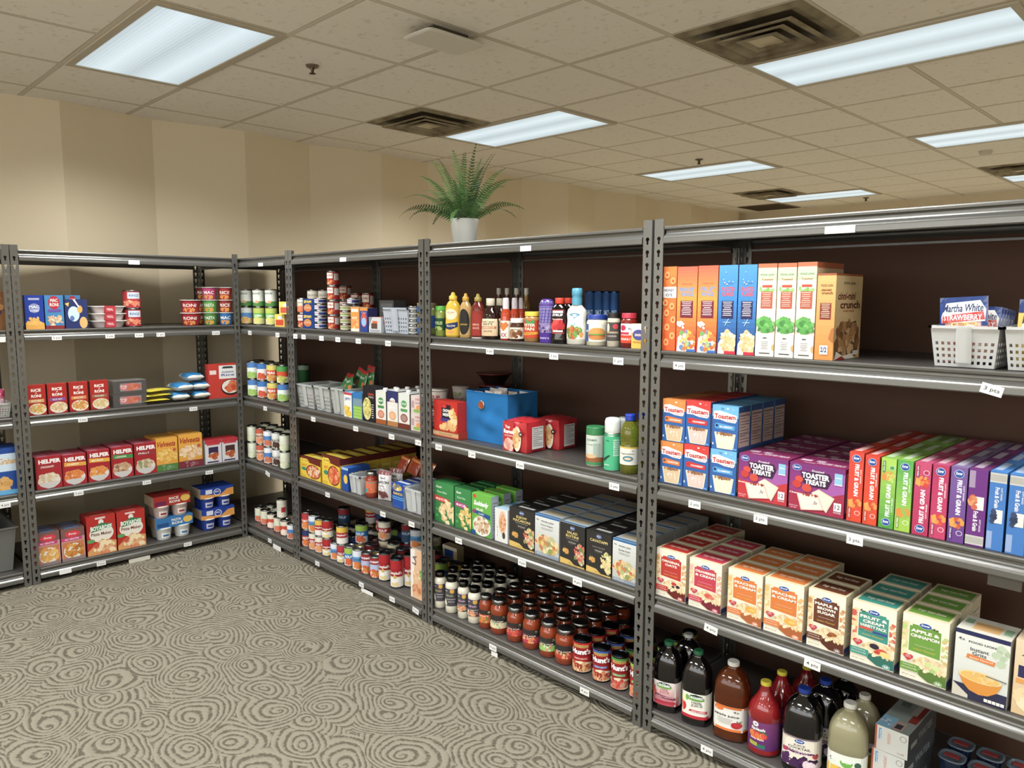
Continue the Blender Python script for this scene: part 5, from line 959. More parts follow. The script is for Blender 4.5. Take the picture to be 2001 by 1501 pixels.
carton('pasta_box', 'thin white pasta box lying on edge between green and black boxes', 'pasta box', 'R', 4, 967, 992, 995, .16, pw, 'dcdcd6', topart=[Rc(0, .5, 1, .7, '4a90c0')], cols={'t': 'a8c4d4', 'r': 'd0d0cc'})
def blackp(l1, l2=None, dish=('c84a3c', 'e8d8b0', '6a8c40', 'e0c080')):
    L = [Rc(0, 0, 1, 1, '2e2c2a'), ('p', [(0, 0), (0, .14), (.4, .12), (.62, .02), (1, 0)], 'd8b458'), Rc(0, 0, 1, .03, 'd8b458')]+kro(.5, .9, .09, .045)
    L += [T(l1, .5, .79, min(.7, .085*len(l1)), .065, 'e0c878', b=.8)]
    if l2: L.append(T(l2, .5, .705, min(.7, .085*len(l2)), .065, 'e0c878', b=.8))
    L += [T('PASTA ENRICHED', .5, .64, .5, .02, 'b8b4a8', b=.3), ('p', [(.3, .6), (.7, .6), (.66, .53), (.5, .5), (.34, .53)], '484642'), T('Al Dente', .5, .56, .28, .025, 'd0ccc0', b=.3), ('p', [(.15, .44), (.38, .34), (.15, .22)], '4a443c'), Bl(.25, .33, .1, .08, 10, .05, 'd8a850', 'c89040'), Ov(.9, .34, .34, .3, '34302c'), Bl(.86, .32, .27, .24, 80, .06, *dish), T('NET WT 16 OZ', .5, .05, .3, .02, '6a5428', b=.3)]
    return [x if not (x[0] == 'e' and x[1]+x[3] > 1) else ('e', .82, x[2], .18, x[4]*.9, x[5]) for x in L]
def flp(nm, top_='2c6ca8'): return [('g', 0, 0, 1, 1, 'b8bab4', 'dcdeda'), Rc(0, .95, 1, 1, top_), T('4x', .12, .87, .12, .05, '50504a', b=.1), T('FOOD LION', .52, .85, .5, .035, '34343c'), T(nm, .5, .76, .5, .05, '44444c', b=.3)]+lines(.5, .7, .5, 2, .03, .01, '9a9a94')+[Bl(.5, .3, .46, .2, 90, .09, 'd8b870', 'e8d09c', 'c86848', 'c8a050', '8a9c50', 'f0e0b8'), Rc(0, 0, 1, .08, '8c98a4'), T('NET WT 16 OZ', .3, .045, .4, .025, 'e8ecf0', b=.3)]
tb = [Rc(.2, .3, .8, .5, 'b8b8b0'), Rc(.1, .7, .4, .8, '8a8a84')]; tw_ = [Rc(0, 0, 1, 1, 'a8b0b0'), Rc(0, .05, 1, .2, '2c5c88'), Rc(.15, .4, .85, .8, 'b8a888')]
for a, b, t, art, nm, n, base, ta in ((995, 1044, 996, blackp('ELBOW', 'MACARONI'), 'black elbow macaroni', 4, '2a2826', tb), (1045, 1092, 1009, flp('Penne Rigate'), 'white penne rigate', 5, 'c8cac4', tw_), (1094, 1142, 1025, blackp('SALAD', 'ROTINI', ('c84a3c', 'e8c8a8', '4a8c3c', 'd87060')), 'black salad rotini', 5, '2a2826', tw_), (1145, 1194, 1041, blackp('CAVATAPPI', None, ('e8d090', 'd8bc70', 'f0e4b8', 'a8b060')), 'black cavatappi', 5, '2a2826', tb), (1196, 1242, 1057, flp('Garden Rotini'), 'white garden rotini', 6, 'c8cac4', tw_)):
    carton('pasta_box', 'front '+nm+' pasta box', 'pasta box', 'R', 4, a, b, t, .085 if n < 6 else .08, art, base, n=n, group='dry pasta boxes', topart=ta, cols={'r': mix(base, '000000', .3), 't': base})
# ---- sauce jars and big cans on the bottom shelf
AJ = [(.9, 0), (1, .02), (1, .2), (.975, .22), (.975, .66), (1, .70), (.97, .78), (.78, .84), (.72, .87)]; AC = [(.78, .86), (.84, .87), (.84, .985), (.78, .995), (.6, 1), (.001, 1)]
def alf(c1, c2): return [Rc(0, 0, 1, 1, '4a464c'), Rc(0, .74, 1, 1, c1)]+kro(.3, .87, .12, .08)+[('p', [(.55, .8), (.55, .98), (.8, .98), (.8, .8), (.68, .74)], 'd8a838'), T('Alfredo', .5, .62, .5, .12, c2, b=.6), Rc(.3, .38, .9, .42, 'a8a4a0'), ('p', [(.05, .05), (.05, .42), (.3, .34), (.36, .05)], 'e8e0d0'), T('SAUCE', .62, .26, .4, .08, 'c8c4c8', b=.4)]
al = (((848, 872, 1116, alf('3c3868', 'b8a868'), 'dark grey'), (870, 896, 1125, alf('3c3868', 'a8b070'), 'grey and olive'), (894, 918, 1135, alf('4c3c80', 'd0a0c0')+[Bl(.5, .2, .3, .14, 16, .1, 'c87858', 'e0a878')], 'lavender'), (914, 941, 1146, alf('4c3c88', 'd8b0d0')+[Bl(.55, .2, .3, .14, 16, .1, 'c86848', 'e0a878')], 'purple topped')))
for a, b, t, art, nm in al:
    vessel('alfredo_jar', 'front creamy white sauce jar, '+nm+' label', 'sauce jar', 'R', 5, a, b, t, AJ, (.2, .68), art, AC, '3c3c3a', body='d8d2bc', n=4, group='white sauce jars', mat=GLASSY, labase='4a464c', capmat=TIN, v=.02, step=.082)
def sauce(lc, c2, blob): return [Rc(0, 0, 1, 1, '302c2a'), T('Kroger', .42, .84, .6, .16, 'f0ece0', i=.3, b=.9), Ov(.82, .84, .08, .1, 'c8b070'), ('p', [(0, .4), (0, .68), (1, .62), (1, .36)], lc), T('SAUCE', .5, .54, .6, .1, 'f8e8d8', b=.6), Rc(0, 0, 1, .44, c2), Bl(.5, .22, .42, .2, 26, .13, *blob)]
sa = ((936, 963, 1161, sauce('d85c30', 'e07038', ('4a8c34', 'd86030', 'e8a850')), 'orange herb'), (958, 994, 1169, sauce('e07830', 'e0d0a8', ('e8e0c0', '5a8c40', 'e8d8b0')), 'orange cheese'), (990, 1025, 1184, sauce('b03848', 'b83c3c', ('e06040', 'c8302c', 'f0a078')), 'crimson tomato'), (1021, 1057, 1196, sauce('b02858', 'b8384c', ('e8a050', 'd84838', 'f0d8b0')), 'magenta tomato'), (1054, 1091, 1212, sauce('3ca050', '8cc860', ('c83830', 'e8f0d0', '58a848')), 'green basil'), (1084, 1127, 1226, sauce('c82c34', 'b83c30', ('e06040', 'e8c090', '4a8c3c')), 'bright red'))
TJ = [(.9, 0), (1, .02), (1, .18), (.975, .2), (.975, .56), (1, .6), (.99, .70), (.86, .79), (.74, .84), (.7, .87)]
for a, b, t, art, nm in sa:
    vessel('pasta_sauce_jar', 'front red pasta sauce jar, '+nm+' label', 'sauce jar', 'R', 5, a, b, t, TJ, (.19, .57), art, AC, '8a8a88', body='8a3410', n=5, group='red pasta sauce jars', mat=GLASSY, labase='302c2a', capmat=TIN, v=.02, step=.092)
def hunt(tc, mid, bits): return [Rc(0, 0, 1, 1, 'a8201c'), Rc(0, .9, 1, 1, tc), Rc(.2, .84, .8, .93, 'c8a858'), T('THICK & RICH', .5, .885, .5, .05, '6a3018', b=.4), ('p', [(.06, .58), (.06, .8), (.94, .8), (.94, .58), (.5, .52)], '8c1818'), T("Hunt's", .5, .7, .82, .19, 'ffffff', b=1.6), Rc(.2, .42, .8, .5, mid), T('PASTA SAUCE', .5, .46, .5, .05, 'f4e8e0', b=.4), ('p', [(0, 0), (0, .3), (.5, .38), (1, .3), (1, 0)], 'e8d8b8'), Bl(.5, .17, .44, .16, 50, .1, *bits)]
for k, (a, b, t, art, nm) in enumerate(((1119, 1157, 1246, hunt('b82824', 'b02824', ('b83020', 'd8a060', 'e8d0a0', '8c2418')), 'red banded'), (1158, 1194, 1262, hunt('2c5ca8', '2c50a0', ('b83020', 'c87848', 'e8c898', '8c2418')), 'blue banded'), (1194, 1229, 1277, hunt('3c8c3c', '3c9448', ('c83828', 'e8b090', 'a02c20')), 'green banded'), (1231, 1262, 1290, hunt('8cb83c', '6aa838', ('c83828', 'e8b090', 'e88848')), 'lime banded'))):
    can('front '+nm+' red pasta sauce can', 'R', 5, a, b, t, art, 'a8201c', n=(3, 4, 3, 5)[k], group='large red sauce cans', lid='3a3e44', v=.02, step=.088)
carton('cracker_box', 'cream and tan carton at back left behind the white sauce jars', 'food box', 'R', 5, 865, 893, 1068, .05, [Rc(0, 0, 1, 1, 'b8a478'), Rc(.15, .35, .75, .85, '1c4890'), Rc(0, .86, 1, 1, 'd8d0b8'), Bl(.5, .15, .4, .12, 20, .1, 'c8a050', 'a88038')], 'b8a478', v=.40, lift=0)
# ================================================================ fern
def fern():
    r = bpy.data.objects.new('potted_fern', None); COL.objects.link(r)
    mb = MB(); h = .118
    mb.lathe([(.048, 0), (.051, .003), (.066, h-.004), (.067, h), (.0635, h), (.062, h-.012), (.001, h-.012)], 'cfcfc8', n=40, cap=False)
    mb.build('pot', SATIN, r)
    mb = MB(); mb.lathe([(.0615, h-.02), (.0615, h-.014), (.001, h-.008)], '2a2018', n=24, cap=False); mb.build('soil', CLOTH, r)
    rg = random.Random(11)
    G = ['3a6a2c', '4c8038', '6a9448', '2c5524', '7a9a50']
    spec = [(-95, .30, .27, .9), (-68, .28, .30, .7)]
    for k in range(34):
        az = 2*math.pi*(k*.382)+rg.uniform(-.2, .2); q = k/34
        el = math.radians(86-62*q+rg.uniform(-8, 8)); L = .31+.05*rg.random()-.05*q; droop = .35+1.15*q+rg.uniform(-.15, .2)
        mb = MB(); col = G[k % 5]; P = Vector((.02*math.cos(az), .02*math.sin(az), h-.012)); n = 26; tw = rg.uniform(-.5, .5); roll = rg.uniform(-1, 1)*(1.25-.7*q); prev = None; pts = []
        for i in range(n+1):
            t = i/n; e = el-droop*t*t*1.2; d_ = Vector((math.cos(az)*math.cos(e), math.sin(az)*math.cos(e), math.sin(e)))
            pts.append((P.copy(), d_)); P = P+d_*(L/n)
        side0 = Matrix.Rotation(roll, 3, pts[0][1]) @ Vector((-math.sin(az), math.cos(az), 0))
        for i in range(n):
            (a, d_), (b, _) = pts[i], pts[i+1]; up = side0.cross(d_); s_ = .0009*(1-i/n)+.0003
            mb.face([a-side0*s_, a+side0*s_, b+side0*s_, b-side0*s_], mix(col, '5a4a28', .4)); mb.face([a-up*s_, a+up*s_, b+up*s_, b-up*s_], mix(col, '5a4a28', .4))
            if i < 3: continue
            t = i/n; ll = .037*math.sin(math.pi*min(1, .16+.84*t)**.8)*(1.1-.3*t)+.004; wd = .0078
            for sg in (-1, 1):
                for half in (0,):
                    a2 = a+(b-a)*half
                    dd = (side0*sg*math.cos(tw*.4)+up*(.25+.1*rg.random())+d_*.35).normalized(); sd_ = d_
                    c1 = mix(col, G[rg.randrange(5)], .35)
                    m1 = a2+dd*ll*.45; tip = a2+dd*ll-up*.003
                    mb.face([a2-sd_*wd*.35, m1-sd_*wd*.5, tip, m1+sd_*wd*.5, a2+sd_*wd*.35], c1)
        mb.build('frond', LEAF, r)
    return r
fn = fern(); vf = .17; place(fn, 'R', u_at(908, vf, SH[1], 'R'), vf, SH[1]); tag(fn, 'green potted fern in a white pot on top of the shelving', 'potted plant')
# ================================================================ left part of the right-hand row (taco kits, soups)
def lab3(top, mid, low, txt='', tc='ffffff', bits=None, t2=''):
    L = [Rc(0, 0, 1, .36, low), Rc(0, .36, 1, .68, mid), Rc(0, .68, 1, 1, top)]
    if bits: L += [Ov(.5, .2, .34, .19, mix(bits[0], 'ffffff', .5)), Bl(.5, .2, .3, .16, 18, .1, *bits)]
    if txt: L.append(T(txt, .5, .52, min(.8, .1*len(txt)+.1), .15, tc, b=.9))
    if t2: L.append(T(t2, .5, .82, .6, .1, tc, b=.5))
    return L
UD = 'D'
def cn(desc, a, b, t, art, base, s, v=.022, lift=0., n=1, row='R', g='soup cans on the lower shelves', **k):
    k['u'], k['r'] = spot(a, b, s, v, row) if lift == 0 else left_at(a, b, v, SH[s]+.05, row, .0325)
    if t > 5: t = z_at(t, k['u'], v+k['r'], row)-SH[s]-lift
    return can(desc, row, s, a, b, t, art, base, n=n, v=v, lift=lift, group=g, **k)
PUSH = {}
def left_at(p0, p1, v, z, row, rmin):
    u, r = round_at(p0, p1, v, z, row)
    if r < rmin:
        r = rmin; q = p0+8
        for _ in range(4):
            P = W3(row, u_at(q, v+r, z, row), v+r, z)-CAM; q = p0+r*FPX/P.dot(_F)/math.cos(math.atan((q-1000.5)/FPX))
        u = u_at(q, v+r, z, row)
    u = sum(fit(row, u-r, u+r))/2; return u, r
def spot(p0, p1, s, v, row, rmin=.0325, sgn=1):
    if row == 'R' and p0 < 565 and s in (2, 3): rmin = .037
    u, r = left_at(p0, p1, v, SH[s]+.05, row, rmin); key = (row, s, round(v/.07))
    for (u2, r2, v2) in PUSH.get(key, []):
        if math.hypot(u-u2, v+r-v2) < r+r2+.0008: u = u2+math.sqrt(max(0, (r+r2+.001)**2-(v+r-v2)**2))
    PUSH.setdefault(key, []).append((u, r, v+r)); return u, r
def tower(desc, a, b, s, hs, arts, v=.022, row='R', g=None, r=None, **k):
    '''stack of cans, arts bottom to top'''
    z = 0.; u, r = spot(a, b, s, v, row)
    for i, (h, (art, base)) in enumerate(zip(hs, arts)):
        n_ = len(hs); w_ = {1: '', 2: ('lower ', 'upper ')}.get(n_, ('bottom ', 'second ', 'third ', 'fourth ', 'fifth ', 'sixth '))
        can((w_[i] if n_ > 1 else '')+desc, row, s, a, b, h, art, base, v=v, lift=z, group=g, u=u, r=r, **k); z += h+.0006
    return z
PK = lambda t='SPAM': ([Rc(0, 0, 1, 1, '1c3c7c'), T(t, .45, .8, .7, .2, 'f0d020', b=1.2), Ov(.45, .38, .36, .26, 'd8843c'), Ov(.45, .42, .3, .1, '5a9a3c'), Ov(.45, .36, .32, .12, 'e09880'), Ov(.45, .26, .34, .1, 'c8783c')], '1c3c7c')
CRN = ([('g', 0, 0, 1, 1, 'c8a068', 'e8e4d4'), Rc(0, 0, 1, .12, 'd86a30'), Ov(.4, .3, .3, .18, 'd87a50'), T('BEANS', .5, .75, .6, .12, '8a8878', b=.6)], 'd8ceb0')
RD = ([Rc(0, 0, 1, 1, '9c2020'), Rc(0, .5, .55, .95, 'e8e0d0'), T('CHILI', .3, .75, .4, .16, 'b02020'), Bl(.3, .22, .28, .18, 20, .1, 'd86a30', 'e8b070', 'a83820'), Rc(.62, .35, .95, .9, 'c8c0b8')], '9c2020')
TU = ([Rc(0, 0, 1, 1, 'c0c8d0'), Rc(.45, .15, 1, .9, '283c78'), T('TUNA', .3, .55, .4, .35, 'c05060', b=.6), Rc(0, .85, 1, 1, 'e0e4e8')], 'c0c8d0')
GT = ([Rc(0, 0, 1, 1, 'd0c8a8'), Rc(0, .3, 1, .6, '7c9c58'), T('CHICKEN', .4, .75, .6, .2, '804030', b=.4)], 'd0c8a8')
tower('tan bean can at the back left of the canned meat', 597, 622, 2, (.109, .109), (CRN, CRN), v=.095, g='stacked tan bean cans', turn=.9)
tower('tan bean can behind the tuna stack', 623, 648, 2, (.109, .109), (CRN, CRN), v=.12, g='stacked tan bean cans', turn=.9)
tower('orange labelled can, far left of the canned meat shelf', 579, 594, 2, (.085, .085), (RD, CRN), v=.03, turn=.9)
for k in range(2):
    carton('spiced_meat_tin', ('lower', 'upper')[k]+' navy and yellow canned meat tin, left end of shelf', 'meat tin', 'R', 2, 592, 613, .083, .05, PK()[0], '1c3c7c', v=.03, lift=.084*k, mat=GLOSS, group='navy canned meat tins', side=[Rc(0, 0, 1, 1, '24509c'), Rc(.1, .2, .8, .7, '3a68b0')], cols={'t': 'a8a49c'})
tower('flat tuna tin in the white and navy stack', 615, 640, 2, (.034,)*5, (TU,)*5, v=.03, g='stack of flat tuna tins', turn=.8, catg='tuna tin')
tower('red chili can in the tallest stack', 641, 664, 2, (.079,)*4, (RD,)*4, v=.025, g='tall stack of red chili cans', turn=.8)
tower('small green and cream tin beside the tall red stack', 655, 673, 2, (.034,)*4, (GT,)*4, v=.015, g='small flat chicken tins', turn=.9) if False else tower('small green and cream tin beside the tall red stack', 665, 680, 2, (.034,)*4, (GT,)*4, v=.02, g='small flat chicken tins', turn=.9)
tower('small navy lidded tin beside the orange box', 679, 693, 2, (.034,)*5, (TU,)*5, v=.085, g='small navy tins', turn=.9)
for k, (a, b) in enumerate(((664, 688), (686, 709), (708, 729))):
    tower('dark red can, '+('left', 'middle', 'right')[k]+' column behind the boxes', a, b, 2, (.08,)*3 if k < 1 else (.1, .1), (RD,)*3, v=.15+.01*k, g='dark red cans at the back', turn=1.)
carton('cracker_kit_box', 'orange and white upright box beside a blue one', 'food box', 'R', 2, 686, 702, 600, .06, [Rc(0, 0, 1, 1, 'e89038'), Rc(.1, .8, .9, .92, 'f0e0c8'), T('KIT', .5, .55, .6, .1, 'f4ecd8', b=.6), Bl(.5, .3, .36, .15, 18, .14, 'f0c080', 'd87030'), Rc(0, 0, 1, .12, 'e8dcc8')], 'e08830', cols={'r': 'e8c090', 't': 'e8b878'})
carton('cracker_kit_box', 'navy and orange upright box left of the grey cartons', 'food box', 'R', 2, 704, 719, 602, .06, [Rc(0, 0, 1, 1, '24408c'), Rc(0, .88, 1, 1, 'd88838'), Ov(.5, .5, .4, .3, 'c8503c'), Ov(.5, .42, .3, .18, '8ab8e0'), T('TUNA', .5, .8, .7, .08, 'e0a090', b=.5)], '24408c', cols={'r': '1c2c60', 't': 'd8a060'})
ck = [Rc(0, 0, 1, 1, 'c4c8c8'), ('p', [(0, .35), (.3, 1), (0, 1)], '8a8e90'), Rc(.2, .25, .7, .6, '5a4438'), Rc(.3, .6, .7, .75, 'd8602c'), Rc(.1, .05, .9, .18, '9aa0a4')]
carton('snack_kit_carton', 'pale grey display carton with a dark picture window', 'food box', 'R', 2, 721, 745, 620, .16, ck, 'c4c8c8', v=.02, side=[Rc(0, 0, 1, 1, 'b8bcc0'), Rc(.1, .55, .9, .9, 'd8602c')], cols={'r': 'b0b4b8', 't': 'd86a34'})
carton('snack_kit_carton', 'dark grey carton standing behind the grey display carton', 'food box', 'R', 2, 742, 770, 587, .08, [Rc(0, 0, 1, 1, '6a6e70'), Rc(.1, .6, .9, .9, '8a8e90')], '5a5e60', v=.2)
basket('storage_basket', 'white plastic basket with slots on the canned meat shelf', 'R', 2, 748, 796, 602, .2, v=.02, tap=.9, col='c8d0dc')
pouch('snack_pouch', 'pale pouch with a small picture in the slotted basket', 'food packet', 'R', u_at(770, .1, SH[2], 'R'), .10, SH[2]+.02, .05, .10, .03, [Rc(0, 0, 1, 1, 'a8b4cc'), Ov(.5, .45, .3, .16, 'e8d8c8'), Ov(.5, .45, .16, .08, 'c88870')], 'a8b4cc', tiltx=-.1)
tower('small silver fish tin stacked beside the basket', 798, 815, 2, (.022,)*6, (([Rc(0, 0, 1, 1, 'a8aca8'), Rc(0, .3, 1, .6, 'c8c8c0')], 'a8aca8'),)*6, v=.03, g='stack of silver fish tins', turn=.8, catg='fish tin')
for k in range(3):
    cond('small_jar', ('bottom', 'middle', 'top')[k]+' tiny blue and brass jar against the paired posts', 'jar', 815, 826, .05, JAR, '6c5c2c', (.15, .7), [Rc(0, 0, 1, 1, '2c5c98')], '2c5c98', JC, 'a08c50', sy=1., v=.03, group='tiny stacked jars', capname='lid')
    [x for x in COL.objects if x.name.startswith('small_jar')][-1].location.z += .0505*k
# -- mixes shelf
for k, (a, b, t, v) in enumerate(((579, 611, 752, .02), (613, 643, 756, .02), (646, 672, 760, .02))):
    basket('storage_basket', ('leftmost', 'middle', 'right')[k]+' of three clear baskets of soup packets, mixes shelf', 'R', 3, a, b, t, .22, v=v, tap=.86, col='c8ccc8', holes=k < 2)
    u, h, w = INFO[[o.name for o in COL.objects if o.name.startswith('storage_basket')][-1]]
    for q in range(3):
        pouch('soup_packet', ('front', 'middle', 'rear')[q]+' pale soup packet inside the '+('leftmost', 'middle', 'right')[k]+' clear basket', 'food packet', 'R', u, v+.05+.05*q, SH[3]+.012, w*.66, h*(.72 if k < 2 else .8), .03, [Bl(.5, .4, .35, .25, 18, .12, 'd8b088', 'c89870', 'e0c8b0')], 'cfc4ba', tiltx=-.08)
GP = [Rc(0, 0, 1, 1, '2c7c3c'), Rc(0, .82, 1, 1, 'b83030'), T('Knorr', .5, .6, .6, .16, 'e8f0e0', i=.2), Rc(.55, .1, .9, .35, 'd87030')]
u3 = u_at(668, .1, SH[3]+.1, 'R')
for k, (dx, v, z, ti, ry) in enumerate(((-.02, .12, .065, -.5, .2), (.05, .11, .06, -.35, -.25), (.0, .19, .09, -.3, .35), (.10, .16, .08, -.25, .12), (.16, .18, .09, -.2, -.15), (.06, .24, .10, -.15, .1))):
    pouch('side_dish_pouch', ('first', 'second', 'third', 'fourth', 'fifth', 'sixth')[k]+' green and red side dish pouch from the left, above the clear baskets', 'food packet', 'R', u3+dx, v, SH[3]+z+.055, .07, .10, .012, GP, '2c7c3c', tiltx=ti, ry=ry, back='c8c0b8', group='green side dish pouches')
can('large green lidded can behind the paired posts on the mixes shelf', 'R', 3, 583, 606, 712, [Rc(0, 0, 1, 1, '2c6c34'), Rc(0, .85, 1, 1, '9cb8a0'), Bl(.5, .2, .3, .15, 10, .1, 'd8c878')], '2c6c34', v=.3, turn=.8)
carton('muffin_mix_box', 'white yellow and blue corn muffin mix box', 'mix box', 'R', 3, 673, 688, 767, .045, [Rc(0, 0, 1, 1, 'e4e4e0'), Rc(0, .9, 1, 1, 'c83c4c'), T('JIFFY', .5, .72, .8, .14, '2c5ca0', b=1), Bl(.5, .28, .36, .2, 12, .2, 'e8c840', 'd8a828')], 'e0e0dc', cols={'r': '4a98d0', 't': '6ab0d8'}, v=.02)
carton('drink_mix_canister', 'translucent tub with bright blue lid and lime packets', 'tub', 'R', 3, 690, 708, 768, .07, [Rc(0, 0, 1, 1, '7a96a4'), Rc(0, .78, 1, 1, '2c78b8'), Rc(.05, .02, .95, .5, '98c850')]+[Rc(.05, .12*i, .95, .12*i+.015, '6a9a3c') for i in range(1, 5)], '7a96a4', cols={'t': '2c78b8', 'r': '6a8894'}, v=.02, mat=GLOSS)
fx = [Rc(0, 0, 1, 1, '1e1c20'), T('LENTIL', .7, .78, .5, .06, 'e0502c', b=.6), T('PASTA', .7, .7, .4, .05, 'd8d0c0', b=.4)]+lines(.82, .5, .2, 7, .06, .02, 'c8c4bc')+[Ov(.36, .36, .36, .32, 'e0d890'), Bl(.36, .36, .32, .28, 80, .08, 'd8c860', 'b8b04c', 'f0e8a0', '8a8c34')]
carton('pasta_box', 'black box with a big yellow pasta oval among the broth cartons', 'pasta box', 'R', 3, 710, 733, 755, .06, fx, '1e1c20', v=.018, cols={'r': '2a2830'})
def broth(top, c, tc, dish, nm): return [Rc(0, 0, 1, 1, 'e0ddd4'), Rc(0, .68, 1, 1, top), Ov(.5, .7, .26, .1, c), T(nm, .5, .7, .42, .06, tc, b=.6), Rc(.2, .48, .8, .56, c), Ov(.5, .3, .32, .12, dish), Rc(0, 0, 1, .14, mix(dish, '000000', .4)), Ov(.5, .3, .26, .09, mix(dish, 'ffffff', .2))]
def brothcap(o):
    u, h, w = INFO[o.name]; mb = MB(); mb.lathe([(.011, h), (.012, h+.002), (.012, h+.012), (.010, h+.013)], 'e0e0dc', n=20); mb.build('cap', SATIN, o)
for k, (a, b, t, art, nm, n) in enumerate(((735, 755, 764, broth('dcdcd0', '3c8c44', 'ffffff', 'c86a2c', 'BROTH'), 'white and green broth carton', 2), (757, 778, 764, broth('2c3468', 'e8e4e0', 'b83c3c', 'e09850', 'BROTH'), 'navy topped broth carton', 3), (779, 801, 769, broth('d8dcd4', '4c9c54', 'ffffff', '8c3c28', 'STOCK'), 'white green and dark red broth carton', 3))):
    o = carton('broth_carton', 'front '+nm, 'broth carton', 'R', 3, a, b, t, .06, art, 'd8d4cc', n=1, v=.02, cols={'r': '4a4648', 't': 'c8c8c0'}); brothcap(o)
    u, h, w = INFO[o.name]
    for q in range(1, n): dup(o, W3('R', u, .05+.064*q, SH[3]), ORD[q]+' from front '+nm)
dm = [Rc(0, 0, 1, 1, 'd8c8c0'), Rc(.05, .3, .3, .7, 'b89898'), T('DELI', .65, .8, .5, .12, 'c04050', b=.6), T('SLICES', .65, .6, .5, .1, 'c04050', b=.4), Ov(.7, .35, .22, .14, 'e89850'), Ov(.5, .15, .3, .1, '8cb04c')]
for k in range(2):
    carton('drink_box', ('lower', 'upper')[k]+' pink and orange box against the paired posts', 'food box', 'R', 3, 803, 825, .085, .06, dm, 'd8c8c0', v=.02, lift=.0855*k, cols={'r': 'c8a8a0'}, group='pink and orange boxes')
# -- taco kits shelf
def taco(dish2): return [Rc(0, 0, 1, 1, 'e8c420'), ('p', [(0, .88), (.12, .95), (.3, .8), (1, .72), (1, 1), (0, 1)], '6c2418'), ('p', [(.1, .82), (.2, .93), (.38, .93), (.48, .82), (.38, .76), (.2, .76)], 'f0d840'), T('EL PASO', .29, .84, .3, .07, '8a2c18', b=.6), T('KIT', .25, .6, .22, .1, 'c8501c', b=.6), Ov(.22, .42, .12, .08, '2c8c6c'), Ov(.66, .38, .34, .34, '6a3818'), Ov(.66, .38, .3, .3, 'd8703c'), Bl(.66, .38, .28, .28, 40, .09, *dish2), Rc(0, 0, .3, .12, 'd8b010')]
tt = [Rc(0, 0, 1, 1, 'd8b820'), Rc(0, 0, 1, .3, '5c2018'), Rc(.3, .5, .7, .8, 'e8dc60'), Rc(.1, .85, .5, .9, 'a89018')]
o = carton('taco_kit_box', 'front yellow taco kit box at the left end', 'taco kit', 'R', 4, 586, 627, 896, .085, taco(('e8b878', 'f0d8a0', 'c84038', 'e8d0c0')), 'e0bc20', n=3, group='yellow taco kit boxes', topart=tt, cols={'r': 'c8a418', 't': 'd8b820'})
o = carton('taco_kit_box', 'front yellow taco kit box with a red stew bowl', 'taco kit', 'R', 4, 630, 665, 893, .085, taco(('d84828', 'e88048', 'c83020', 'f0b070')), 'e0bc20', n=6, group='yellow taco kit boxes', topart=tt, side=[Rc(0, 0, 1, 1, 'd8b020'), Rc(0, .78, 1, 1, '5c2018'), Rc(.15, .1, .85, .6, 'e8cc50')]+lines(.5, .5, .5, 5, .07, .02, '8a7018'), cols={'r': 'c8a418', 't': 'd8b820'}, v=.018)
carton('pasta_box', 'royal blue box with gold letters beside the taco kits', 'food box', 'R', 4, 668, 681, 914, .14, [Rc(0, 0, 1, 1, '1c4c9c'), Ov(.6, .5, .3, .2, 'e8c040'), Rc(0, .9, 1, 1, 'a8c4e0')], '1c4c9c', side=[Rc(0, 0, 1, 1, '1c4c9c'), T('ROTINI', .5, .7, .7, .2, 'e8c868', b=1), Bl(.5, .3, .4, .15, 14, .1, 'e8c878', 'd8a848')], cols={'t': '2c60b0'}, v=.02)
basket('storage_basket', 'short white basket between the blue box and the salsa jar', 'R', 4, 682, 703, 930, .2, v=.015, tap=.9, holes=False, col='d8dcdc')
sj = [Rc(0, 0, 1, 1, 'd87048'), Rc(0, .8, 1, .9, '2c9c9c'), T('SALSA', .5, .66, .6, .14, '4c9c5c', b=.8), Ov(.3, .2, .2, .16, '2c9898'), Bl(.65, .2, .3, .14, 14, .12, 'c83c20', 'e08850')]
vessel('salsa_jar', 'orange red salsa jar with silver lid and teal band', 'salsa jar', 'R', 4, 714, 739, 921, TJ, (.2, .66), sj, AC, 'a8a8a4', body='8a2c14', mat=GLASSY, labase='d06a40', capmat=TIN, v=.02, turn=.6)
bc = [Rc(0, 0, 1, 1, 'd8d4d4'), Rc(0, .86, 1, 1, '8a4c50'), T('Real', .45, .76, .4, .06, '5c5c64', i=.3), T('BACON', .5, .62, .8, .09, '2c2c34'), Bl(.5, .2, .3, .1, 16, .12, '6c3838', '8a5050'), T('bits', .45, .5, .3, .05, '6c5c5c', b=.4)]
for k, (px, v) in enumerate(((752, .06), (774, .13))):
    pouch('bacon_bits_pouch', ('front', 'rear')[k]+' grey bacon bits pouch with dull pink top', 'food packet', 'R', u_at(px, v, SH[4], 'R'), v, SH[4]+.001, .082, .155, .035, bc, 'd0cccc', tiltx=-.04, rz=.3, group='bacon bits pouches')
ra = [Rc(0, 0, 1, 1, '1c4ca4'), Ov(.45, .84, .4, .13, 'e8e4d4'), Bl(.45, .84, .32, .1, 14, .12, 'e8c440', '4c5c78'), Rc(.0, .52, .9, .66, '1c3878'), T('RANCH', .5, .59, .78, .11, 'f0d050'), Rc(0, .42, 1, .46, '5ca8d8'), Rc(0, .34, 1, .38, '5ca8d8'), Rc(.1, .02, .6, .06, '3a68b8')]
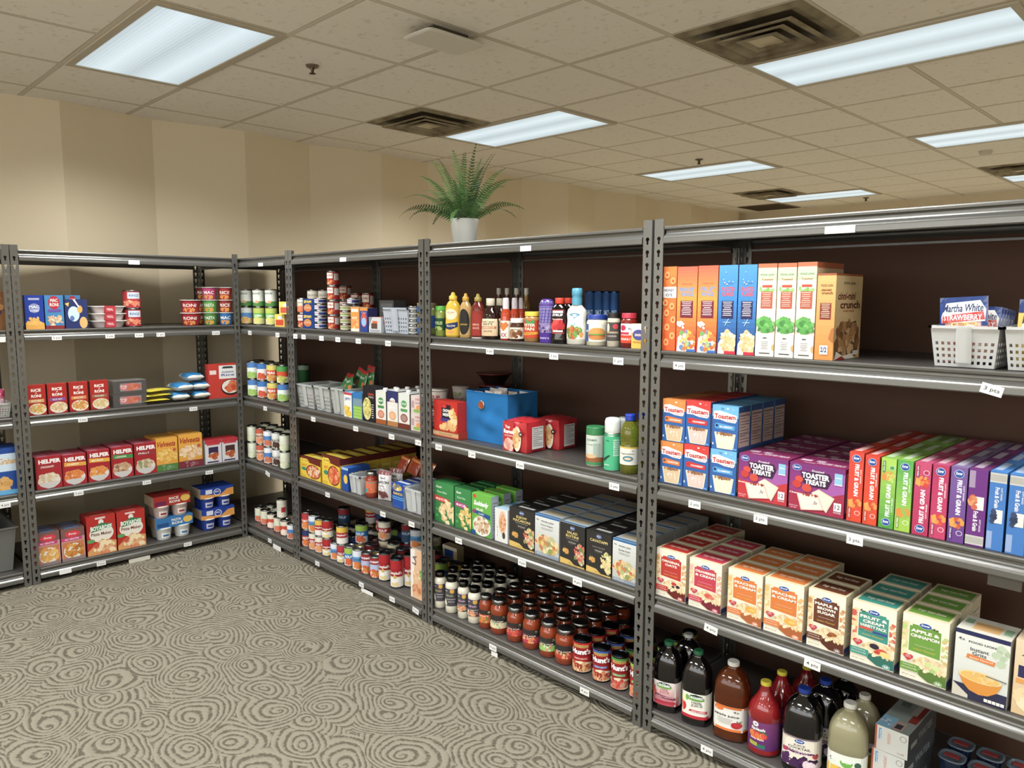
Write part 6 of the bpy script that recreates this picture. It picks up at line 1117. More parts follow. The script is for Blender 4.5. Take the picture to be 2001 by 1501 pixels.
carton('seasoning_mix_box', 'front blue and white ranch mix box', 'mix box', 'R', 4, 767, 789, 946, .05, ra, '1c4ca4', n=4, group='blue ranch mix boxes', cols={'r': '9ab0d0', 't': 'd8dce4'}, topart=[Rc(0, 0, 1, .6, '1c4ca4')])
basket('storage_basket', 'taller white basket against the paired posts on the taco shelf', 'R', 4, 791, 826, 958, .2, v=.015, tap=.9, holes=False, col='d8dcdc')
for k in range(5):
    pouch('seasoning_packet', ('first', 'second', 'third', 'fourth', 'fifth')[k]+' orange seasoning packet from the left behind the ranch boxes', 'food packet', 'R', u_at(776, .25, SH[4], 'R')+.055*k, .27+.02*(k % 2), SH[4]+.095, .075, .09, .012, [Rc(0, 0, 1, 1, 'c8642c' if k % 2 else 'b04828'), Rc(0, .75, 1, .9, 'e89850')], 'c8642c', tiltx=-.5, ry=.15*(-1)**k, group='orange seasoning packets')
carton('packet_box', 'open tan box holding the orange seasoning packets', 'food box', 'R', 4, 806, 868, .095, .12, None, '6a4434', v=.28)
# -- soup cans, bottom shelf
CM = lambda t="Campbell's", r='b01c24': (lab3(r, mix(r, '700010', .3), 'e8e6e0', t, 'f4f0ec')+[Rc(0, .36, 1, .4, 'd8c8a0'), Ov(.5, .38, .09, .07, 'c8a858'), Bl(.5, .12, .2, .06, 6, .08, 'e0c880')], 'e4e2dc')
CB = (lab3('e0dcc8', 'b02c30', 'd8d4c8', 'SOUP', 'ffffff', ('d87a48', 'e8b070')), 'd8d4c8')
BL = (lab3('98bc40', '2c7cc0', 'e0e4e8', 'SOUP', 'ffffff', ('c83c28', 'e08040')), '3c84c0')
PR = (lab3('d8e0e8', '5ca0d0', 'e8e8e4', 'SOUP', '2c4c8c', ('e08c40', 'c86a30')), 'd8dce0')
HM = (lab3('a02028', 'b0b8d8', 'c83c28', '', 'ffffff', ('e0a840', 'd85830', 'a83020'))+[Rc(.1, .72, .9, .92, '8c1c24'), T('HORMEL', .5, .82, .66, .12, 'f0f0f0')], 'a82428')
NV = (lab3('28386c', 'a83838', 'b83430', 'BEEF', 'f0e8e0', ('e08038', 'c86028')), 'b83430')
YL = (lab3('e0b830', '2c6ca8', '2c5c98', 'CHUNKY', 'f0f0f0', ('d8a860', 'b88040')), '2c60a0')
YC = (lab3('e0b830', 'b02830', 'e4e0d8', "Campbell's", 'f4f0ec'), 'e4e0d8')
DK = (lab3('801c20', '1c4c70', '28405c', 'SOUP', 'c8d0d8'), '1c3c60')
gC = 'assorted soup cans on the bottom shelf'
fr_ = [(588, 603, .105, (NV, (lab3('b03038', 'c84038', 'e0a868', 'TOMATO', 'f4e8e0', ('e08038',)), 'b83c38')), 'navy and red'), (604, 616, .105, (CB, PR), 'pale orange'), (616, 629, .1, (CB, YC), 'cream and red'), (630, 645, .105, (CM(), CM()), 'red and white'), (646, 657, .1, (PR,), 'blue and white'), (658, 672, .105, (CM('SOUP', 'b83040'), YC), 'red banded'), (673, 688, .11, (BL,), 'lime topped blue'), (689, 704, .115, (PR,), 'light blue'), (706, 721, .115, (HM,), 'dark red chili'), (723, 738, .115, (HM,), 'right dark red chili')]
for a, b, h, arts, nm in fr_:
    tower(nm+' soup can in the front row', a, b, 5, (h,)*len(arts), arts, v=.018, g=gC, turn=.7, lid='9a9c98')
for a, b, t, v, nm in ((739, 762, 1079, .03, 'left'), (756, 785, 1090, .018, 'front'), (787, 812, 1082, .075, 'right')):
    if nm == 'front': a, b = 763, 789
    if nm == 'right': a, b = 790, 814
    if nm == 'left': a, b = 740, 761
    cn(nm+' tall red and white tomato soup can', a, b, t, CM()[0], 'e4e2dc', 5, v=v, g='tall tomato soup cans', turn=.6, lid='5c6064')
random.seed(3); used_ = []
allv = [CM(), CB, BL, PR, HM, NV, YL, DK, GT, YC]
nmv = ['red and white', 'cream banded', 'blue and lime', 'pale blue', 'dark chili', 'navy', 'yellow and blue', 'dark blue', 'tan', 'yellow and red']
ROWN = ['second', 'third', 'fourth', 'fifth', 'sixth', 'seventh']
for rw in range(5):
    v = .105+.083*rw; x = -2.85+.02*rw; c = 0
    while x < (-1.80 if rw < 3 else -2.14):
        if not (x > -1.99 and rw < 1):
            i = random.randrange(10); tall = (rw, c) in ((0, 5), (1, 1), (1, 6), (2, 4), (2, 7), (2, 8), (3, 1), (3, 3), (4, 2), (4, 5))
            rr = .034+.004*(i % 2); hh = .105+.012*(i % 3)
            base_ = can(nmv[i]+' soup can, '+ROWN[rw]+' row back, '+('lone' if not tall else 'lower')+', number '+('one two three four five six seven eight nine ten eleven twelve thirteen fourteen').split()[c]+' from left', 'R', 5, 0, 0, hh, allv[i][0], allv[i][1], u=x, r=rr, v=v-rr+.036, group=gC, turn=.6, lid='84868a')
            if tall: 
                j_ = (i+3) % 10
                can(nmv[j_]+' soup can stacked on top, '+ROWN[rw]+' row back, '+('one two three four five six seven eight nine ten eleven twelve thirteen fourteen').split()[c]+' from left', 'R', 5, 0, 0, .11, allv[j_][0], allv[j_][1], u=x, r=.036, v=v, lift=hh+.0006, group=gC, turn=.6, lid='8c8e90')
        x += .083; c += 1
carton('broth_carton', 'tall peach and white carton at the right end of the soup cans', 'food box', 'R', 5, 803, 829, 1077, .07, [Rc(0, 0, 1, 1, 'e4b890'), ('p', [(0, 0), (0, 1), (.35, 1), (.12, 0)], 'e8e2d8'), T('LA', .3, .8, .3, .2, '3c3c50', b=.6, rot=80), Bl(.85, .55, .14, .1, 8, .14, '5c9c48', '8cb85c'), Bl(.5, .2, .4, .14, 24, .14, 'd89868', 'e8b080', 'c87848'), Bl(.5, .5, .3, .1, 12, .1, 'f0d0a8', 'e0a878')], 'dcb088', v=.02, cols={'t': 'e0c8b0', 'r': 'c89878'})
# ================================================================ corner unit
g2 = ([Rc(0, 0, 1, 1, 'e4e6d8'), Rc(0, 0, 1, .3, '4c8c3c'), T('BEANS', .4, .8, .6, .12, '3c6c50', b=.7), Ov(.42, .34, .22, .14, 'f0e4d0'), Ov(.5, .26, .12, .09, 'd8a878')], 'e0e2d4')
g3 = (lab3('e4e6dc', '5c98d0', 'e0b860', '', 'ffffff', ('e8a040', 'f0d080')), 'd8dcd4'); g4 = (lab3('b8c850', '68b044', 'e0d898', 'CORN', 'ffffff', ('e8d060', 'c8d078')), 'a8c458')
for k, (a, b) in enumerate(((471, 494), (495, 518), (519, 541))):
    tower('vegetable can in the corner unit, '+('left', 'middle', 'right')[k]+' column of the upper shelf', a, b, 2, (.113, .111), ((g3, g2), (g4, g2), (g4, g2))[k], v=.05+.01*k, g='vegetable cans on the corner upper shelf', turn=.75)
for k, (px, lift, rz) in enumerate(((543, .0, .2), (551, .075, .5))):
    o = carton('snack_box', ('lower', 'upper')[k]+' crumpled yellow and red open box in the corner unit', 'food box', 'R', 2, px-5, px+9, .074, .09, [Rc(0, 0, 1, 1, 'e8c83c'), Rc(.1, .1, .9, .55, 'c84828'), Rc(.3, .6, .8, .85, 'd0d4e0')], 'd8b880', v=.03, lift=lift, rz=rz, side=[Rc(0, 0, 1, 1, 'd8b890'), Rc(.2, .2, .8, .6, 'a83020')], cols={'t': 'e8d088'}, group='crumpled yellow boxes')
w3 = (lab3('4c80c0', 'e4ece4', '98b850', '', 'ffffff', ('8cb848', 'a8cc60')), 'c8d8d8'); w4 = (lab3('3c78c0', 'e8e4e0', 'e4e0d8', '', 'ffffff', ('c84828', 'd86038')), 'd8d8d8'); w5 = (lab3('d8c860', 'd84828', '4c9448', 'PEAS', 'ffffff', ('d8b048', 'c84c28')), 'c8b850'); w6 = (lab3('4c9c48', 'd85028', 'e4d8a8', '', 'ffffff', ('e8d060', '68a040')), '68a048')
for k, (a, b, A_, B_) in enumerate(((484, 502, w3, w3), (503, 521, w4, w4), (522, 541, w5, w5), (542, 562, (CM()[0], 'e4e2dc') if False else w3, w6))):
    tower('colourful vegetable can, '+('first', 'second', 'third', 'fourth')[k]+' column of the corner middle shelf', a, b, 3, (.112, .112), (A_, B_), v=.025+.004*k, g='vegetable cans on the corner middle shelf', turn=.75)
    if k < 3: tower('colourful vegetable can behind the '+('first', 'second', 'third')[k]+' column of the corner middle shelf', a+12, b+9, 3, (.11, .108), (w6, w5), v=.14, g='vegetable cans on the corner middle shelf', turn=.75)
x3 = (lab3('e0e4cc', 'dcdcc8', '9cc088', '', '4c7c4c', ('e8e0c8', 'b8cc98')), 'dcdcc8'); x4 = (lab3('c85c40', 'e0d0b8', 'c87050', 'BEANS', '8c2c20', ('d87848', 'e8a878')), 'dcc8b0'); x5 = (lab3('e4e8ec', '4c80c0', 'e0e0dc', '', 'ffffff', ('b85840', 'd88860')), 'd8dce0'); x6 = (lab3('e4e4e0', 'd8d8cc', 'e0dcc8', 'BLACK', '3c3434', ('3c2820', '5c3c30')), 'dcdcd0')
for k, (a, b, A_) in enumerate(((484, 500, x3), (501, 515, x4), (516, 531, x5), (532, 546, x6), (547, 563, x3))):
    tower('pale bean can, '+('first', 'second', 'third', 'fourth', 'fifth')[k]+' column of the corner lower shelf', a, b, 4, (.108, .106), (A_, A_), v=.022+.004*(k % 2), g='bean cans on the corner lower shelf', turn=.75)
    if k > 0: tower('shaded bean can behind the '+('first', 'second', 'third', 'fourth', 'fifth')[k]+' column of the corner lower shelf', a+9, b+9, 4, (.108, .106), (x6, x3), v=.13, g='bean cans on the corner lower shelf', turn=.75)
y3 = (lab3('e0dcc4', 'd8e0c8', 'd86a48', '', '3c5c3c', ('d86848', 'e08860')), 'd8d4bc'); y4 = (lab3('e0dcc4', 'd04830', 'e09078', '', 'ffffff', ('f0d8c8',)), 'd05038')
for k, (a, b, A_) in enumerate(((498, 509, y3), (509, 521, y3), (522, 534, y4), (535, 547, y3), (548, 560, y4), (561, 574, x5))):
    cn('cream and red tomato can, '+('first', 'second', 'third', 'fourth', 'fifth', 'sixth')[k]+' from left on the corner bottom shelf', a, b, .098, A_[0], A_[1], 5, v=.05-.006*k, g='tomato cans on the corner bottom shelf', turn=.75, n=2, step=.085)
cn('tall cream can standing on top of the corner tomato cans', 542, 556, .12, [Rc(0, 0, 1, 1, 'e0dcc8'), Rc(.6, .3, .9, .6, 'b83038')]+lines(.4, .8, .4, 5, .09, .03, 'a8b8a8'), 'e0dcc8', 5, v=.035, lift=.0995, g='tomato cans on the corner bottom shelf', turn=.6)
# ================================================================ unit along the folded wall
def mac(c, nm, nc, dish, low): return [('g', 0, 0, 1, 1, c, c), Rc(.2, .86, .8, .92, mix(c, 'ffffff', .4)), Ov(.5, .62, .3, .14, mix(c, 'ffffff', .25)), T(nm, .5, .66, .56, .08, nc, b=1), T('& CHEESE', .5, .55, .46, .06, nc, b=.7), ('p', [(0, 0), (0, .2), (.3, .26), (.5, .34), (.75, .24), (1, .18), (1, 0)], low), Bl(.5, .22, .4, .12, 26, .09, *dish)]
carton('macaroni_box', 'royal blue macaroni and cheese box, leftmost on the upper wall shelf', 'macaroni box', 'B', 2, 51, 88, 577, .04, mac('1c3c9c', 'MAC', 'e8ecf8', ('e8a848', 'f0c060'), 'e8a840'), '1c3c9c', v=.03)
mr_ = [Rc(0, 0, 1, 1, '3c84b8'), Ov(.5, .78, .32, .2, 'b8283c'), T('MAC', .5, .85, .4, .1, 'f0ece0'), T('RONI', .5, .72, .46, .1, 'f0ece0'), Rc(.15, .5, .85, .58, '6a50a0'), Bl(.5, .27, .42, .17, 46, .08, 'e0b888', 'c89868', 'f0d8b0'), Rc(0, 0, 1, .1, '8c2c2c')]
carton('macaroni_box', 'light blue macaroni box with red badge', 'macaroni box', 'B', 2, 90, 127, 577, .04, mr_, '3c84b8', v=.03, n=2, group='light blue macaroni boxes')
carton('macaroni_box', 'light blue box edge showing behind the navy macaroni box', 'macaroni box', 'B', 2, 130, 160, 577, .035, mr_, '3c84b8', v=.08)
nb = [Rc(0, 0, 1, 1, '283468'), ('p', [(0, .85), (.2, .9), (.15, .75)], 'e8c040'), Ov(.38, .5, .26, .26, 'c8e0e4'), Ov(.3, .35, .1, .09, '5878b0'), Ov(.66, .66, .12, .13, 'e8a848'), Ov(.8, .2, .18, .2, 'e8b068'), ('p', [(.35, 1), (.45, 1), (.65, .75), (.6, .72)], 'd8dce8')]
carton('macaroni_box', 'navy box with pale oval and orange dots, right of the macaroni boxes', 'macaroni box', 'B', 2, 129, 173, 585, .05, nb, '283468', v=.025)
for k in range(3):
    mb = MB(); mb.lathe([(.075, 0), (.09, .03), (.094, .034)], 'd4c4c4', n=24, sq=.55, sy=.7)
    o = mb.build('meal_tray', SATIN); u = u_at(209, .09, SH[2], 'B'); place(o, 'B', u, .09, SH[2]+.0005+.041*k); tag(o, ('bottom', 'middle', 'top')[k]+' of three stacked pale meal trays with red sleeves', 'meal tray', 'stacked pale meal trays')
    mb = MB(); mb.lathe([(.100, .034), (.102, .036), (.102, .039), (.001, .04)], 'd8d4cc', n=24, sq=.55, sy=.7, cap=False); mb.build('lid', SATIN, o)
    mb = MB(); mb.box(-.028, .028, -.073, .073, .002, .0405, 'b8303c'); art_flat(mb, [T('MEAL', .5, .5, .6, .4, 'f0d8d8', b=.5)], .056, .034, (-.028, -.073, .004), (1, 0, 0), (0, 0, 1)); mb.build('sleeve', CARD, o)
sp_ = ([Rc(0, 0, 1, 1, 'b83038'), Rc(.4, .55, .95, .95, 'd0dce4'), T('RINGS', .67, .75, .4, .16, '3c5c98', b=.5), Bl(.55, .25, .4, .2, 30, .09, 'e08860', 'd85838', 'f0b088')], 'b83038')
tower('red canned pasta can, two high beside the meal trays', 241, 277, 2, (.106, .106), (sp_, sp_), v=.06, row='B', g='red canned pasta cans', turn=-.5)
CUP2 = [(.78, 0), (.8, .02), (.98, .94), (1.05, .95), (1.05, .985), (1, 1), (.001, .995)]
def cups(a, b, v, specs, nm):
    for k, (c, tx) in enumerate(specs):
        cond('pasta_cup', ('bottom', 'middle', 'top')[k]+' '+nm+' single serve cup', 'pasta cup', a, b, .078, CUP2, c, (.05, .9), [Rc(0, 0, 1, 1, c), T(tx, .5, .62, .6, .3, 'f0ece0', b=.8), Bl(.5, .22, .3, .16, 12, .12, 'e8a848', 'd88838')], c, [(1.06, .95), (1.07, .955), (1.07, .99), (1.0, 1.0), (.001, 1.0)], 'd8d8cc', v=v, sy=1., row='B', group='single serve pasta cups', mat=SATIN, capname='lid', turn=-.5)
        [x for x in COL.objects if x.name.startswith('pasta_cup')][-1].location.z += .079*k
cups(353, 393, .03, (('a82430', 'RONI'), ('b02834', 'RONI')), 'wide red')
cups(396, 426, .05, (('4c8c3c', 'PASTA'), ('58a044', 'PASTA'), ('b83c70', 'MAC')), 'green and pink')
cups(427, 456, .04, (('2c6ca8', 'MAC'), ('98302c', 'RICE'), ('a82c28', 'RICE')), 'blue and brick red')
cups(384, 412, .15, (('8c2428', 'RICE'), ('8c2428', 'RICE'), ('7c2024', 'RICE')), 'shaded dark red')
def rar(c2, dish): return [Rc(0, 0, 1, 1, 'b0241c'), T('RICE', .5, .83, .52, .1, 'f4ece0', b=1.4), T('A', .5, .74, .1, .05, 'f4ece0'), T('RONI', .5, .64, .52, .1, 'f4ece0', b=1.4), Rc(.1, .42, .9, .53, c2), T('RICE MIX', .5, .475, .5, .05, 'f8f0e0', b=.4), Ov(.55, .2, .46, .19, 'e4dcc8'), Bl(.55, .22, .4, .15, 60, .07, *dish), Rc(0, 0, .3, .06, '8c1c18')]
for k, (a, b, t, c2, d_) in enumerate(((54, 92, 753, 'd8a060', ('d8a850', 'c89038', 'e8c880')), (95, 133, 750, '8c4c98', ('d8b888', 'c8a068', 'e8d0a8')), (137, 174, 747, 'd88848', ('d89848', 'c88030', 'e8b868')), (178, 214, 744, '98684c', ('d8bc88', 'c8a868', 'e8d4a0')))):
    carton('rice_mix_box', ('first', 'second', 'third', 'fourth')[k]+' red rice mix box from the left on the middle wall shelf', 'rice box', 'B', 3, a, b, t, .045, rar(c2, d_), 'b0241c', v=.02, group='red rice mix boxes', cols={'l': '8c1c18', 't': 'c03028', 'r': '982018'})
gt = [Rc(0, 0, 1, 1, '54504e'), Rc(.2, .2, .85, .8, '8c8884'), Ov(.5, .5, .32, .3, 'c87070'), T('TOP', .3, .5, .2, .3, 'e8e0dc', b=.4), Bl(.6, .45, .2, .2, 12, .2, 'd88868', 'b85848')]
for k in range(2):
    carton('noodle_tray', ('lower', 'upper')[k]+' grey microwave noodle tray with pink badge', 'noodle tray', 'B', 3, 222, 287, .075, .14, gt, '4c4846', v=.03, lift=.076*k, group='grey noodle trays', cols={'t': '9c9894', 'l': '8c8884'}, mat=GLOSS)
yp = [Rc(0, 0, 1, 1, 'e0cc28'), Ov(.5, .5, .34, .3, 'c85838'), T('SAFFRON', .5, .5, .5, .16, 'f0e8a0', b=.5)]
for k, (px, z, v) in enumerate(((304, .006, .05), (302, .034, .06), (297, .062, .07))):
    mb = MB(); mb.lathe([(.5, -.008), (.9, -.004), (1, .006), (.9, .016), (.5, .02)], 'e0cc28'); s_ = .085
    mb = MB(); rows = []
    for j in range(9):
        a = math.pi*j/8; rows.append([(.08*math.cos(a), -.055+.011*i, .013*math.sin(math.pi*(i+.5)/11)*math.sin(a)+.013) for i in range(11)])
    mb.grid(rows, 'e0cc28', closed=False); mb.grid([[(x, y, .026-z_) for x, y, z_ in r_][::-1] for r_ in rows], 'd8c428', closed=False)
    o = mb.build('rice_packet', FOIL); place(o, 'B', u_at(px, v, SH[3], 'B')+.02*k, v+.03, SH[3]+z, .15*k); tag(o, ('bottom', 'middle', 'top')[k]+' flat yellow rice packet lying in a pile', 'rice packet', 'flat yellow rice packets')
for k, (px, v, z, rz) in enumerate(((350, .13, .012, 1.5), (389, .13, .012, 1.62), (356, .135, .068, 1.7), (391, .14, .068, 1.45), (378, .15, .124, 1.58))):
    mb = MB(); rows = []; W_, H_ = .085, .052
    for j in range(13):
        y = -H_+2*H_*j/12; rows.append([(W_*math.cos(t)*(1-.1*(y/H_)**2), y, .027+.027*math.sin(t)*(1-(y/H_)**4)**.5+.0015*math.sin(5*t+j)) for t in [2*math.pi*i/24 for i in range(24)]])
    mb.grid(rows, 'd8d4c8', colf=lambda a_, b_: '2c80b8' if 4 <= b_ <= 9 else 'd8d4c8'); mb.face(rows[0][::-1], 'd8d4c8'); mb.face(rows[-1], 'd8d4c8')
    art_flat(mb, [T('RICE', .5, .5, .7, .5, 'e8f0f4', b=1)], .06, .03, (-.03, -.018, .0565), (1, 0, 0), (0, 1, 0))
    o = mb.build('rice_bag', FOIL); place(o, 'B', u_at(px, v-.05, SH[3], 'B'), v-.03, SH[3]+z-.010, rz); tag(o, ('left bottom', 'right bottom', 'left middle', 'right middle', 'topmost')[k]+' blue and clear rice bag in the pile on the middle wall shelf', 'rice bag', 'blue and clear rice bags')
ir = [Rc(0, 0, 1, 1, 'c8382c'), Rc(.35, .56, .96, .95, 'e8e8e4'), ('p', [(.45, .86), (.85, .86), (.8, .92), (.5, .92)], '3a3c3a'), T('instant', .65, .76, .4, .06, '3c4c8c', b=.5), T('Rice', .65, .67, .44, .07, '3c4c8c', b=.6), Rc(.04, .7, .26, .82, 'e8d8d0'), Ov(.74, .3, .32, .22, 'e8e0d0'), Ov(.74, .3, .34, .24, '342420'), Ov(.74, .32, .31, .2, 'e8e0d0'), Bl(.76, .34, .2, .12, 20, .1, 'd8603c', 'e88858', 'c84828')]
carton('instant_rice_box', 'tall red and white instant rice box near the corner post', 'rice box', 'B', 3, 409, 467, 711, .05, ir, 'c8382c', v=.03, cols={'l': 'b83028'})
def hh(c2, nm, dish): return [Rc(0, 0, 1, 1, '981c24'), Rc(.08, 0, 1, 1, 'a82028'), T('HELPER', .55, .85, .86, .13, 'f4f0ec', b=1.8), ('p', [(.08, .63), (.08, .76), (1, .72), (1, .6)], c2), T(nm, .45, .68, .5, .06, 'f8f0e0', b=.4), Ov(.5, .25, .44, .23, 'dcd4cc'), Bl(.48, .3, .4, .18, 60, .09, *dish), ('p', [(.12, .2), (.2, .08), (.45, .0), (.7, .03), (.9, .2)], 'c8c4c0')]
hp = (('a02830', 'STROGANOFF', ('e0d4b8', 'd0bc98', 'c8a888')), ('e0a030', 'CHEESY', ('d87830', 'e89040', 'c86428')), ('e0a828', 'MACARONI', ('e08c34', 'd87828', 'e8a850')), ('3c8c44', 'LASAGNA', ('b89068', 'd8b088', '8c6048')), ('983038', 'PHILLY', ('d8c0a0', 'b89878', '6c8c48')))
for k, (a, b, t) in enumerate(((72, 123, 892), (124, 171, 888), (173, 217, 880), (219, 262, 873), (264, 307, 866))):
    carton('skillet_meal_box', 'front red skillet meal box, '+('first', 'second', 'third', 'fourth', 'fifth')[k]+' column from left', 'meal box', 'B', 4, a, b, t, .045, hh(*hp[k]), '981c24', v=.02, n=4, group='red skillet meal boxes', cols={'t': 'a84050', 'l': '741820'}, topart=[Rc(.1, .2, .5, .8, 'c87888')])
def vel(d_, low): return [('g', 0, 0, 1, 1, 'd89828', 'e8a830'), T('Velveeta', .48, .82, .84, .17, 'a83020', i=.35, b=.9), Bl(.5, .45, .44, .2, 60, .09, *d_), Rc(0, 0, 1, .2, low), Bl(.5, .12, .4, .08, 10, .08, mix(low, 'ffffff', .2), low), Ov(.85, .62, .08, .05, 'c85838')]
for k, (a, b, t, d_, lw) in enumerate(((307, 349, 856, ('e8b850', 'f0cc70', 'd8a038'), '4c7c38'), (351, 397, 848, ('e8c898', 'f0d8b8', 'd8a878'), '7c2838'))):
    carton('shells_box', 'front golden cheese shells box, '+('left', 'right')[k]+' of two', 'meal box', 'B', 4, a, b, t, .06, vel(d_, lw), 'e0a030', v=.02, n=3, group='golden cheese shells boxes', cols={'t': 'd89828', 'l': 'c88820'})
rw_ = lambda d_: [Rc(0, 0, 1, 1, 'd8d4d8'), Rc(0, .85, 1, 1, 'c03038'), Rc(.1, .78, .9, .86, 'c84048'), Rc(.2, .3, .8, .7, '3c2c50' if d_ else '4c3028'), Ov(.5, .3, .36, .17, 'e0dcd4'), Bl(.5, .31, .3, .13, 24, .1, 'c86838', 'a84828'), Rc(.1, .04, .8, .1, '3c3c60')]
for k, (a, b, t) in enumerate(((402, 434, 860), (435, 466, 856))):
    carton('dinner_kit_box', 'front red topped white box, '+('left', 'right')[k]+' one beside the golden boxes', 'meal box', 'B', 4, a, b, t, .06, rw_(k == 0), 'd4d0d4', v=.02, n=2, group='red topped white boxes', cols={'t': 'b82830', 'l': 'b8b4b8'})
def bet(d_): return [Rc(0, 0, 1, 1, 'c8948c'), Rc(0, .72, 1, 1, '7c5850'), Ov(.5, .82, .34, .1, 'd83848'), T('Betty', .5, .82, .36, .07, 'f8e8e8', i=.2, b=.6), Rc(0, .62, .9, .72, 'c84078'), T('AU GRATIN', .45, .67, .6, .05, 'f8e8f0', b=.5), Rc(.05, .1, .95, .58, 'c87848'), Ov(.5, .3, .42, .24, 'e4dcd0'), Bl(.5, .33, .38, .2, 40, .1, *d_), Rc(0, 0, 1, .1, '8c7878')]
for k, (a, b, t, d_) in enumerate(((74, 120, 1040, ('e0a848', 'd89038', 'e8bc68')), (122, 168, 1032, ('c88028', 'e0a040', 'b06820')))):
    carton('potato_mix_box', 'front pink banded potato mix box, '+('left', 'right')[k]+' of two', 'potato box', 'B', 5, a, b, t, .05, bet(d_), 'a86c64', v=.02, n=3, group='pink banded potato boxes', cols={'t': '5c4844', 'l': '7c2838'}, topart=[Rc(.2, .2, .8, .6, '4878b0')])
pz = [Rc(0, 0, 1, 1, 'b82820'), Rc(.3, .92, .65, .97, 'e0c8c0'), Ov(.5, .54, .42, .22, 'e8e0d0'), Ov(.5, .84, .09, .07, 'e8e4dc'), ('p', [(.14, .6), (.86, .66), (.86, .76), (.5, .82), (.14, .7)], '3c7c4c'), T('BOYARDEE', .5, .69, .74, .12, 'e8f0e4', b=1.6), T('Pizza Maker', .5, .54, .72, .08, '6c2c20', b=.6), ('p', [(0, 0), (0, .12), (.5, .4), (1, .3), (1, 0)], 'd89858'), Bl(.55, .17, .42, .15, 46, .1, 'f0e0b8', 'd86840', 'e8c080', 'c84828', 'f0d8a0'), Ov(.12, .38, .14, .05, '5c9c58')]
for k, (a, b, t) in enumerate(((172, 229, 1008), (231, 286, 998))):
    carton('pizza_kit_box', 'front red pizza maker box, '+('left', 'right')[k]+' of two', 'pizza kit', 'B', 5, a, b, t, .06, pz, 'b82820', v=.02, n=2, group='red pizza maker boxes', cols={'t': 'a83028', 'l': '8c1c18'}, topart=[Rc(.2, .3, .7, .7, 'c85850')])
def sleeve(px0, px1, s, lift, art, base, cupcol, label, g, v=.03):
    u0, u1 = u_at(px0, v, SH[s]+lift, 'B'), u_at(px1, v, SH[s]+lift, 'B'); w = u1-u0; u = (u0+u1)/2; h = .135
    r = bpy.data.objects.new('cup_multipack', None); COL.objects.link(r); place(r, 'B', u, v+.075, SH[s]+lift+.0006); tag(r, label, 'cup pack', g)
    for sx in (-1, 1):
        for sy in (-1, 1):
            mb = MB(); q = w*.22; mb.lathe([(q*.8, 0), (q*.82, .003), (q, .068), (q*1.04, .072), (q, .074), (.001, .074)], cupcol, n=24, colf=lambda a, b: cupcol if a < 2 else 'd8d4c8'); art_round(mb, [Rc(.2, .15, .8, .7, mix(cupcol, 'ffffff', .55)), Rc(.3, .3, .7, .5, base)], 2*q, .06, .004, lambda z: q*(.83+.17*z/.068), 110)
            mb.build('cup', SATIN, r, loc=(sx*w*.25, sy*.037, 0))
    mb = MB(); hh_ = .062; z0 = h-hh_; P = lambda x, y, z: (x, y, z)
    mb.box(-w/2, w/2, -.076, .076, z0, h, base, {'b': mix(base, '000000', .5), 'l': 'a89478', 'r': 'a89478'}); art_flat(mb, art, w, hh_, (-w/2, -.076, z0), (1, 0, 0), (0, 0, 1)); mb.build('cardboard_sleeve', CARD, r)
sv = lambda c, n1: [Rc(0, 0, 1, 1, c), Rc(.04, .1, .34, .5, mix(c, '101860', .6)), T(n1, .55, .68, .26, .26, 'f0ece0', b=1), T('RONI', .57, .34, .28, .26, 'f0ece0', b=1), Ov(.86, .55, .13, .34, 'e0b848'), T('4 CUPS', .86, .85, .16, .12, '3c2c20', b=.2)]
kf = [Rc(0, 0, 1, 1, '1c409c'), ('p', [(0, 0), (0, .45), (.3, .3), (.6, .2), (.8, .7), (1, .75), (1, 0)], 'e09840'), Rc(.15, .4, .35, .85, 'd8dce8'), Ov(.5, .5, .11, .34, 'e8ecf4'), Ov(.5, .5, .09, .28, '1c409c'), T('MAC', .5, .55, .13, .2, 'f0f0f4', b=.5)]
sleeve(306, 378, 5, 0, sv('2c74b0', 'PASTA'), '2c74b0', 'c8ccc8', 'lower cup pack with blue sleeve beside the pizza boxes', 'cup packs on the bottom wall shelf')
sleeve(301, 373, 5, .1365, sv('a82c24', 'RICE'), 'a82c24', 'c0a8a0', 'upper cup pack with red sleeve beside the pizza boxes', 'cup packs on the bottom wall shelf')
sleeve(395, 459, 5, 0, kf, '1c409c', '203c94', 'lower macaroni cup pack with blue and orange sleeve near the corner', 'cup packs on the bottom wall shelf')
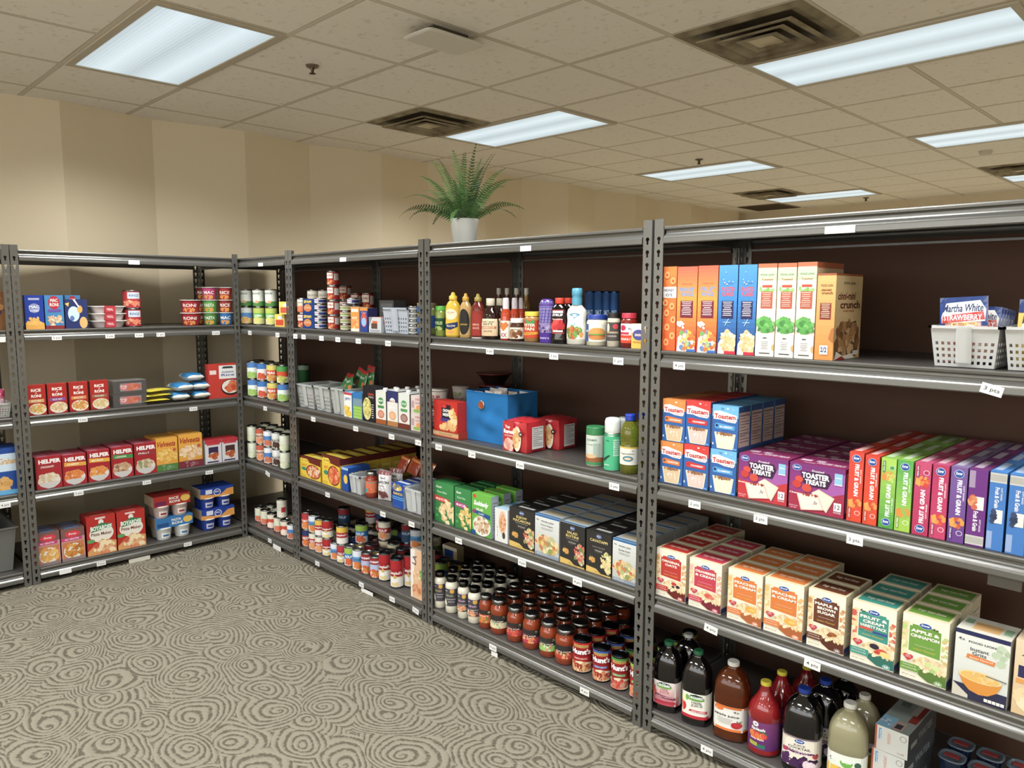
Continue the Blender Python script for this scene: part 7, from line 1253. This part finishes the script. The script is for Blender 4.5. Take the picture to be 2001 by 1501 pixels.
sleeve(393, 457, 5, .1365, kf, '1c409c', '203c94', 'upper macaroni cup pack with blue and orange sleeve near the corner', 'cup packs on the bottom wall shelf')
# ================================================================ far left unit, cut by the frame
bx_ = lambda a, s, w, h, c, art, lab, nm, v=.03: tag(place(bpy.data.objects.new(nm, boxmesh(nm, w, .16, h, art, c)), 'B', a, v+.08, SH[s]), lab, 'food box')
for q in (bx_(-1.33, 2, .14, .2, '8a5a30', [Bl(.6, .5, .4, .45, 30, .12, '5c3c24', 'c88c50', '3c2c5c')], 'brown patterned box cut off at the left edge, upper shelf', 'snack_box'),
          bx_(-1.315, 4, .13, .25, '1c4c9c', [Rc(0, 0, 1, 1, '1c4c9c'), Rc(.2, .5, .95, .88, 'c8dcec'), T('Graham', .6, .72, .64, .13, 'd8a040', b=.8), Bl(.3, .25, .25, .2, 16, .2, 'd8a860', 'c89040'), Rc(0, 0, 1, .1, '5ca8d8')], 'blue graham cracker box cut off at the left edge', 'cracker_box')): COL.objects.link(q)
o = basket('storage_basket', 'clear basket with pink packets at the left edge', 'B', 3, -40, 22, 790, .2, v=.03, holes=True)
u, h, w = INFO[o.name]
pouch('pink_packet', 'pink packet standing in the basket at the left edge', 'food packet', 'B', u+.02, .08, SH[3]+.02, .065, .13, .03, [Rc(0, .7, 1, 1, 'c83c68'), Rc(.1, .2, .9, .6, 'e8c8d0')], 'd87890')
mb = MB(); mb.grid([[(x*k, y*k, z) for x, y in [(-.16, -.2), (.16, -.2), (.16, .2), (-.16, .2)]] for k, z in ((.86, .002), (.86, .002), (1, .24), (1.06, .24), (1.06, .246), (.98, .246), (.85, .008))], '6c6c68', smooth=False); mb.face([(-.136, -.17, .008), (.136, -.17, .008), (.136, .17, .008), (-.136, .17, .008)], '6c6c68'); mb.face([(-.136, -.17, .002), (-.136, .17, .002), (.136, .17, .002), (.136, -.17, .002)], '6c6c68')
o = mb.build('grey_storage_tub', SATIN); place(o, 'B', -1.445, .25, SH[5]); tag(o, 'grey plastic tub on the bottom shelf at the left edge', 'storage tub')
